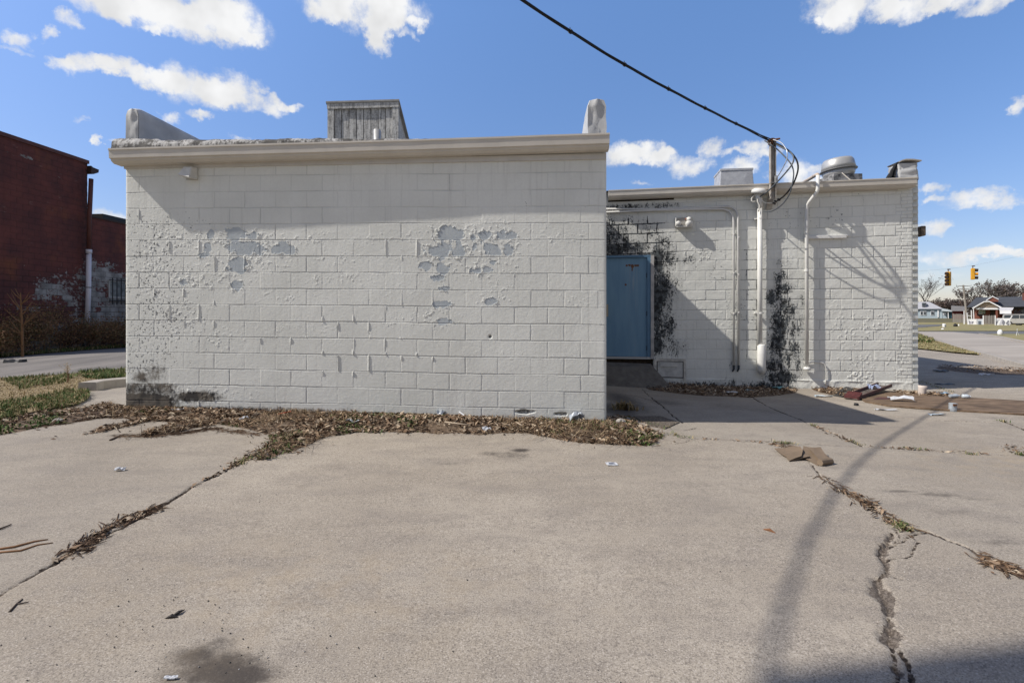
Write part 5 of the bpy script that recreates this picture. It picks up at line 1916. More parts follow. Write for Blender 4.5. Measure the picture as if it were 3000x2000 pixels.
green = lambda R, n: np.clip(R.normal(.26, .15, n), 0, .55)
mixed = lambda R, n: np.clip(R.normal(.62, .2, n), 0, 1)
straw = lambda R, n: np.clip(R.normal(.8, .13, n), .45, 1)
p = sample_poly(BED, 9000); blades('dry_grass', p, G(p[:, 0], p[:, 1]) + .03, .045, 'matted straw coloured grass at the left edge', 11, 1.2, tint=straw, w=.005)
GB = GPW([(-250, 1215), (0, 1188), (120, 1168), (200, 1150), (262, 1152), (262, 1172), (225, 1192), (140, 1206), (0, 1240), (-250, 1290)])
p = clumped(GB, 4600, 25, 3.2, .43); blades('green_grass', p, G(p[:, 0], p[:, 1]) + .03, .075, 'long green grass hanging over the edge of the left bed', 12, .6, tint=lambda R, n: np.clip(R.normal(.40, .26, n), 0, 1), w=.006)
GC = GPW([(232, 1098), (300, 1093), (366, 1090), (366, 1118), (300, 1120), (245, 1112)])
p = clumped(GC, 1500, 27, 2.6, .42); blades('green_grass', p, G(p[:, 0], p[:, 1]) + .03, .11, 'bright green grass tuft beside the left corner of the grey wall', 13, .6, tint=lambda R, n: np.clip(R.normal(.34, .22, n), 0, 1), w=.008)
GE = GPW([(0, 1116), (150, 1106), (240, 1100), (180, 1130), (60, 1150)])
p = clumped(GE, 1300, 5); blades('green_grass', p, G(p[:, 0], p[:, 1]) + .03, .09, 'thin green grass along the edge of the asphalt', 14, .6, tint=lambda R, n: np.clip(R.normal(.42, .2, n), 0, 1), w=.007)
p = clumped(LIT[0], 2300, 9, 1.6, .56); blades('green_weeds', p, zground(p[:, 0], p[:, 1]), .05, 'low green weeds growing through the leaf litter', 15, .9, tint=green, w=.009)
p = clumped(LIT[0], 2600, 19, 1.3, .48); blades('straw_stems', p, zground(p[:, 0], p[:, 1]), .09, 'dry straw stems lying in the leaf litter', 16, 2.2, m=M_STRAW, w=.003)
# weeds in the cracks
cw = []
for pp, n, sp in [([(2263,1296),(2330,1303)], 50, .02), ([(2375,1246),(2395,1250)], 26, .02), ([(2488,1290),(2530,1308)], 30, .02), ([(2650,1313),(2720,1321)], 30, .012), ([(2980,1332),(3000,1335)], 40, .02), ([(2630,1540),(2655,1556)], 80, .02),
                  ([(690,1366),(740,1340)], 60, .02), ([(1885,1232),(1915,1245),(1945,1255)], 70, .05), ([(1960,1270),(2010,1285)], 60, .04), ([(2925,1232),(2950,1238)], 30, .02), ([(2830,1331),(2860,1333)], 20, .01), ([(2700,1118),(2745,1134),(2792,1150)], 160, .05)]:
    w = [gp(x, y) for x, y in pp]
    for i in range(n):
        k = random.randrange(len(w) - 1); q = w[k].lerp(w[k + 1], random.random())
        cw.append((q.x + random.gauss(0, sp), q.y + random.gauss(0, sp)))
p = np.array(cw); blades('crack_weeds', p, G(p[:, 0], p[:, 1]), .045, 'small weeds sprouting from the concrete joints', 17, 1.0, tint=lambda R, n: np.clip(R.normal(.45, .22, n), 0, 1), w=.004)
# stems swept along the left joint and beside the heap
st = []
for pp, n in [([(210,1625),(250,1598),(330,1545),(400,1515),(470,1490)], 170), ([(330,1280),(480,1278),(620,1258),(760,1275)], 340), ([(0,1262),(150,1248),(290,1226),(420,1212)], 260), ([(2400,1393),(2463,1437),(2574,1504),(2650,1553)], 90), ([(2870,1630),(3000,1690)], 70), ([(2270,1300),(2350,1325)], 30)]:
    w = [gp(x, y) for x, y in pp]
    for i in range(n):
        k = random.randrange(len(w) - 1); q = w[k].lerp(w[k + 1], random.random()); d = (w[k + 1] - w[k]).normalized()
        d = Matrix.Rotation(random.gauss(0, .5), 3, 'Z') @ d
        L_ = random.uniform(.03, .13); o_ = Vector((random.gauss(0, .035), random.gauss(0, .032), 0))
        st.append((q + o_, d, L_))
b = MB()
for q, d, L_ in st:
    z = g(q.x, q.y)
    a = Vector((q.x, q.y, z + .009)); e = a + d * L_ + ZUP * random.uniform(-.002, .007)
    s_ = Vector((-d.y, d.x, 0)) * random.uniform(.0012, .003)
    b.add([a - s_, a + s_, e + s_, e - s_, (a + e) / 2 + ZUP * .006], [(0, 1, 4), (1, 2, 4), (2, 3, 4), (3, 0, 4)])
o = b.build('dry_stems', mat('stem_brown', (.15, .095, .055), .85, .6, 30, col2=(.06, .035, .022))); tag(o, 'thin dry stems swept along the joints and the edge of the leaf litter', 'dry stems', kind='stuff')
# far lawns
LAWN = np.array(GPW([(2660, 975), (2690, 983), (2738, 997), (2800, 1018), (2890, 1042), (2840, 1037), (2790, 1033), (2690, 1022), (2560, 1012)]))
p = sample_poly(LAWN, 7000); blades('lawn_grass', p, G(p[:, 0], p[:, 1]) + .03, .045, 'dry winter grass on the strip beside the street', 18, 1.2, tint=lambda R, n: np.clip(R.normal(.64, .12, n), 0, 1), w=.02)
p = sample_poly(GPW([(2690, 984), (2738, 1000), (2720, 1006), (2690, 1004)]), 1500); blades('tall_grass', p, G(p[:, 0], p[:, 1]) + .03, .22, 'taller rough grass beside the toothed brick corner', 19, .7, tint=lambda R, n: np.clip(R.normal(.5, .2, n), 0, 1), w=.02)
VG = [(-15.2, 24), (-15.3, 19.8), (-15.55, 15.0), (-15.7, 13), (-16.6, 13), (-16.3, 20), (-16.0, 24)]
p = sample_poly(VG, 6000); blades('verge_grass', p, G(p[:, 0], p[:, 1]) + .03, .12, 'short grass at the foot of the shrubs', 20, .8, tint=lambda R, n: np.clip(R.normal(.42, .22, n), 0, 1), w=.012)

# ================================================================== SHRUBS AND TREES
M_TWIG = mat('shrub_twig', (.20, .115, .065), .9, .4, 8)
M_SHRUB = tint_mat('shrub_leaf', [(.08, .045, .028), (.19, .095, .05), (.25, .145, .075), (.14, .12, .05), (.08, .075, .03)])


def twig_verts(b, p, d, L, r, depth, spread, tips, kids=3, up=.15, n=4):
    if depth == 0 or L < .03:
        tips.append(p.copy()); return
    q = p + d * L
    mid = (p + q) / 2 + Vector((random.gauss(0, L * .06), random.gauss(0, L * .06), random.gauss(0, L * .04)))
    b.tube([p, mid, q], [r, r * .85, r * .68], n, cap=False)
    tips.append(q.copy())
    for k in range(kids):
        a = Vector((random.gauss(0, spread), random.gauss(0, spread), random.gauss(up, spread * .7)))
        nd = (d + a).normalized()
        s = p.lerp(q, random.uniform(.55, 1.0)) if k else q
        twig_verts(b, s, nd, L * random.uniform(.6, .85), r * .62, depth - 1, spread, tips, kids, up, n)


def clump_leaves(tips, per, rad, size, seed, center=None):
    R = np.random.default_rng(seed)
    T = np.array([tuple(t) for t in tips])
    c = np.repeat(T, per, 0) + R.normal(0, rad, (len(T) * per, 3))
    n = len(c)
    d = R.normal(0, 1, (n, 3)); d /= np.linalg.norm(d, axis=1)[:, None]
    s = np.cross(d, R.normal(0, 1, (n, 3))); s /= np.linalg.norm(s, axis=1)[:, None]
    L = size * R.uniform(.5, 1.3, n)[:, None]
    co = np.stack([c - d * L * .5, c + s * L * .28, c + d * L * .5, c - s * L * .28], 1).reshape(-1, 3)
    F = np.arange(n)[:, None] * 4 + np.array([[0, 1, 2, 3]])
    clump = np.repeat(np.repeat(R.uniform(0, 1, len(T)), per) * .6 + R.uniform(0, .4, n), 4)
    return co, F, clump


def shrub(name, x, y, h, w, label, seed, dens=1.0, m=None):
    random.seed(seed)
    base = Vector((x, y, g(x, y)))
    r = empty(name, base, label, 'shrub', 'brown shrubs along the red wall')
    b = MB(); tips = []
    for k in range(int(11 * dens)):
        d = Vector((random.gauss(0, w), random.gauss(0, w * .8), 1)).normalized()
        twig_verts(b, base + Vector((random.gauss(0, .3 * w), random.gauss(0, .18), -.05)), d, h * random.uniform(.3, .48), .012, 3, .5, tips, 3, .12, 3)
    b.build('stems', M_TWIG, r)
    co, F, t = clump_leaves(tips, 7, .10 * h, .06, seed)
    co[:, 2] = np.maximum(co[:, 2], base.z + .03)
    np_mesh('foliage', co, F, m or M_SHRUB, r, base, smooth=False, attrs=dict(tint=t))
    return r


SH = [(-15.75, 16.4, 1.5, .55, 'dense brown shrub nearest the left edge of the picture, below the bare sapling'),
      (-15.9, 17.3, 1.75, .6, 'tallest brown shrub against the red wall, just right of the bare sapling'),
      (-15.85, 18.3, 1.55, .6, 'dark brown shrub midway between the sapling and the white drainpipe'),
      (-15.85, 19.3, 1.3, .6, 'low rusty shrub hiding the foot of the white drainpipe'),
      (-15.7, 20.4, 1.45, .55, 'olive brown shrub under the barred window'),
      (-15.5, 21.6, 1.5, .6, 'olive shrub beside the left corner of the grey wall, behind it'),
      (-15.8, 15.2, 1.2, .55, 'low scrubby shrub cut by the left edge of the picture')]
for i, (x, y, h, w, lab) in enumerate(SH):
    shrub('shrub', x, y, h, w, lab, 60 + i)
# bare orange-brown sapling
random.seed(5)
sp0 = P(66, 1030, 15.6); sp0.z = g(sp0.x, sp0.y)
r = empty('sapling', sp0, 'bare orange brown sapling with upswept branches in front of the red wall', 'sapling')
b = MB(); top = P(60, 858, 15.6)
b.tube([sp0, sp0.lerp(top, .5) + Vector((.02, 0, 0)), top], [.04, .03, .012], 6)
b.build('trunk', mat('sapling_bark', (.25, .13, .06), .8, .3, 8), r)
for k in range(13):
    t = random.uniform(.35, .97); s = sp0.lerp(top, t); sg = 1 if k % 2 else -1
    e = s + Vector((sg * random.uniform(.25, .6) * (1.25 - t * .6), random.uniform(-.2, .2), random.uniform(.25, .55)))
    b = MB(); b.tube([s, s.lerp(e, .5) + ZUP * -.03, e], [.016, .012, .005], 5)
    b.build('branch', mat('sapling_bark', (.25, .13, .06)), r)
# little dry weed stalk in the bed, green plant by the wing
q = gp(198, 1128); random.seed(9)
r = empty('weed_stalk', q, 'dry dark weed stalk with a pale seed head standing in the left grass', 'weed')
b = MB(); b.tube([q, q + Vector((.01, 0, .13)), q + Vector((.0, 0, .27))], [.012, .010, .006], 6); b.build('stem', M_TWIG, r)
b = MB()
for k in range(14):
    e = q + Vector((random.gauss(0, .06), random.gauss(0, .04), random.uniform(.25, .40)))
    b.tube([q + ZUP * .2, e], [.003, .002], 4); b.box(e, (.014, .014, .014))
b.build('seed_head', mat('seed_fluff', (.5, .42, .33), .9), r)
for (px, py, hh, n, lab, tf, sd) in [(2355, 1131, .17, 90, 'leafy green weed at the foot of the wing wall, right of the mouldy streak', green, 31), (2492, 1134, .16, 40, 'dark spindly weed against the wing wall behind the black board', lambda R, n: np.clip(R.normal(.05, .05, n), 0, .2), 32),
                                    (1830, 1200, .14, 80, 'dark weed by the broken concrete behind the grey corner', lambda R, n: np.clip(R.normal(.9, .1, n), .6, 1), 34)]:
    q = gp(px, py)
    R = np.random.default_rng(sd)
    p = np.array([[q.x, q.y]]) + R.normal(0, (.10, .05), (n, 2))
    o = blades('weed', p, G(p[:, 0], p[:, 1]), hh, None, sd, .7, tint=tf, w=.014, kind=None)
    tag(o, lab, 'weed')

M_BARK = mat('tree_bark', (.085, .072, .065), .9, .3, 4)
M_CROWN = tint_mat('oak_leaf', [(.075, .064, .068), (.105, .09, .09), (.13, .108, .098), (.145, .112, .088), (.09, .082, .088)])
M_CROWN2 = tint_mat('brown_wood', [(.085, .062, .055), (.13, .088, .068), (.15, .115, .095), (.10, .088, .086), (.07, .06, .06)])


def tree(name, px, pby, pty, Z, label, seed, leafy=1.0, wide=.55, m=None, group=None, cat='tree', levels=4, trunk_r=.28, size=.34, lean=0.0):
    random.seed(seed)
    base = P(px, pby, Z); base.z = g(base.x, base.y) - .2
    H = P(px, pty, Z).z - base.z
    r = empty(name, base, label, cat, group)
    b = MB(); tips = []
    fork = base + Vector((lean * .3, 0, H * .30))
    b.tube([base, base.lerp(fork, .5) + Vector((random.gauss(0, .08), 0, 0)), fork], [trunk_r, trunk_r * .8, trunk_r * .7], 7)
    for k in range(6 if leafy else 4):
        a = 2 * math.pi * k / 6 + random.uniform(-.4, .4)
        d = Vector((math.cos(a) * wide + lean * .1, math.sin(a) * wide, random.uniform(.55, 1.0))).normalized()
        twig_verts(b, fork - ZUP * random.uniform(0, H * .08), d, H * random.uniform(.22, .30), trunk_r * .45, levels, .42, tips, 3 if leafy else 2, .10, 4)
    b.build('trunk', M_BARK, r)
    if leafy:
        keep = [t for t in tips if random.random() < leafy]
        top = base.z + H
        keep = [t for t in keep if t.z < top + .3]
        co, F, t = clump_leaves(keep, 4, .28, size, seed)
        np_mesh('crown', co, F, m or M_CROWN, r, base, smooth=False, attrs=dict(tint=t))
    return r


TREES = [(2876, 940, 806, 118, 'bare twisted oak with purple brown leaf clumps, rising above the brick house porch', 71, .42, .75, M_CROWN, .30),
         (2948, 940, 797, 122, 'tallest broad oak with brown leaf clumps behind the brick house roof', 72, .5, .8, M_CROWN, .34),
         (2990, 940, 826, 126, 'brown oak cut by the right edge of the picture, behind the brick house', 73, .6, .8, M_CROWN, .3),
         (2832, 938, 862, 150, 'rounded brown tree behind the leaning utility pole', 74, .9, .8, M_CROWN2, .25),
         (2800, 938, 866, 165, 'brown tree left of the leaning utility pole, in the row beyond the houses', 75, .9, .8, M_CROWN2, .25),
         (2770, 938, 870, 165, 'brown tree in the row beyond the houses, below the four-lamp signal', 76, .9, .8, M_CROWN2, .25),
         (2742, 938, 874, 165, 'low brown tree above the roof of the pale blue house', 77, .9, .8, M_CROWN2, .25),
         (2904, 936, 884, 140, 'rust brown tree between the two big oaks and the brick house roof', 78, 1.0, .8, M_CROWN2, .2),
         (2708, 938, 880, 160, 'low dark tree just right of the toothed brick corner', 79, .8, .7, M_CROWN2, .2)]
for (px, pb, pt_, Z, lab, sd, lf, wd, m_, tr) in TREES:
    tree('tree', px, pb, pt_, Z, lab, sd, lf, wd, m_, None, 'tree', 4, tr, .42)
tree('bare_tree', 2709, 932, 806, 152, 'thin bare tree rising between the brick corner and the four-lamp signal', 93, .18, .22, M_CROWN, None, 'tree', 4, .16, .3)
# far wood that reads as one mass
R = np.random.default_rng(77)
n = 9000
xs = R.uniform(100, 330, n); ys = R.uniform(195, 225, n)
hs = 3.0 + 4.5 * fbm(xs * .05, xs * 0 + 3, 501, 4)
zs = R.uniform(0, 1, n) ** .7 * hs + G(xs, ys)
d = R.normal(0, 1, (n, 3)); d /= np.linalg.norm(d, axis=1)[:, None]
s = np.cross(d, R.normal(0, 1, (n, 3))); s /= np.linalg.norm(s, axis=1)[:, None]
c = np.column_stack([xs, ys, zs]); L_ = R.uniform(.5, 1.4, n)[:, None]
co = np.stack([c - d * L_ * .6, c + s * L_ * .3, c + d * L_ * .6, c - s * L_ * .3], 1).reshape(-1, 3)
o = np_mesh('distant_wood', co, np.arange(n)[:, None] * 4 + np.array([[0, 1, 2, 3]]), M_CROWN2, smooth=False, attrs=dict(tint=np.repeat(R.uniform(0, 1, n), 4)))
tag(o, 'brown winter wood far behind the houses', 'wood', kind='stuff')
# ================================================================== LITTER LYING ABOUT
def scrap(name, px, py, w, d, label, m, cat='paper', rz=0.0, crumple=.012, seed=1, th=.003, lift=.006, group=None, n=7):
    q = gp(px, py)
    b = MB(); vs = []
    for i in range(n):
        for j in range(n):
            x, y = (i / (n - 1) - .5) * w, (j / (n - 1) - .5) * d
            z = lift + crumple * (1 + 2 * (float(fbm(np.array(i * .55 + seed * 7.1), np.array(j * .55), seed, 3)) - .5) * 2)
            e = 1 + .12 * (float(vnoise(np.array(i * 1.3 + seed), np.array(j * 1.3), seed)) - .5)
            p = Matrix.Rotation(rz, 3, 'Z') @ Vector((x * e, y * e, 0))
            vs.append(Vector((q.x + p.x, q.y + p.y, g(q.x + p.x, q.y + p.y) + .006 + max(.002, z))))
    top = len(vs)
    vs += [v - ZUP * th for v in vs]
    fs = []
    for i in range(n - 1):
        for j in range(n - 1):
            a = i * n + j
            fs.append((a, a + n, a + n + 1, a + 1)); fs.append((top + a, top + a + 1, top + a + n + 1, top + a + n))
    rim = [i * n for i in range(n)] + [(n - 1) * n + j for j in range(1, n)] + [i * n + n - 1 for i in range(n - 2, -1, -1)] + [j for j in range(n - 2, 0, -1)]
    for k in range(len(rim)):
        a, c = rim[k], rim[(k + 1) % len(rim)]
        fs.append((a, c, c + top, a + top))
    b.add(vs, fs)
    o = b.build(name, m, origin=q)
    return tag(o, label, cat, group)


M_PAPER = mat('paper_white', (.60, .61, .63), .7, .1, 20)
M_CARD = mat('cardboard', (.215, .158, .108), .85, .25, 8)
M_PLY = None
scrap('paper_scrap', 352, 1379, .075, .04, 'white curled paper scrap lying alone on the left concrete slab', M_PAPER, rz=.3, crumple=.01, seed=3)
o = scrap('paper_card', 1792, 1362, .095, .085, 'white card with grey printing lying on the concrete before the leaf heap', M_PAPER, 'card', rz=.1, crumple=.002, seed=4)
q = gp(1792, 1362); b = MB()
for (dx, dy, w_, h_) in [(0, .015, .05, .012), (-.005, -.008, .035, .008), (.0, -.022, .055, .006)]:
    b.box((q.x + dx, q.y + dy, q.z + .0175), (w_, h_, .002))
pr = b.build('printing', mat('print_grey', (.25, .27, .32), .7), o)
scrap('paper_scrap', 2640, 1181, .34, .13, 'crumpled white paper sheet on the brown plywood', M_PAPER, rz=-.35, crumple=.035, seed=6, lift=.05)
scrap('paper_scrap', 1014, 1207, .11, .10, 'crumpled white paper wad in the leaves, left of the orange stained wrapper', M_PAPER, rz=.6, crumple=.035, seed=7, lift=.03)
scrap('wrapper', 1095, 1205, .17, .08, 'white wrapper with an orange stain in the leaf heap', mat('orange_wrapper', (.62, .48, .30), .6, .3, 14, col2=(.72, .70, .66)), 'wrapper', rz=.2, crumple=.02, seed=8, lift=.03)
scrap('plastic_wrap', 1035, 1247, .14, .09, 'clear grey plastic film near the front of the leaf heap', mat('clear_film', (.50, .53, .57), .25, .3, 20, spec=.6), 'plastic wrap', rz=-.2, crumple=.02, seed=9, lift=.03)
scrap('plastic_wrap', 1292, 1224, .10, .09, 'crinkled grey plastic film in the leaves under the middle of the wall', mat('clear_film', (.5, .53, .57)), 'plastic wrap', rz=.4, crumple=.03, seed=10, lift=.03)
scrap('plastic_bag', 1688, 1241, .17, .10, 'pale bluish plastic bag against the wall foot near its right corner', mat('bag_plastic', (.55, .59, .64), .3, .4, 16, spec=.5), 'plastic bag', rz=.1, crumple=.05, seed=11, lift=.04)
scrap('paper_scrap', 1425, 1268, .09, .05, 'small white paper tag at the front edge of the leaf heap', M_PAPER, rz=.2, crumple=.02, seed=12, lift=.02)
scrap('paper_scrap', 716, 1238, .10, .05, 'white paper strip in the leaves beside the orange straw', M_PAPER, rz=.8, crumple=.02, seed=13, lift=.03)
scrap('paper_scrap', 520, 1212, .13, .05, 'grey white paper strip in the leaves near the stained left corner', M_PAPER, rz=0, crumple=.02, seed=14, lift=.03)
scrap('wrapper', 2412, 1164, .28, .08, 'pale blue wrapper lying in the sun left of the red plank', mat('blue_wrapper', (.35, .48, .56), .5, .4, 8, col2=(.66, .68, .68)), 'wrapper', rz=-.12, crumple=.015, seed=15)
scrap('wrapper', 2193, 1150, .17, .10, 'pale blue scrap in the shaded leaves, nearest the ramp', mat('blue_scrap', (.42, .55, .60), .5), 'wrapper', rz=.1, crumple=.015, seed=16, lift=.03)
scrap('wrapper', 2282, 1143, .22, .12, 'turquoise scrap in the shaded leaves under the mouldy streak', mat('teal_scrap', (.16, .34, .36), .5), 'wrapper', rz=.1, crumple=.02, seed=17, lift=.03)
scrap('paper_scrap', 2002, 1124, .16, .06, 'grey paper scrap in the shade below the white hatch', M_PAPER, rz=-.2, crumple=.015, seed=18, lift=.03)
scrap('paper_scrap', 2140, 1155, .24, .07, 'long grey paper strip in the shaded leaf litter', M_PAPER, rz=-.2, crumple=.012, seed=19, lift=.03)
scrap('plastic_wrap', 2745, 1217, .22, .07, 'flattened blue white film on the concrete left of the paint can', mat('clear_film2', (.5, .58, .64), .3, .3, 20), 'plastic wrap', rz=.1, crumple=.012, seed=20)
scrap('wrapper', 2762, 1159, .16, .08, 'small blue wrapper in the leaves beside the clear bottle', mat('blue_scrap2', (.30, .48, .66), .5, .4, 9), 'wrapper', rz=-.1, crumple=.02, seed=21, lift=.02)
scrap('paper_scrap', 2890, 1100, .32, .10, 'pale paper scrap lying in the dark shadow right of the corner', M_PAPER, rz=0, crumple=.02, seed=22)
scrap('paper_scrap', 2595, 1203, .30, .06, 'torn white paper shreds on the concrete in front of the plywood', M_PAPER, rz=-.1, crumple=.012, seed=23)
scrap('paper_scrap', 500, 1994, .045, .012, 'white paper chip at the bottom edge near the oil stain', M_PAPER, rz=.1, crumple=.004, seed=24)
q = gp(815, 1225); b = MB(); b.tube([q + ZUP * .05, q + Vector((.13, .05, .075))], .006, 6)
tag(b.build('straw', mat('orange_straw', (.55, .12, .06), .5), origin=q), 'orange red drinking straw poking out of the leaves', 'drinking straw')
q = gp(1352, 1226); b = MB(); b.tube([q + Vector((-.03, .02, .08)), q + Vector((.04, -.06, .05))], .009, 6)
tag(b.build('stick', M_PAPER, origin=q), 'short white plastic stick lying on the leaves', 'stick')

# folded brown cardboard
q = gp(2350, 1345)
r = empty('cardboard_box', q, 'flattened brown cardboard box folded in two on the concrete', 'cardboard')
def card(pts, th, nm):
    b = MB(); k = len(pts)
    vs = [gp(x, y) + ZUP * h for x, y, h in pts]
    vs = vs + [v - ZUP * th for v in vs]
    fs = [tuple(range(k)), tuple(range(2 * k - 1, k - 1, -1))] + [(i, (i + 1) % k, (i + 1) % k + k, i + k) for i in range(k)]
    b.add(vs, fs)
    return b.build(nm, M_CARD, r)
card([(2270, 1322, .03), (2300, 1326, .05), (2318, 1324, .06), (2345, 1331, .075), (2352, 1341, .07), (2348, 1351, .05), (2330, 1352, .035), (2312, 1354, .015), (2304, 1345, .025), (2290, 1338, .03)], .006, 'flap')
card([(2300, 1340, .035), (2345, 1329, .05), (2372, 1350, .045), (2312, 1353, .012)], .006, 'flap')
card([(2354, 1320, .05), (2375, 1328, .055), (2398, 1334, .06), (2412, 1345, .04), (2420, 1352, .03), (2408, 1361, .02), (2396, 1366, .010), (2372, 1354, .02), (2345, 1345, .03), (2350, 1333, .04)], .006, 'panel')
card([(2366, 1332, .075), (2386, 1335, .08), (2404, 1335, .085), (2416, 1348, .065), (2434, 1359, .045), (2420, 1363, .045), (2402, 1366, .05), (2384, 1348, .065)], .006, 'panel')
b = MB(); a, c = gp(2402, 1366) , gp(2434, 1360)
b.tube([a + ZUP * .035, c + ZUP * .03], .028, 8); b.build('fold', M_CARD, r)
# dark board, red plank strip, plywood
q = gp(2480, 1150)
b = MB()
for (x, y, h) in [(2440, 1160, .02), (2468, 1165, .02), (2500, 1147, .06), (2478, 1142, .07)]: b.v.append(gp(x, y) + ZUP * h)
b.v += [v - ZUP * .018 for v in b.v[:4]]
b.f += [(0, 1, 2, 3), (7, 6, 5, 4), (0, 4, 5, 1), (1, 5, 6, 2), (2, 6, 7, 3), (3, 7, 4, 0)]
tag(b.build('black_board', mat('black_board', (.06, .058, .055), .8, .3, 9), origin=q), 'thin black board lying tilted on the leaves by the wing', 'board')
q = gp(2530, 1160)
r = empty('broken_plank', q, 'long broken red brown channel plank lying by the wing wall', 'plank')
a0, a1 = gp(2492, 1172), gp(2592, 1145)
d = (a1 - a0); d.normalize(); s_ = Vector((-d.y, d.x, 0))
M_RB = mat('red_brown_board', (.11, .04, .037), .65, .5, 9, col2=(.06, .035, .032))
L_ = (a1 - a0).length
def plk(l0, l1, w0, w1, z0, z1, nm, m):
    b = MB(); b.hexa([a0 + d * l0 + s_ * w0 + ZUP * z0, a0 + d * l1 + s_ * w0 + ZUP * (z0 + .07), a0 + d * l1 + s_ * w1 + ZUP * (z0 + .07), a0 + d * l0 + s_ * w1 + ZUP * z0,
                      a0 + d * l0 + s_ * w0 + ZUP * z1, a0 + d * l1 + s_ * w0 + ZUP * (z1 + .07), a0 + d * l1 + s_ * w1 + ZUP * (z1 + .07), a0 + d * l0 + s_ * w1 + ZUP * z1])
    return b.build(nm, m, r)
plk(0, L_, -.10, .10, .02, .035, 'base_strip', mat('grey_brown_strip', (.20, .17, .15), .7, .5, 12, col2=(.05, .035, .03)))
plk(0, L_, -.12, -.099, .02, .075, 'edge_rail', M_RB); plk(.05, L_, .099, .12, .02, .085, 'edge_rail', M_RB)
plk(0, .16, -.125, .095, .036, .062, 'end_block', mat('red_end', (.11, .03, .03), .7, .5, 20))
q = gp(2570, 1160)
scrap('plastic_bag', 2560, 1152, .20, .11, 'crumpled blue plastic bag on the red brown plank', mat('blue_bag', (.22, .27, .42), .35, .4, 14, col2=(.42, .46, .58)), 'plastic bag', rz=.2, crumple=.05, seed=31, lift=.08)
b = MB()
for (x, y, h) in [(2555, 1176, .035), (2575, 1171, .05), (2632, 1173, .045), (2628, 1177, .03)]: b.v.append(gp(x, y) + ZUP * h)
b.v += [v - ZUP * .02 for v in b.v[:4]]
b.f += [(0, 1, 2, 3), (7, 6, 5, 4), (0, 4, 5, 1), (1, 5, 6, 2), (2, 6, 7, 3), (3, 7, 4, 0)]
tag(b.build('red_board', M_RB, origin=gp(2595, 1175)), 'short dark red board lying flat on the plywood', 'board')


def ply_mat():
    t = NT('soaked_plywood', .85, .2)
    n1 = t.noise(3, 6, .7, stretch=(.8, 5, 1))
    c = t.mix(t.ramp(n1, .35, .68), (.10, .068, .045), (.25, .175, .115))
    c = t.mix(t.ramp(t.noise(1.2, 4, .6), .52, .7, 0, .7), c, (.075, .052, .036))
    return t.color(c)


PLY = [(2520, 1170), (2600, 1152), (2790, 1166), (3120, 1186), (3120, 1226), (3000, 1218), (2760, 1204), (2600, 1192), (2535, 1180)]
b = MB()
k = len(PLY)
vs = [gp(x, y) + ZUP * .032 for x, y in PLY]
b.add(vs + [v - ZUP * .024 for v in vs], [tuple(range(k)), tuple(range(2 * k - 1, k - 1, -1))] + [(i, (i + 1) % k, (i + 1) % k + k, i + k) for i in range(k)])
tag(b.build('plywood_sheet', ply_mat(), origin=gp(2800, 1185)), 'long warped brown plywood sheet lying on the concrete right of the wing', 'plywood')
# paint can, bottles, cup, scraps
q = gp(2791, 1205)
r = empty('metal_can', q, 'dented grey white metal can standing in front of the plywood', 'can')
b = MB(); b.lathe([(.048, .0), (.052, .004), (.051, .05), (.052, .12), (.054, .125), (.046, .126), (.044, .10), (.01, .10)], q, 20, Vector((.05, .02, 1))); b.build('body', mat('can_grey', (.46, .50, .54), .5, .35, 18, metal=.2), r, smooth=True)
b = MB(); b.box(q + Vector((-.01, -.05, .105)), (.05, .012, .03)); b.build('rust_patch', mat('rust', (.2, .085, .035)), r)
def bottle(px, py, L, rad, rz, label):
    q = gp(px, py) + ZUP * (rad + .035)
    r = empty('plastic_bottle', q, label, 'bottle', 'empty bottles lying near the plywood')
    ax = Vector((math.cos(rz), math.sin(rz), 0))
    b = MB(); b.lathe([(rad * .6, 0), (rad, .01), (rad * .95, L * .3), (rad, L * .34), (rad, L * .62), (rad * .5, L * .82), (rad * .38, L * .86)], q, 16, ax); b.build('body', mat('clear_plastic', (.56, .62, .66), .12, .15, 10, spec=.8), r, smooth=True)
    b = MB(); b.lathe([(rad * .42, L * .86), (rad * .42, L * .95), (.003, L * .955)], q, 12, ax); b.build('cap', M_PAPER, r, smooth=True)
bottle(2782, 1171, .21, .031, .15, 'clear plastic bottle lying behind the metal can on the plywood edge')
bottle(2818, 1172, .13, .034, -.3, 'white plastic bottle lying right of the clear bottle')
q = gp(2700, 1157)
b = MB(); b.lathe([(.052, 0), (.058, .02), (.064, .13), (.072, .17), (.062, .172), (.055, .13), (.01, .13)], q, 18, Vector((.12, 0, 1)))
tag(b.build('clay_pot', mat('pale_pot', (.66, .58, .52), .7, .12, 6), smooth=True, origin=q), 'pale round drain pot standing at the foot of the toothed corner', 'pot')
q = gp(2508, 1188); b = MB(); b.lathe([(.03, 0), (.035, .01), (.03, .04), (.005, .045)], q, 10, Vector((.3, .1, 1))); tag(b.build('bottle_cap', M_BLACK, origin=q), 'small black cap on the sunlit concrete below the red plank', 'cap')
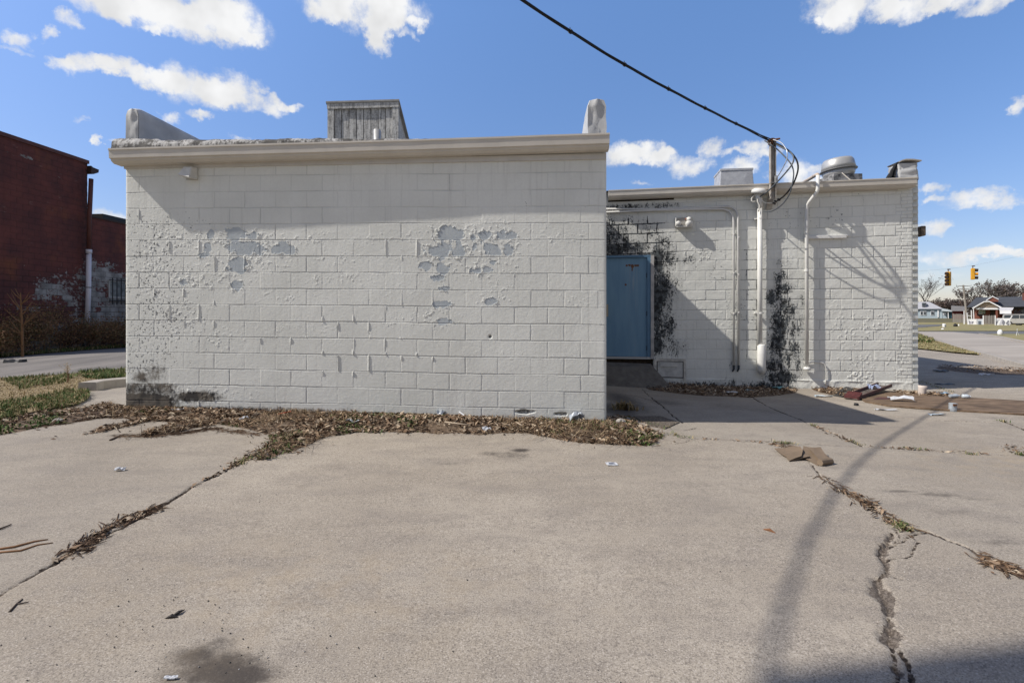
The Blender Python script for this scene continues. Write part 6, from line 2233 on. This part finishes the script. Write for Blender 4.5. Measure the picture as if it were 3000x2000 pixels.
for (x, y, w, h, lab, sd) in [(45, 1062, .46, .09, 'black strip of torn tyre rubber on the asphalt drive', 41), (2756, 1086, .30, .02, 'dark slab of rubbish in the shadow, left of the debris line', 42), (2768, 1126, .30, .02, 'thin dark stick lying in the shadow right of the corner', 43)]:
    q = gp(x, y); b = MB(); n = 9
    for i in range(n):
        t = i / (n - 1) - .5
        b.v += [q + Vector((t * w, -.09 + random.gauss(0, .01), .0)), q + Vector((t * w, .09, .0)), q + Vector((t * w, .07, h * (.6 + .4 * math.sin(i)))), q + Vector((t * w, -.07, h * (.7 + .3 * math.cos(i * 1.7))))]
    for i in range(n - 1):
        a = i * 4; b.f += [(a, a + 4, a + 5, a + 1), (a + 1, a + 5, a + 6, a + 2), (a + 2, a + 6, a + 7, a + 3), (a + 3, a + 7, a + 4, a)]
    b.f += [(0, 1, 2, 3), ((n - 1) * 4 + 3, (n - 1) * 4 + 2, (n - 1) * 4 + 1, (n - 1) * 4)]
    tag(b.build('rubber_scrap' if sd == 41 else ('debris_slab' if sd == 42 else 'debris_stick'), M_BLACK, origin=q), lab, 'scrap')
# stones in the leaf heap and at the broken edge
M_STONE = mat('pale_stone', (.42, .39, .35), .9, .3, 12, .4, 30)
def stone(px, py, s, label, sd):
    q = gp(px, py); b = MB()
    random.seed(sd)
    rings = []
    for i in range(6):
        a = math.pi * i / 5
        rings.append((max(.003, math.sin(a)) * s, -math.cos(a) * s * .6 + s * .45))
    b.lathe(rings, q, 10)
    for i, v in enumerate(b.v):
        b.v[i] = v + Vector((random.gauss(0, s * .1), random.gauss(0, s * .1), random.gauss(0, s * .07)))
    tag(b.build('stone', M_STONE, origin=q), label, 'stone', 'pale stones by the broken concrete')
stone(1818, 1243, .065, 'pale lump of stone at the right corner of the tall wall', 1)
stone(1838, 1235, .045, 'smaller pale stone behind the lump at the wall corner', 2)
stone(170, 1238, .05, 'pale stone in the brown mulch at the left', 3)
stone(1795, 1110, .07, 'pale stones against the ramp below the blue door', 4)
b = MB()
vs = [gp(x, y) + ZUP * .018 for x, y in [(1855, 1222), (1935, 1222), (1990, 1240), (1950, 1258), (1905, 1250)]]
b.add(vs + [v - ZUP * .05 for v in vs], [tuple(range(5)), tuple(range(9, 4, -1))] + [(i, (i + 1) % 5, (i + 1) % 5 + 5, i + 5) for i in range(5)])
tag(b.build('slab_fragment', M_CONC, origin=vs[0]), 'broken concrete slab fragment right of the tall wall corner', 'slab')
# twigs on the left foreground and elsewhere
TW_ = [([(-30, 1545), (0, 1553), (33, 1540)], .006, 'short dark twig at the left edge, upper of the foreground twigs'), ([(-40, 1617), (40, 1606), (100, 1590), (140, 1584)], .006, 'long orange brown twig at the left edge'),
       ([(-40, 1625), (60, 1617), (110, 1600), (155, 1594)], .005, 'long dark twig lying just below the orange brown one'), ([(28, 1798), (48, 1775), (66, 1760)], .005, 'small forked twig near the bottom left corner'),
       ([(322, 1292), (345, 1282), (362, 1277)], .010, 'dark stick lying beyond the left end of the leaf heap'), ([(300, 1260), (340, 1255), (352, 1268)], .006, 'thin brown twig near the left mulch'),
       ([(1303, 1251), (1345, 1257), (1378, 1260)], .009, 'pale bare stick lying along the front of the leaf heap'), ([(2618, 1553 - 20), (2630, 1545), (2642, 1560)], .006, 'pale straw stem in the weeds of the right crack'), ([(1512, 1252), (1530, 1262)], .008, 'short pale stick in the right half of the leaf heap'),
       ([(1560, 1218), (1590, 1235), (1610, 1250)], .006, 'dry arching stem in front of the broken block face')]
for pts, rad, lab in TW_:
    w = [gp(x, y) for x, y in pts]
    ps = [p + ZUP * (.010 + (.05 if pts[0][1] < 1300 and pts[0][0] > 1000 else 0)) for p in w]
    b = MB(); b.tube(ps, [rad, rad * .9, rad * .6][:len(ps)] if len(ps) <= 3 else [rad, rad, rad * .8, rad * .5], 6)
    if 'forked' in lab: b.tube([ps[1], ps[1] + Vector((.045, .01, .004))], [rad * .7, rad * .4], 5)
    tag(b.build('twig', mat('twig_orange' if 'orange' in lab else ('twig_pale' if 'pale' in lab else 'twig_dark'), (.30, .16, .08) if 'orange' in lab else ((.42, .34, .25) if 'pale' in lab else (.07, .05, .04)), .8), smooth=True, origin=w[0]), lab, 'twig')
# dark curled leaf in the foreground
q = gp(505, 1808)
b = MB(); b.tube([q + ZUP * .006, q + Vector((.014, .018, .012)), q + Vector((.024, .045, .008))], [.003, .008, .002], 6); b.tube([q + Vector((-.022, -.012, .004)), q + Vector((.0, -.004, .010)), q + Vector((.026, -.004, .004))], [.002, .009, .002], 6)
tag(b.build('curled_leaf', mat('black_leaf', (.035, .03, .028), .7), origin=q), 'dark curled dead leaf on the foreground concrete', 'leaf')
q = gp(2238, 1553); b = MB(); b.tube([q + ZUP * .005, q + Vector((.025, -.02, .012)), q + Vector((.045, -.05, .004))], [.006, .010, .003], 6)
tag(b.build('curled_leaf', mat('rust_leaf', (.20, .09, .04), .7), origin=q), 'small rust brown curled leaf alone on the right slab', 'leaf')
# grit: tiny stones strewn on the slab
R = np.random.default_rng(3)
n = 260
cx = np.concatenate([R.uniform(-2.2, 2.4, 150), R.normal(-1.6, .35, 70), R.normal(-.95, .2, 40)]); cy = np.concatenate([R.uniform(1.8, 5.5, 150), R.normal(2.15, .18, 70), R.normal(1.9, .12, 40)])
s = R.uniform(.0015, .0045, n)
zz = G(cx, cy) + .006
c = np.column_stack([cx, cy, zz])
offs = np.array([[1, 0, 0], [0, 1, 0], [-1, 0, 0], [0, -1, 0], [0, 0, 1], [0, 0, -.6]])
co = (c[:, None] + offs[None] * s[:, None, None]).reshape(-1, 3)
F = (np.arange(n)[:, None, None] * 6 + np.array([[0, 1, 4], [1, 2, 4], [2, 3, 4], [3, 0, 4], [1, 0, 5], [2, 1, 5], [3, 2, 5], [0, 3, 5]])[None]).reshape(-1, 3)
o = np_mesh('grit', co, F, tint_mat('grit', [(.03, .035, .035), (.05, .05, .05), (.10, .09, .08), (.6, .58, .55)]), smooth=False, attrs=dict(tint=np.repeat(R.uniform(0, 1, n), 6)))
tag(o, 'dark and pale grit strewn over the foreground concrete', 'grit', kind='stuff')

# ================================================================== STREET, SIGNALS, HOUSES
M_SIG = mat('signal_yellow', (.72, .36, .03), .45, .12, 2)
M_LENS = mat('signal_hood', (.035, .018, .012), .5)


def signal(px, pt_, pb_, Z, nsec, face, label):
    top, bot = P(px, pt_, Z), P(px, pb_, Z)
    r = empty('traffic_signal', bot, label, 'traffic light')
    H = top.z - bot.z
    w = .34; hsec = H / nsec
    q = Matrix.Rotation(face, 3, 'Z')
    b = MB(); b.box((top + bot) / 2, (w, .26, H), face); b.build('housing', M_SIG, r, bevel=.03)
    for i in range(nsec):
        c = bot + ZUP * (hsec * (i + .5))
        f = c + q @ Vector((0, -.13, 0))
        b = MB(); b.tube([f, f + q @ Vector((0, -.22, -.02))], [.125, .13], 14); b.build('visor', M_LENS if not (nsec == 3 and i == 1) else mat('amber_visor', (.70, .30, .02), .45), r)
    b = MB(); b.tube([top, top + ZUP * .22], .035, 6); b.box(top + ZUP * .20 + Vector((.05, 0, 0)), (.24, .08, .07)); b.build('hanger', mat('hanger_brown', (.16, .10, .07), .6), r)
    return top + ZUP * .24


h1 = signal(2778, 796, 837, 43.5, 4, math.radians(-62), 'yellow four-lamp traffic signal hanging on the left')
h2 = signal(2850, 786, 819, 45.0, 3, math.radians(55), 'yellow three-lamp traffic signal hanging on the right')
b = MB(); dd = (h2 - h1); b.tube([h1 - dd * 4 + ZUP * .5, h1, h2, h2 + dd * 9 + ZUP * 1.2], .006, 4)
tag(b.build('span_wire', M_STEEL, origin=h1), 'hair-thin span wire that carries the two traffic signals', 'wire')
# leaning pole far away
pz = 105
a, c = P(2834, 925, pz), P(2822, 835, pz); a.z = g(a.x, a.y)
r = empty('utility_pole', a, 'leaning wooden utility pole with two crossarms beyond the white panels', 'utility pole')
b = MB(); b.tube([a, c], [.20, .15], 8); b.build('pole', mat('grey_pole', (.36, .32, .27), .85, .2), r)
for y in (838, 846.5):
    b = MB(); m_ = P(2823.5, y, pz); b.box(m_, (2.0, .12, .12)); b.build('crossarm', mat('grey_pole', (.36, .32, .27)), r)


_tc = (2890 - 1500) / 1500
_nl = math.sqrt(1 + _tc * _tc)
VD = Vector((_tc / _nl, 1 / _nl, 0))          # the houses face the near corner of the crossing, not due south
VX = Vector((VD.y, -VD.x, 0))


def FP(px, py, Z):
    t = (px - 1500) / 1500
    s = Z * (1 + _tc * _tc) / (t * _tc + 1)
    return Vector((t * s, s, CAMH + (925 - py) / 1500 * s))


M_SIDING_B = mat('pale_blue_siding', (.36, .43, .47), .7, .08, 1)
M_ROOF_L = mat('light_shingles', (.42, .42, .44), .9, .15, 1)
M_ROOF_D = mat('dark_shingles', (.075, .08, .09), .9, .2, 1)
M_ROOF_B = mat('brown_shingles', (.16, .13, .115), .9, .2, 1)
M_GLASS = mat('dark_glass', (.05, .06, .07), .15, spec=.6)
M_HWHITE = mat('house_white', (.78, .78, .77), .6, .05, 2)
M_BRICK = mat('house_brick', (.22, .085, .06), .85, .25, 2)


def flat(pts, Z, depth, name, m, parent, origin=None):
    """front outline from the photograph at distance Z, given real depth behind"""
    b = MB(); b.prism([FP(x, y, Z) for x, y in pts], VD * depth)
    return b.build(name, m, parent, origin=origin)


# pale blue house
Zb = 138
r = empty('blue_house', FP(2715, 933, Zb), 'pale blue single-storey house just right of the toothed brick corner', 'house')
b = flat([(2660, 935), (2660, 903), (2761, 903), (2761, 935)], Zb, 9, 'wall', M_SIDING_B, r)
b = MB()
A0, A1, B0, B1 = FP(2655, 905, Zb - .5), FP(2764, 904.5, Zb - .5), FP(2655, 905, Zb + 9.5), FP(2764, 904.5, Zb + 9.5)
R0_, R1_ = FP(2655, 884, Zb + 3.5), FP(2722, 884.5, Zb + 3.5); R0_.z = R1_.z = FP(2700, 883, Zb).z
b.add([A0, A1, B1, B0, R0_, R1_], [(0, 1, 5, 4), (1, 2, 5), (2, 3, 4, 5), (3, 0, 4), (0, 3, 2, 1)])
b.build('roof', M_ROOF_L, r)
dm = flat([(2700, 897), (2700, 886), (2712, 886), (2712, 897)], Zb + .2, 2.5, 'dormer', M_ROOF_L, r)
flat([(2701.5, 895.5), (2701.5, 887.5), (2711, 887.5), (2711, 895.5)], Zb + .12, .1, 'vent_window', M_GLASS, r)
for (x0, x1) in [(2696, 2704), (2705.5, 2713.5), (2726.5, 2737)]:
    w_ = flat([(x0, 923), (x0, 911), (x1, 911), (x1, 923)], Zb - .12, .15, 'window', M_HWHITE, r)
    flat([(x0 + 1.1, 921.5), (x0 + 1.1, 912.3), (x1 - 1.1, 912.3), (x1 - 1.1, 921.5)], Zb - .17, .05, 'pane', M_GLASS, w_)
flat([(2746.5, 929), (2746.5, 907), (2750, 907), (2750, 929)], Zb - .2, .15, 'downspout', M_HWHITE, r)
# its lean-to porch
pr = flat([(2757, 911), (2760, 903), (2790, 909.5), (2789, 913)], Zb - 1.5, 5, 'porch_roof', mat('porch_roof_blue', (.50, .55, .58), .6), r)
flat([(2762, 934), (2762, 910), (2774, 911), (2774, 934)], Zb - .5, 2, 'porch_wall', M_SIDING_B, r)
flat([(2776, 934), (2776, 911), (2789, 912.5), (2789, 934)], Zb - .9, 1.6, 'porch_door', mat('dark_teal', (.03, .07, .09), .7), r)
flat([(2777, 936), (2777, 912), (2778.6, 912), (2779.6, 936)], Zb - 1.3, .15, 'porch_post', M_HWHITE, r)
flat([(2763, 922), (2763, 916), (2772, 916), (2772, 922)], Zb - .62, .1, 'window', M_HWHITE, r)

# low red building between the houses
Zs = 125
r = empty('red_shed', FP(2808, 933, Zs), 'low dark red shed with a grey roof between the two houses', 'shed')
flat([(2790, 934), (2790, 911), (2828, 911), (2828, 934)], Zs, 6, 'wall', mat('shed_red', (.17, .035, .035), .8, .2, 1), r)
b = MB(); b.add([FP(2786, 911, Zs - .6), FP(2832, 911, Zs - .6), FP(2826, 897, Zs + 3), FP(2787, 895, Zs + 3), FP(2786, 911, Zs + 6.5), FP(2832, 911, Zs + 6.5)], [(0, 1, 2, 3), (3, 2, 5, 4), (0, 3, 4), (1, 5, 2), (0, 4, 5, 1)])
b.build('roof', mat('shed_roof', (.20, .19, .18), .9, .2, 1), r)

# grey picket fence runs
def fence(pts, h, label, Z):
    r = empty('wooden_fence', FP(*pts[0], Z), label, 'fence')
    (x0, y0), (x1, y1) = pts
    a, c = FP(x0, y0, Z), FP(x1, y1, Z)
    n = int((c - a).length / .16)
    b = MB()
    for i in range(n):
        t = (i + .5) / n; p = a.lerp(c, t)
        hh = h + random.uniform(-.06, .05)
        b.box((p.x, p.y, p.z + hh / 2), (.135, .02, hh), math.atan2(VX.y, VX.x))
    b.build('picket_panel', mat('grey_pickets', (.27, .25, .225), .9, .3, .9, stretch=(6, 6, .3)), r)
    for t in (0, .5, 1):
        b = MB(); p = a.lerp(c, t); b.box((p.x + VD.x * .07, p.y + VD.y * .07, p.z + h / 2), (.10, .10, h + .1), math.atan2(VX.y, VX.x)); b.build('post', mat('grey_pickets', (.27, .25, .225)), r)
fence([(2792, 944), (2834, 946)], 1.5, 'weathered grey picket fence left of the cart panel', 88)
fence([(2880, 954), (2916, 954)], 1.65, 'taller grey board fence between the two white panels', 82)

# brick house
Zh_ = 86
r = empty('brick_house', FP(2900, 952, Zh_), 'brick house with a tan gabled porch and dark hipped roof', 'house')
flat([(2850, 950), (2850, 905), (2930, 905), (2930, 950)], Zh_ + 2.2, 8, 'wall', M_BRICK, r)
flat([(2930.1, 950), (2930.1, 900), (3080, 900), (3080, 950)], Zh_ + 3.0, 8, 'wall', M_BRICK, r)
b = MB()
e0, e1 = FP(2832, 908, Zh_ + 1.4), FP(3090, 897, Zh_ + 1.4); e0.z = e1.z = FP(3000, 898, Zh_ + 1.4).z
r0, r1 = FP(2860, 868, Zh_ + 6.5), FP(3090, 867, Zh_ + 6.5); r0.z = r1.z
f0, f1 = e0 + VD * 11, e1 + VD * 11
b.add([e0, e1, r1, r0, f0, f1], [(0, 1, 2, 3), (3, 2, 5, 4), (0, 3, 4), (1, 5, 2), (0, 4, 5, 1)])
rf = b.build('roof', M_ROOF_D, r)
flat([(2890, 878), (2908, 867.5), (2925, 877), (2925, 884), (2890, 884)], Zh_ + 1.2, 3, 'dormer', M_BRICK, r)
for pts in [[(2888, 879), (2908, 866.5), (2908, 869.2), (2889, 881.3)], [(2908, 866.5), (2926, 876), (2925.5, 878), (2908, 869.2)]]:
    flat(pts, Zh_ + 1.1, .25, 'dormer_trim', M_HWHITE, r)
flat([(2996, 905), (2996, 858), (3010, 858), (3010, 905)], Zh_ + 4.6, 1.2, 'chimney', M_BRICK, r)
# porch: clipped gable
flat([(2855, 902), (2884, 885), (2898, 884), (2931, 902)], Zh_ + .1, 3, 'gable', mat('tan_stucco', (.50, .40, .30), .8, .06, 1), r)
for pts in [[(2847, 902), (2882.5, 882.2), (2883.5, 885), (2850.5, 904)], [(2882.5, 882.2), (2898, 881.2), (2897.5, 884.2), (2883.5, 885)], [(2898, 881.2), (2934.5, 899.5), (2932.5, 902.3), (2897.5, 884.2)]]:
    flat(pts, Zh_ - .5, .12, 'bargeboard', M_HWHITE, r)
b = MB(); b.add([FP(2846, 902, Zh_ - .4), FP(2882, 881.8, Zh_ - .4), FP(2898, 880.9, Zh_ - .4), FP(2936, 899.8, Zh_ - .4), FP(2846, 902, Zh_ + 5.5), FP(2882, 881.8, Zh_ + 6), FP(2898, 880.9, Zh_ + 6), FP(2936, 899.8, Zh_ + 5.5)],
                [(0, 1, 5, 4), (1, 2, 6, 5), (2, 3, 7, 6)])
b.build('porch_roof', M_ROOF_D, r)
flat([(2859, 906.5), (2859, 902), (2932.5, 902), (2932.5, 906.5)], Zh_ - .1, .3, 'porch_beam', M_HWHITE, r)
for x in (2856, 2917):
    flat([(x, 935), (x, 906.6), (x + 6, 906.6), (x + 6, 935)], Zh_ + .0, .4, 'porch_column', M_BRICK, r)
w_ = flat([(2867, 920), (2867, 906.8), (2879, 906.8), (2879, 920)], Zh_ + 2.05, .14, 'window', M_HWHITE, r)
flat([(2868.3, 919), (2868.3, 908), (2877.7, 908), (2877.7, 919)], Zh_ + 2.0, .04, 'pane', mat('greenish_glass', (.28, .35, .30), .25, spec=.5), w_)
flat([(2880, 919), (2880, 908.5), (2886.5, 908.5), (2886.5, 919)], Zh_ + 2.08, .1, 'window', mat('greenish_glass', (.28, .35, .30)), r)
flat([(2901, 952), (2901, 907), (2914, 907), (2914, 952)], Zh_ + 2.06, .12, 'door', mat('porch_door_dark', (.045, .035, .03), .7), r)
flat([(2860, 925), (2860, 920.5), (2882, 920.5), (2882, 925)], Zh_ + .6, .5, 'porch_rail', mat('rail_dark', (.03, .03, .03), .7), r)
# awning carport
aw_ = flat([(2928, 909), (2929, 900), (2970, 900.5), (2966, 909)], Zh_ - 1.0, 4, 'awning', mat('awning_white', (.62, .62, .66), .6), r)
flat([(2929, 919), (2929, 909.2), (2963, 909.2), (2963, 919)], Zh_ - 1.2, .12, 'awning_panel', M_HWHITE, aw_)
# pale blue garage at the right edge
r = empty('blue_garage', FP(3000, 945, 92), 'pale blue garage wall with a brick base at the right edge', 'garage')
flat([(2970, 936), (2970, 905.5), (3090, 905.5), (3090, 936)], 89, .0 + 6, 'wall', mat('garage_blue', (.50, .58, .64), .7, .05, 1), r)
flat([(2968, 948), (2968, 936.2), (3090, 936.2), (3090, 948)], 88.8, 6, 'brick_base', mat('base_brick', (.16, .10, .08), .85, .2), r)
flat([(2966, 905.2), (2966, 898.5), (3090, 898.5), (3090, 905.2)], 88.5, 7, 'eave', mat('eave_dark', (.06, .06, .065), .8), r)

# parked pale SUV
def car():
    Zc = 84
    k = Zc / 1500
    L_ = 4.6; x0 = 0.0
    zb = FP(2936, 953, Zc).z
    r = empty('parked_car', FP(2960, 953, Zc), 'pale silver SUV parked behind the grey and white panel', 'car')
    Q0 = FP(2936, 953, Zc)
    def SP(u, y, z): return Vector((Q0.x, Q0.y, zb + z)) + VX * u + VD * y
    prof = [(0.0, .45), (.02, 1.0), (.10, 1.72), (.5, 1.80), (2.7, 1.80), (3.35, 1.12), (4.45, .98), (4.6, .80), (4.6, .40), (3.9, .32), (.5, .32)]
    b = MB(); b.prism([SP(u, 0, z) for u, z in prof], VD * 1.75); b.build('body', mat('car_silver', (.52, .50, .46), .3, .04, 2, metal=.3, spec=.5), r, bevel=.06)
    for pts in [[(.2, 1.12), (.26, 1.66), (1.0, 1.70), (1.0, 1.12)], [(1.08, 1.12), (1.08, 1.70), (1.95, 1.70), (1.95, 1.12)], [(2.03, 1.12), (2.03, 1.70), (2.65, 1.68), (3.2, 1.12)]]:
        b = MB(); b.prism([SP(u, -.012, z) for u, z in pts], VD * .02); b.build('window', M_GLASS, r)
    for u in (.85, 3.7):
        c = SP(u, .06, .34)
        b = MB(); b.tube([c - VD * .08, c + VD * .16], .34, 18); wl = b.build('wheel', M_BLACK, r)
        b = MB(); b.tube([c - VD * .095, c - VD * .079], .19, 14); b.build('rim', M_STEEL, wl)
    for u in (.01, 4.58):
        b = MB(); b.box(SP(u, .2, .92), (.06, .25, .16), math.atan2(VX.y, VX.x)); b.build('light', mat('lamp_red' if u < 1 else 'lamp_clear', (.35, .03, .03) if u < 1 else (.6, .6, .6), .3), r)
    b = MB(); b.box(SP(1.5, -.012, .98), (.16, .03, .04), math.atan2(VX.y, VX.x)); b.build('handle', M_STEEL, r)
car()
# white painted panels in the yard
Zp = 80
r = empty('yard_panel', FP(2848, 955, Zp), 'white yard panel painted with a grey shopping cart, between slanted white posts', 'sign panel')
flat([(2834, 954.8), (2834, 934.5), (2861.5, 934.5), (2861.5, 954.8)], Zp, .08, 'board', M_HWHITE, r)
m_g = mat('panel_grey', (.20, .20, .23), .7)
cart = [[(2840.3, 941), (2852.3, 941), (2850.8, 948), (2842.4, 948)], [(2837, 937.5), (2839.5, 937.5), (2842.8, 951.3), (2841, 951.3)], [(2841.3, 950), (2850.5, 950), (2850.5, 951.4), (2841.3, 951.4)]]
b = MB()
for q in cart: b.prism([FP(x, y, Zp - .012) for x, y in q], VD * .01)
for x in (2843.3, 2849.3):
    c = FP(x, 952.3, Zp - .012); b.tube([c, c + VD * .01], .06, 8)
b.build('cart_drawing', m_g, r)
flat([(2843, 947), (2842, 942), (2848, 942), (2848, 946)], Zp - .02, .006, 'cart_highlight', mat('panel_pale', (.5, .5, .54), .7), r)
r2 = empty('window_panel', FP(2871, 954, Zp), 'pale grey yard panel with a dark window shape, right of the shopping cart panel', 'sign panel')
flat([(2861.8, 954.3), (2861.8, 934.3), (2881.5, 934.3), (2881.5, 954.3)], Zp + .05, .08, 'board', mat('panel_pale2', (.52, .55, .58), .7), r2)
flat([(2866, 950.5), (2866, 940), (2874.5, 940), (2874.5, 950.5)], Zp + .03, .015, 'dark_window', mat('panel_dark', (.10, .12, .15), .6), r2)
flat([(2879, 954.5), (2879, 924.5), (2882, 924.5), (2882, 954.5)], Zp - .05, .09, 'post', M_HWHITE, r2)
r3 = empty('slogan_panel', FP(2938, 958, Zp - 2), 'long white yard panel with broad slanted grey strokes, in front of the SUV', 'sign panel')
flat([(2916, 957.5), (2917, 932), (2960, 932), (2958.5, 958.5)], Zp - 2, .08, 'board', M_HWHITE, r3)
strokes = [[(2917.5, 941), (2925, 939.5), (2918.5, 954), (2917.5, 954)], [(2934, 935), (2939, 935), (2936, 944), (2931, 955), (2926, 952)], [(2938, 936), (2944, 941), (2944.5, 946), (2939.5, 955), (2935, 946)], [(2946, 947), (2953, 938), (2958, 941), (2950, 950)], [(2950, 951), (2957, 945), (2956.5, 956)], [(2919, 935), (2931, 935), (2927, 938), (2918.5, 939)]]
for q in strokes:
    flat(q, Zp - 2.015, .01, 'painted_stroke', m_g if q[0][1] > 935.5 else mat('panel_pale', (.5, .5, .54)), r3)
flat([(2914.5, 957.8), (2914.5, 924), (2917, 924), (2917.4, 957.8)], Zp - 2.1, .1, 'post', M_HWHITE, r3)
flat([(2957, 935), (2964, 924.5), (2967, 924.5), (2960, 935.5)], Zp - 2.1, .1, 'raised_brace', M_HWHITE, r3)
# slanted white stakes
for (pts, lab) in [([(2823, 910), (2825.5, 910), (2826.5, 925), (2823, 925)], 'short white tapered stake left of the leaning posts'), ([(2832, 916), (2834.2, 916), (2836.5, 935), (2834.5, 935)], 'slim white stake behind the left edge of the cart panel'),
                   ([(2844, 908.5), (2846.5, 908.5), (2848.5, 935), (2846, 935)], 'tall white slanted post above the cart panel'), ([(2850.5, 904), (2853, 904), (2855, 923), (2852.8, 923)], 'tall white slanted post by the porch corner, right of the cart panel')]:
    q = FP(*pts[-1], Zp + 1)
    b = MB(); p2 = [FP(x, y, Zp + 1) for x, y in pts]; gz = g(q.x, q.y)
    p2[2].z = gz; p2[3].z = gz
    b.prism(p2, VD * .1)
    tag(b.build('white_stake', M_HWHITE, origin=q), lab, 'stake', 'white slanted stakes in the yard')
# small yard things
q = P(2766, 951, 62); q.z = g(q.x, q.y)
r = empty('white_barrel', q, 'white barrel with a grey band standing on the lawn below the four-lamp signal', 'barrel')
b = MB(); b.lathe([(.15, 0), (.17, .05), (.17, .40), (.15, .44), (.005, .45)], q, 16); b.build('body', M_HWHITE, r, smooth=True)
b = MB(); b.lathe([(.172, .12), (.173, .32)], q + Vector((.02, -.01, 0)), 16); b.build('band', mat('band_grey', (.3, .32, .33), .6), r, smooth=True)
q = P(2762, 962, 52); q.z = g(q.x, q.y); b = MB(); b.lathe([(.10, 0), (.14, .04), (.10, .12), (.01, .14)], q, 10); tag(b.build('white_rock', M_HWHITE, origin=q), 'small white rock on the grass below the white barrel', 'rock')
q = P(2800, 955, 68); q.z = g(q.x, q.y); b = MB(); b.lathe([(.22, 0), (.24, .1), (.18, .28), (.08, .38), (.005, .40)], q, 10, Vector((-.25, 0, 1))); tag(b.build('black_sack', M_BLACK, smooth=True, origin=q), 'small black sack on the lawn left of the cart panel', 'sack')
q = P(2809, 952, 70); q.z = g(q.x, q.y); b = MB(); b.lathe([(.06, 0), (.07, .05), (.07, .22), (.02, .26)], q, 10); tag(b.build('white_jug', M_HWHITE, smooth=True, origin=q), 'tiny white jug on the lawn beside the black sack', 'jug')
q = gp(2930, 982)
r = empty('white_boulder', q, 'white egg-shaped boulder with a dark green side at the edge of the grass island', 'boulder')
b = MB(); b.lathe([(.10, -.02), (.15, .10), (.155, .22), (.12, .34), (.06, .41), (.005, .425)], q, 18); b.build('stone', M_HWHITE, r, smooth=True)
b = MB(); b.lathe([(.08, -.02), (.135, .10), (.14, .22), (.105, .33), (.04, .38)], q + Vector((.045, .01, 0)), 18); b.build('dark_side', mat('dark_green', (.03, .055, .04), .6), r, smooth=True)  # dark green shell shifted towards the right half
q = gp(2980, 984)
r = empty('wire_stand', q, 'faint white wire stand with splayed legs on the grass island', 'stand')
for (dx, dy) in ((-.11, -.05), (.13, -.03), (.02, .1)):
    b = MB(); b.tube([q + Vector((dx, dy, -.02)), q + Vector((dx * .35, dy * .35, .22)), q + ZUP * .29], .012, 6); b.build('leg', mat('stand_white', (.62, .63, .62), .5), r)
b = MB(); b.tube([q + ZUP * .28, q + ZUP * .42], .012, 6); b.lathe([(.02, .42), (.03, .45), (.005, .48)], q, 8); b.build('top_rod', mat('stand_white', (.62, .63, .62)), r)
for (x, y, lab) in [(2945, 958, 'black tyre lying at the right end of the slanted stroke panel')]:
    q = P(x, y, 76); q.z = g(q.x, q.y); b = MB()
    ps = [q + Vector((.26 * math.cos(a), .26 * math.sin(a) * .9, .12)) for a in [2 * math.pi * i / 16 for i in range(17)]]
    q2 = P(2966, 955, 77); off = Vector((q2.x - q.x, 0, 0))
    b.tube([p + off for p in ps], .12, 8); tag(b.build('tyre', M_BLACK, smooth=True, origin=q + off), lab, 'tyre')

# ================================================================== BEHIND THE PHOTOGRAPHER: an unseen board added to shade the near right corner
c = Vector((-7.6, -1.9, 0))
r = empty('shadow_board', c, 'unseen board on two steel posts, added behind the photographer to shade the near right corner', 'shadow_board')
gz = 0
b = MB(); b.box((-7.6, -2.06, 10.2), (.30, 5.1, 3.2)); b.build('board', mat('board_back', (.30, .29, .27), .8, .1), r)
for y in (-3.4, -.6):
    b = MB(); b.tube([(-7.6, y, -.2), (-7.6, y, 8.7)], .15, 12); b.build('post', M_STEEL, r)
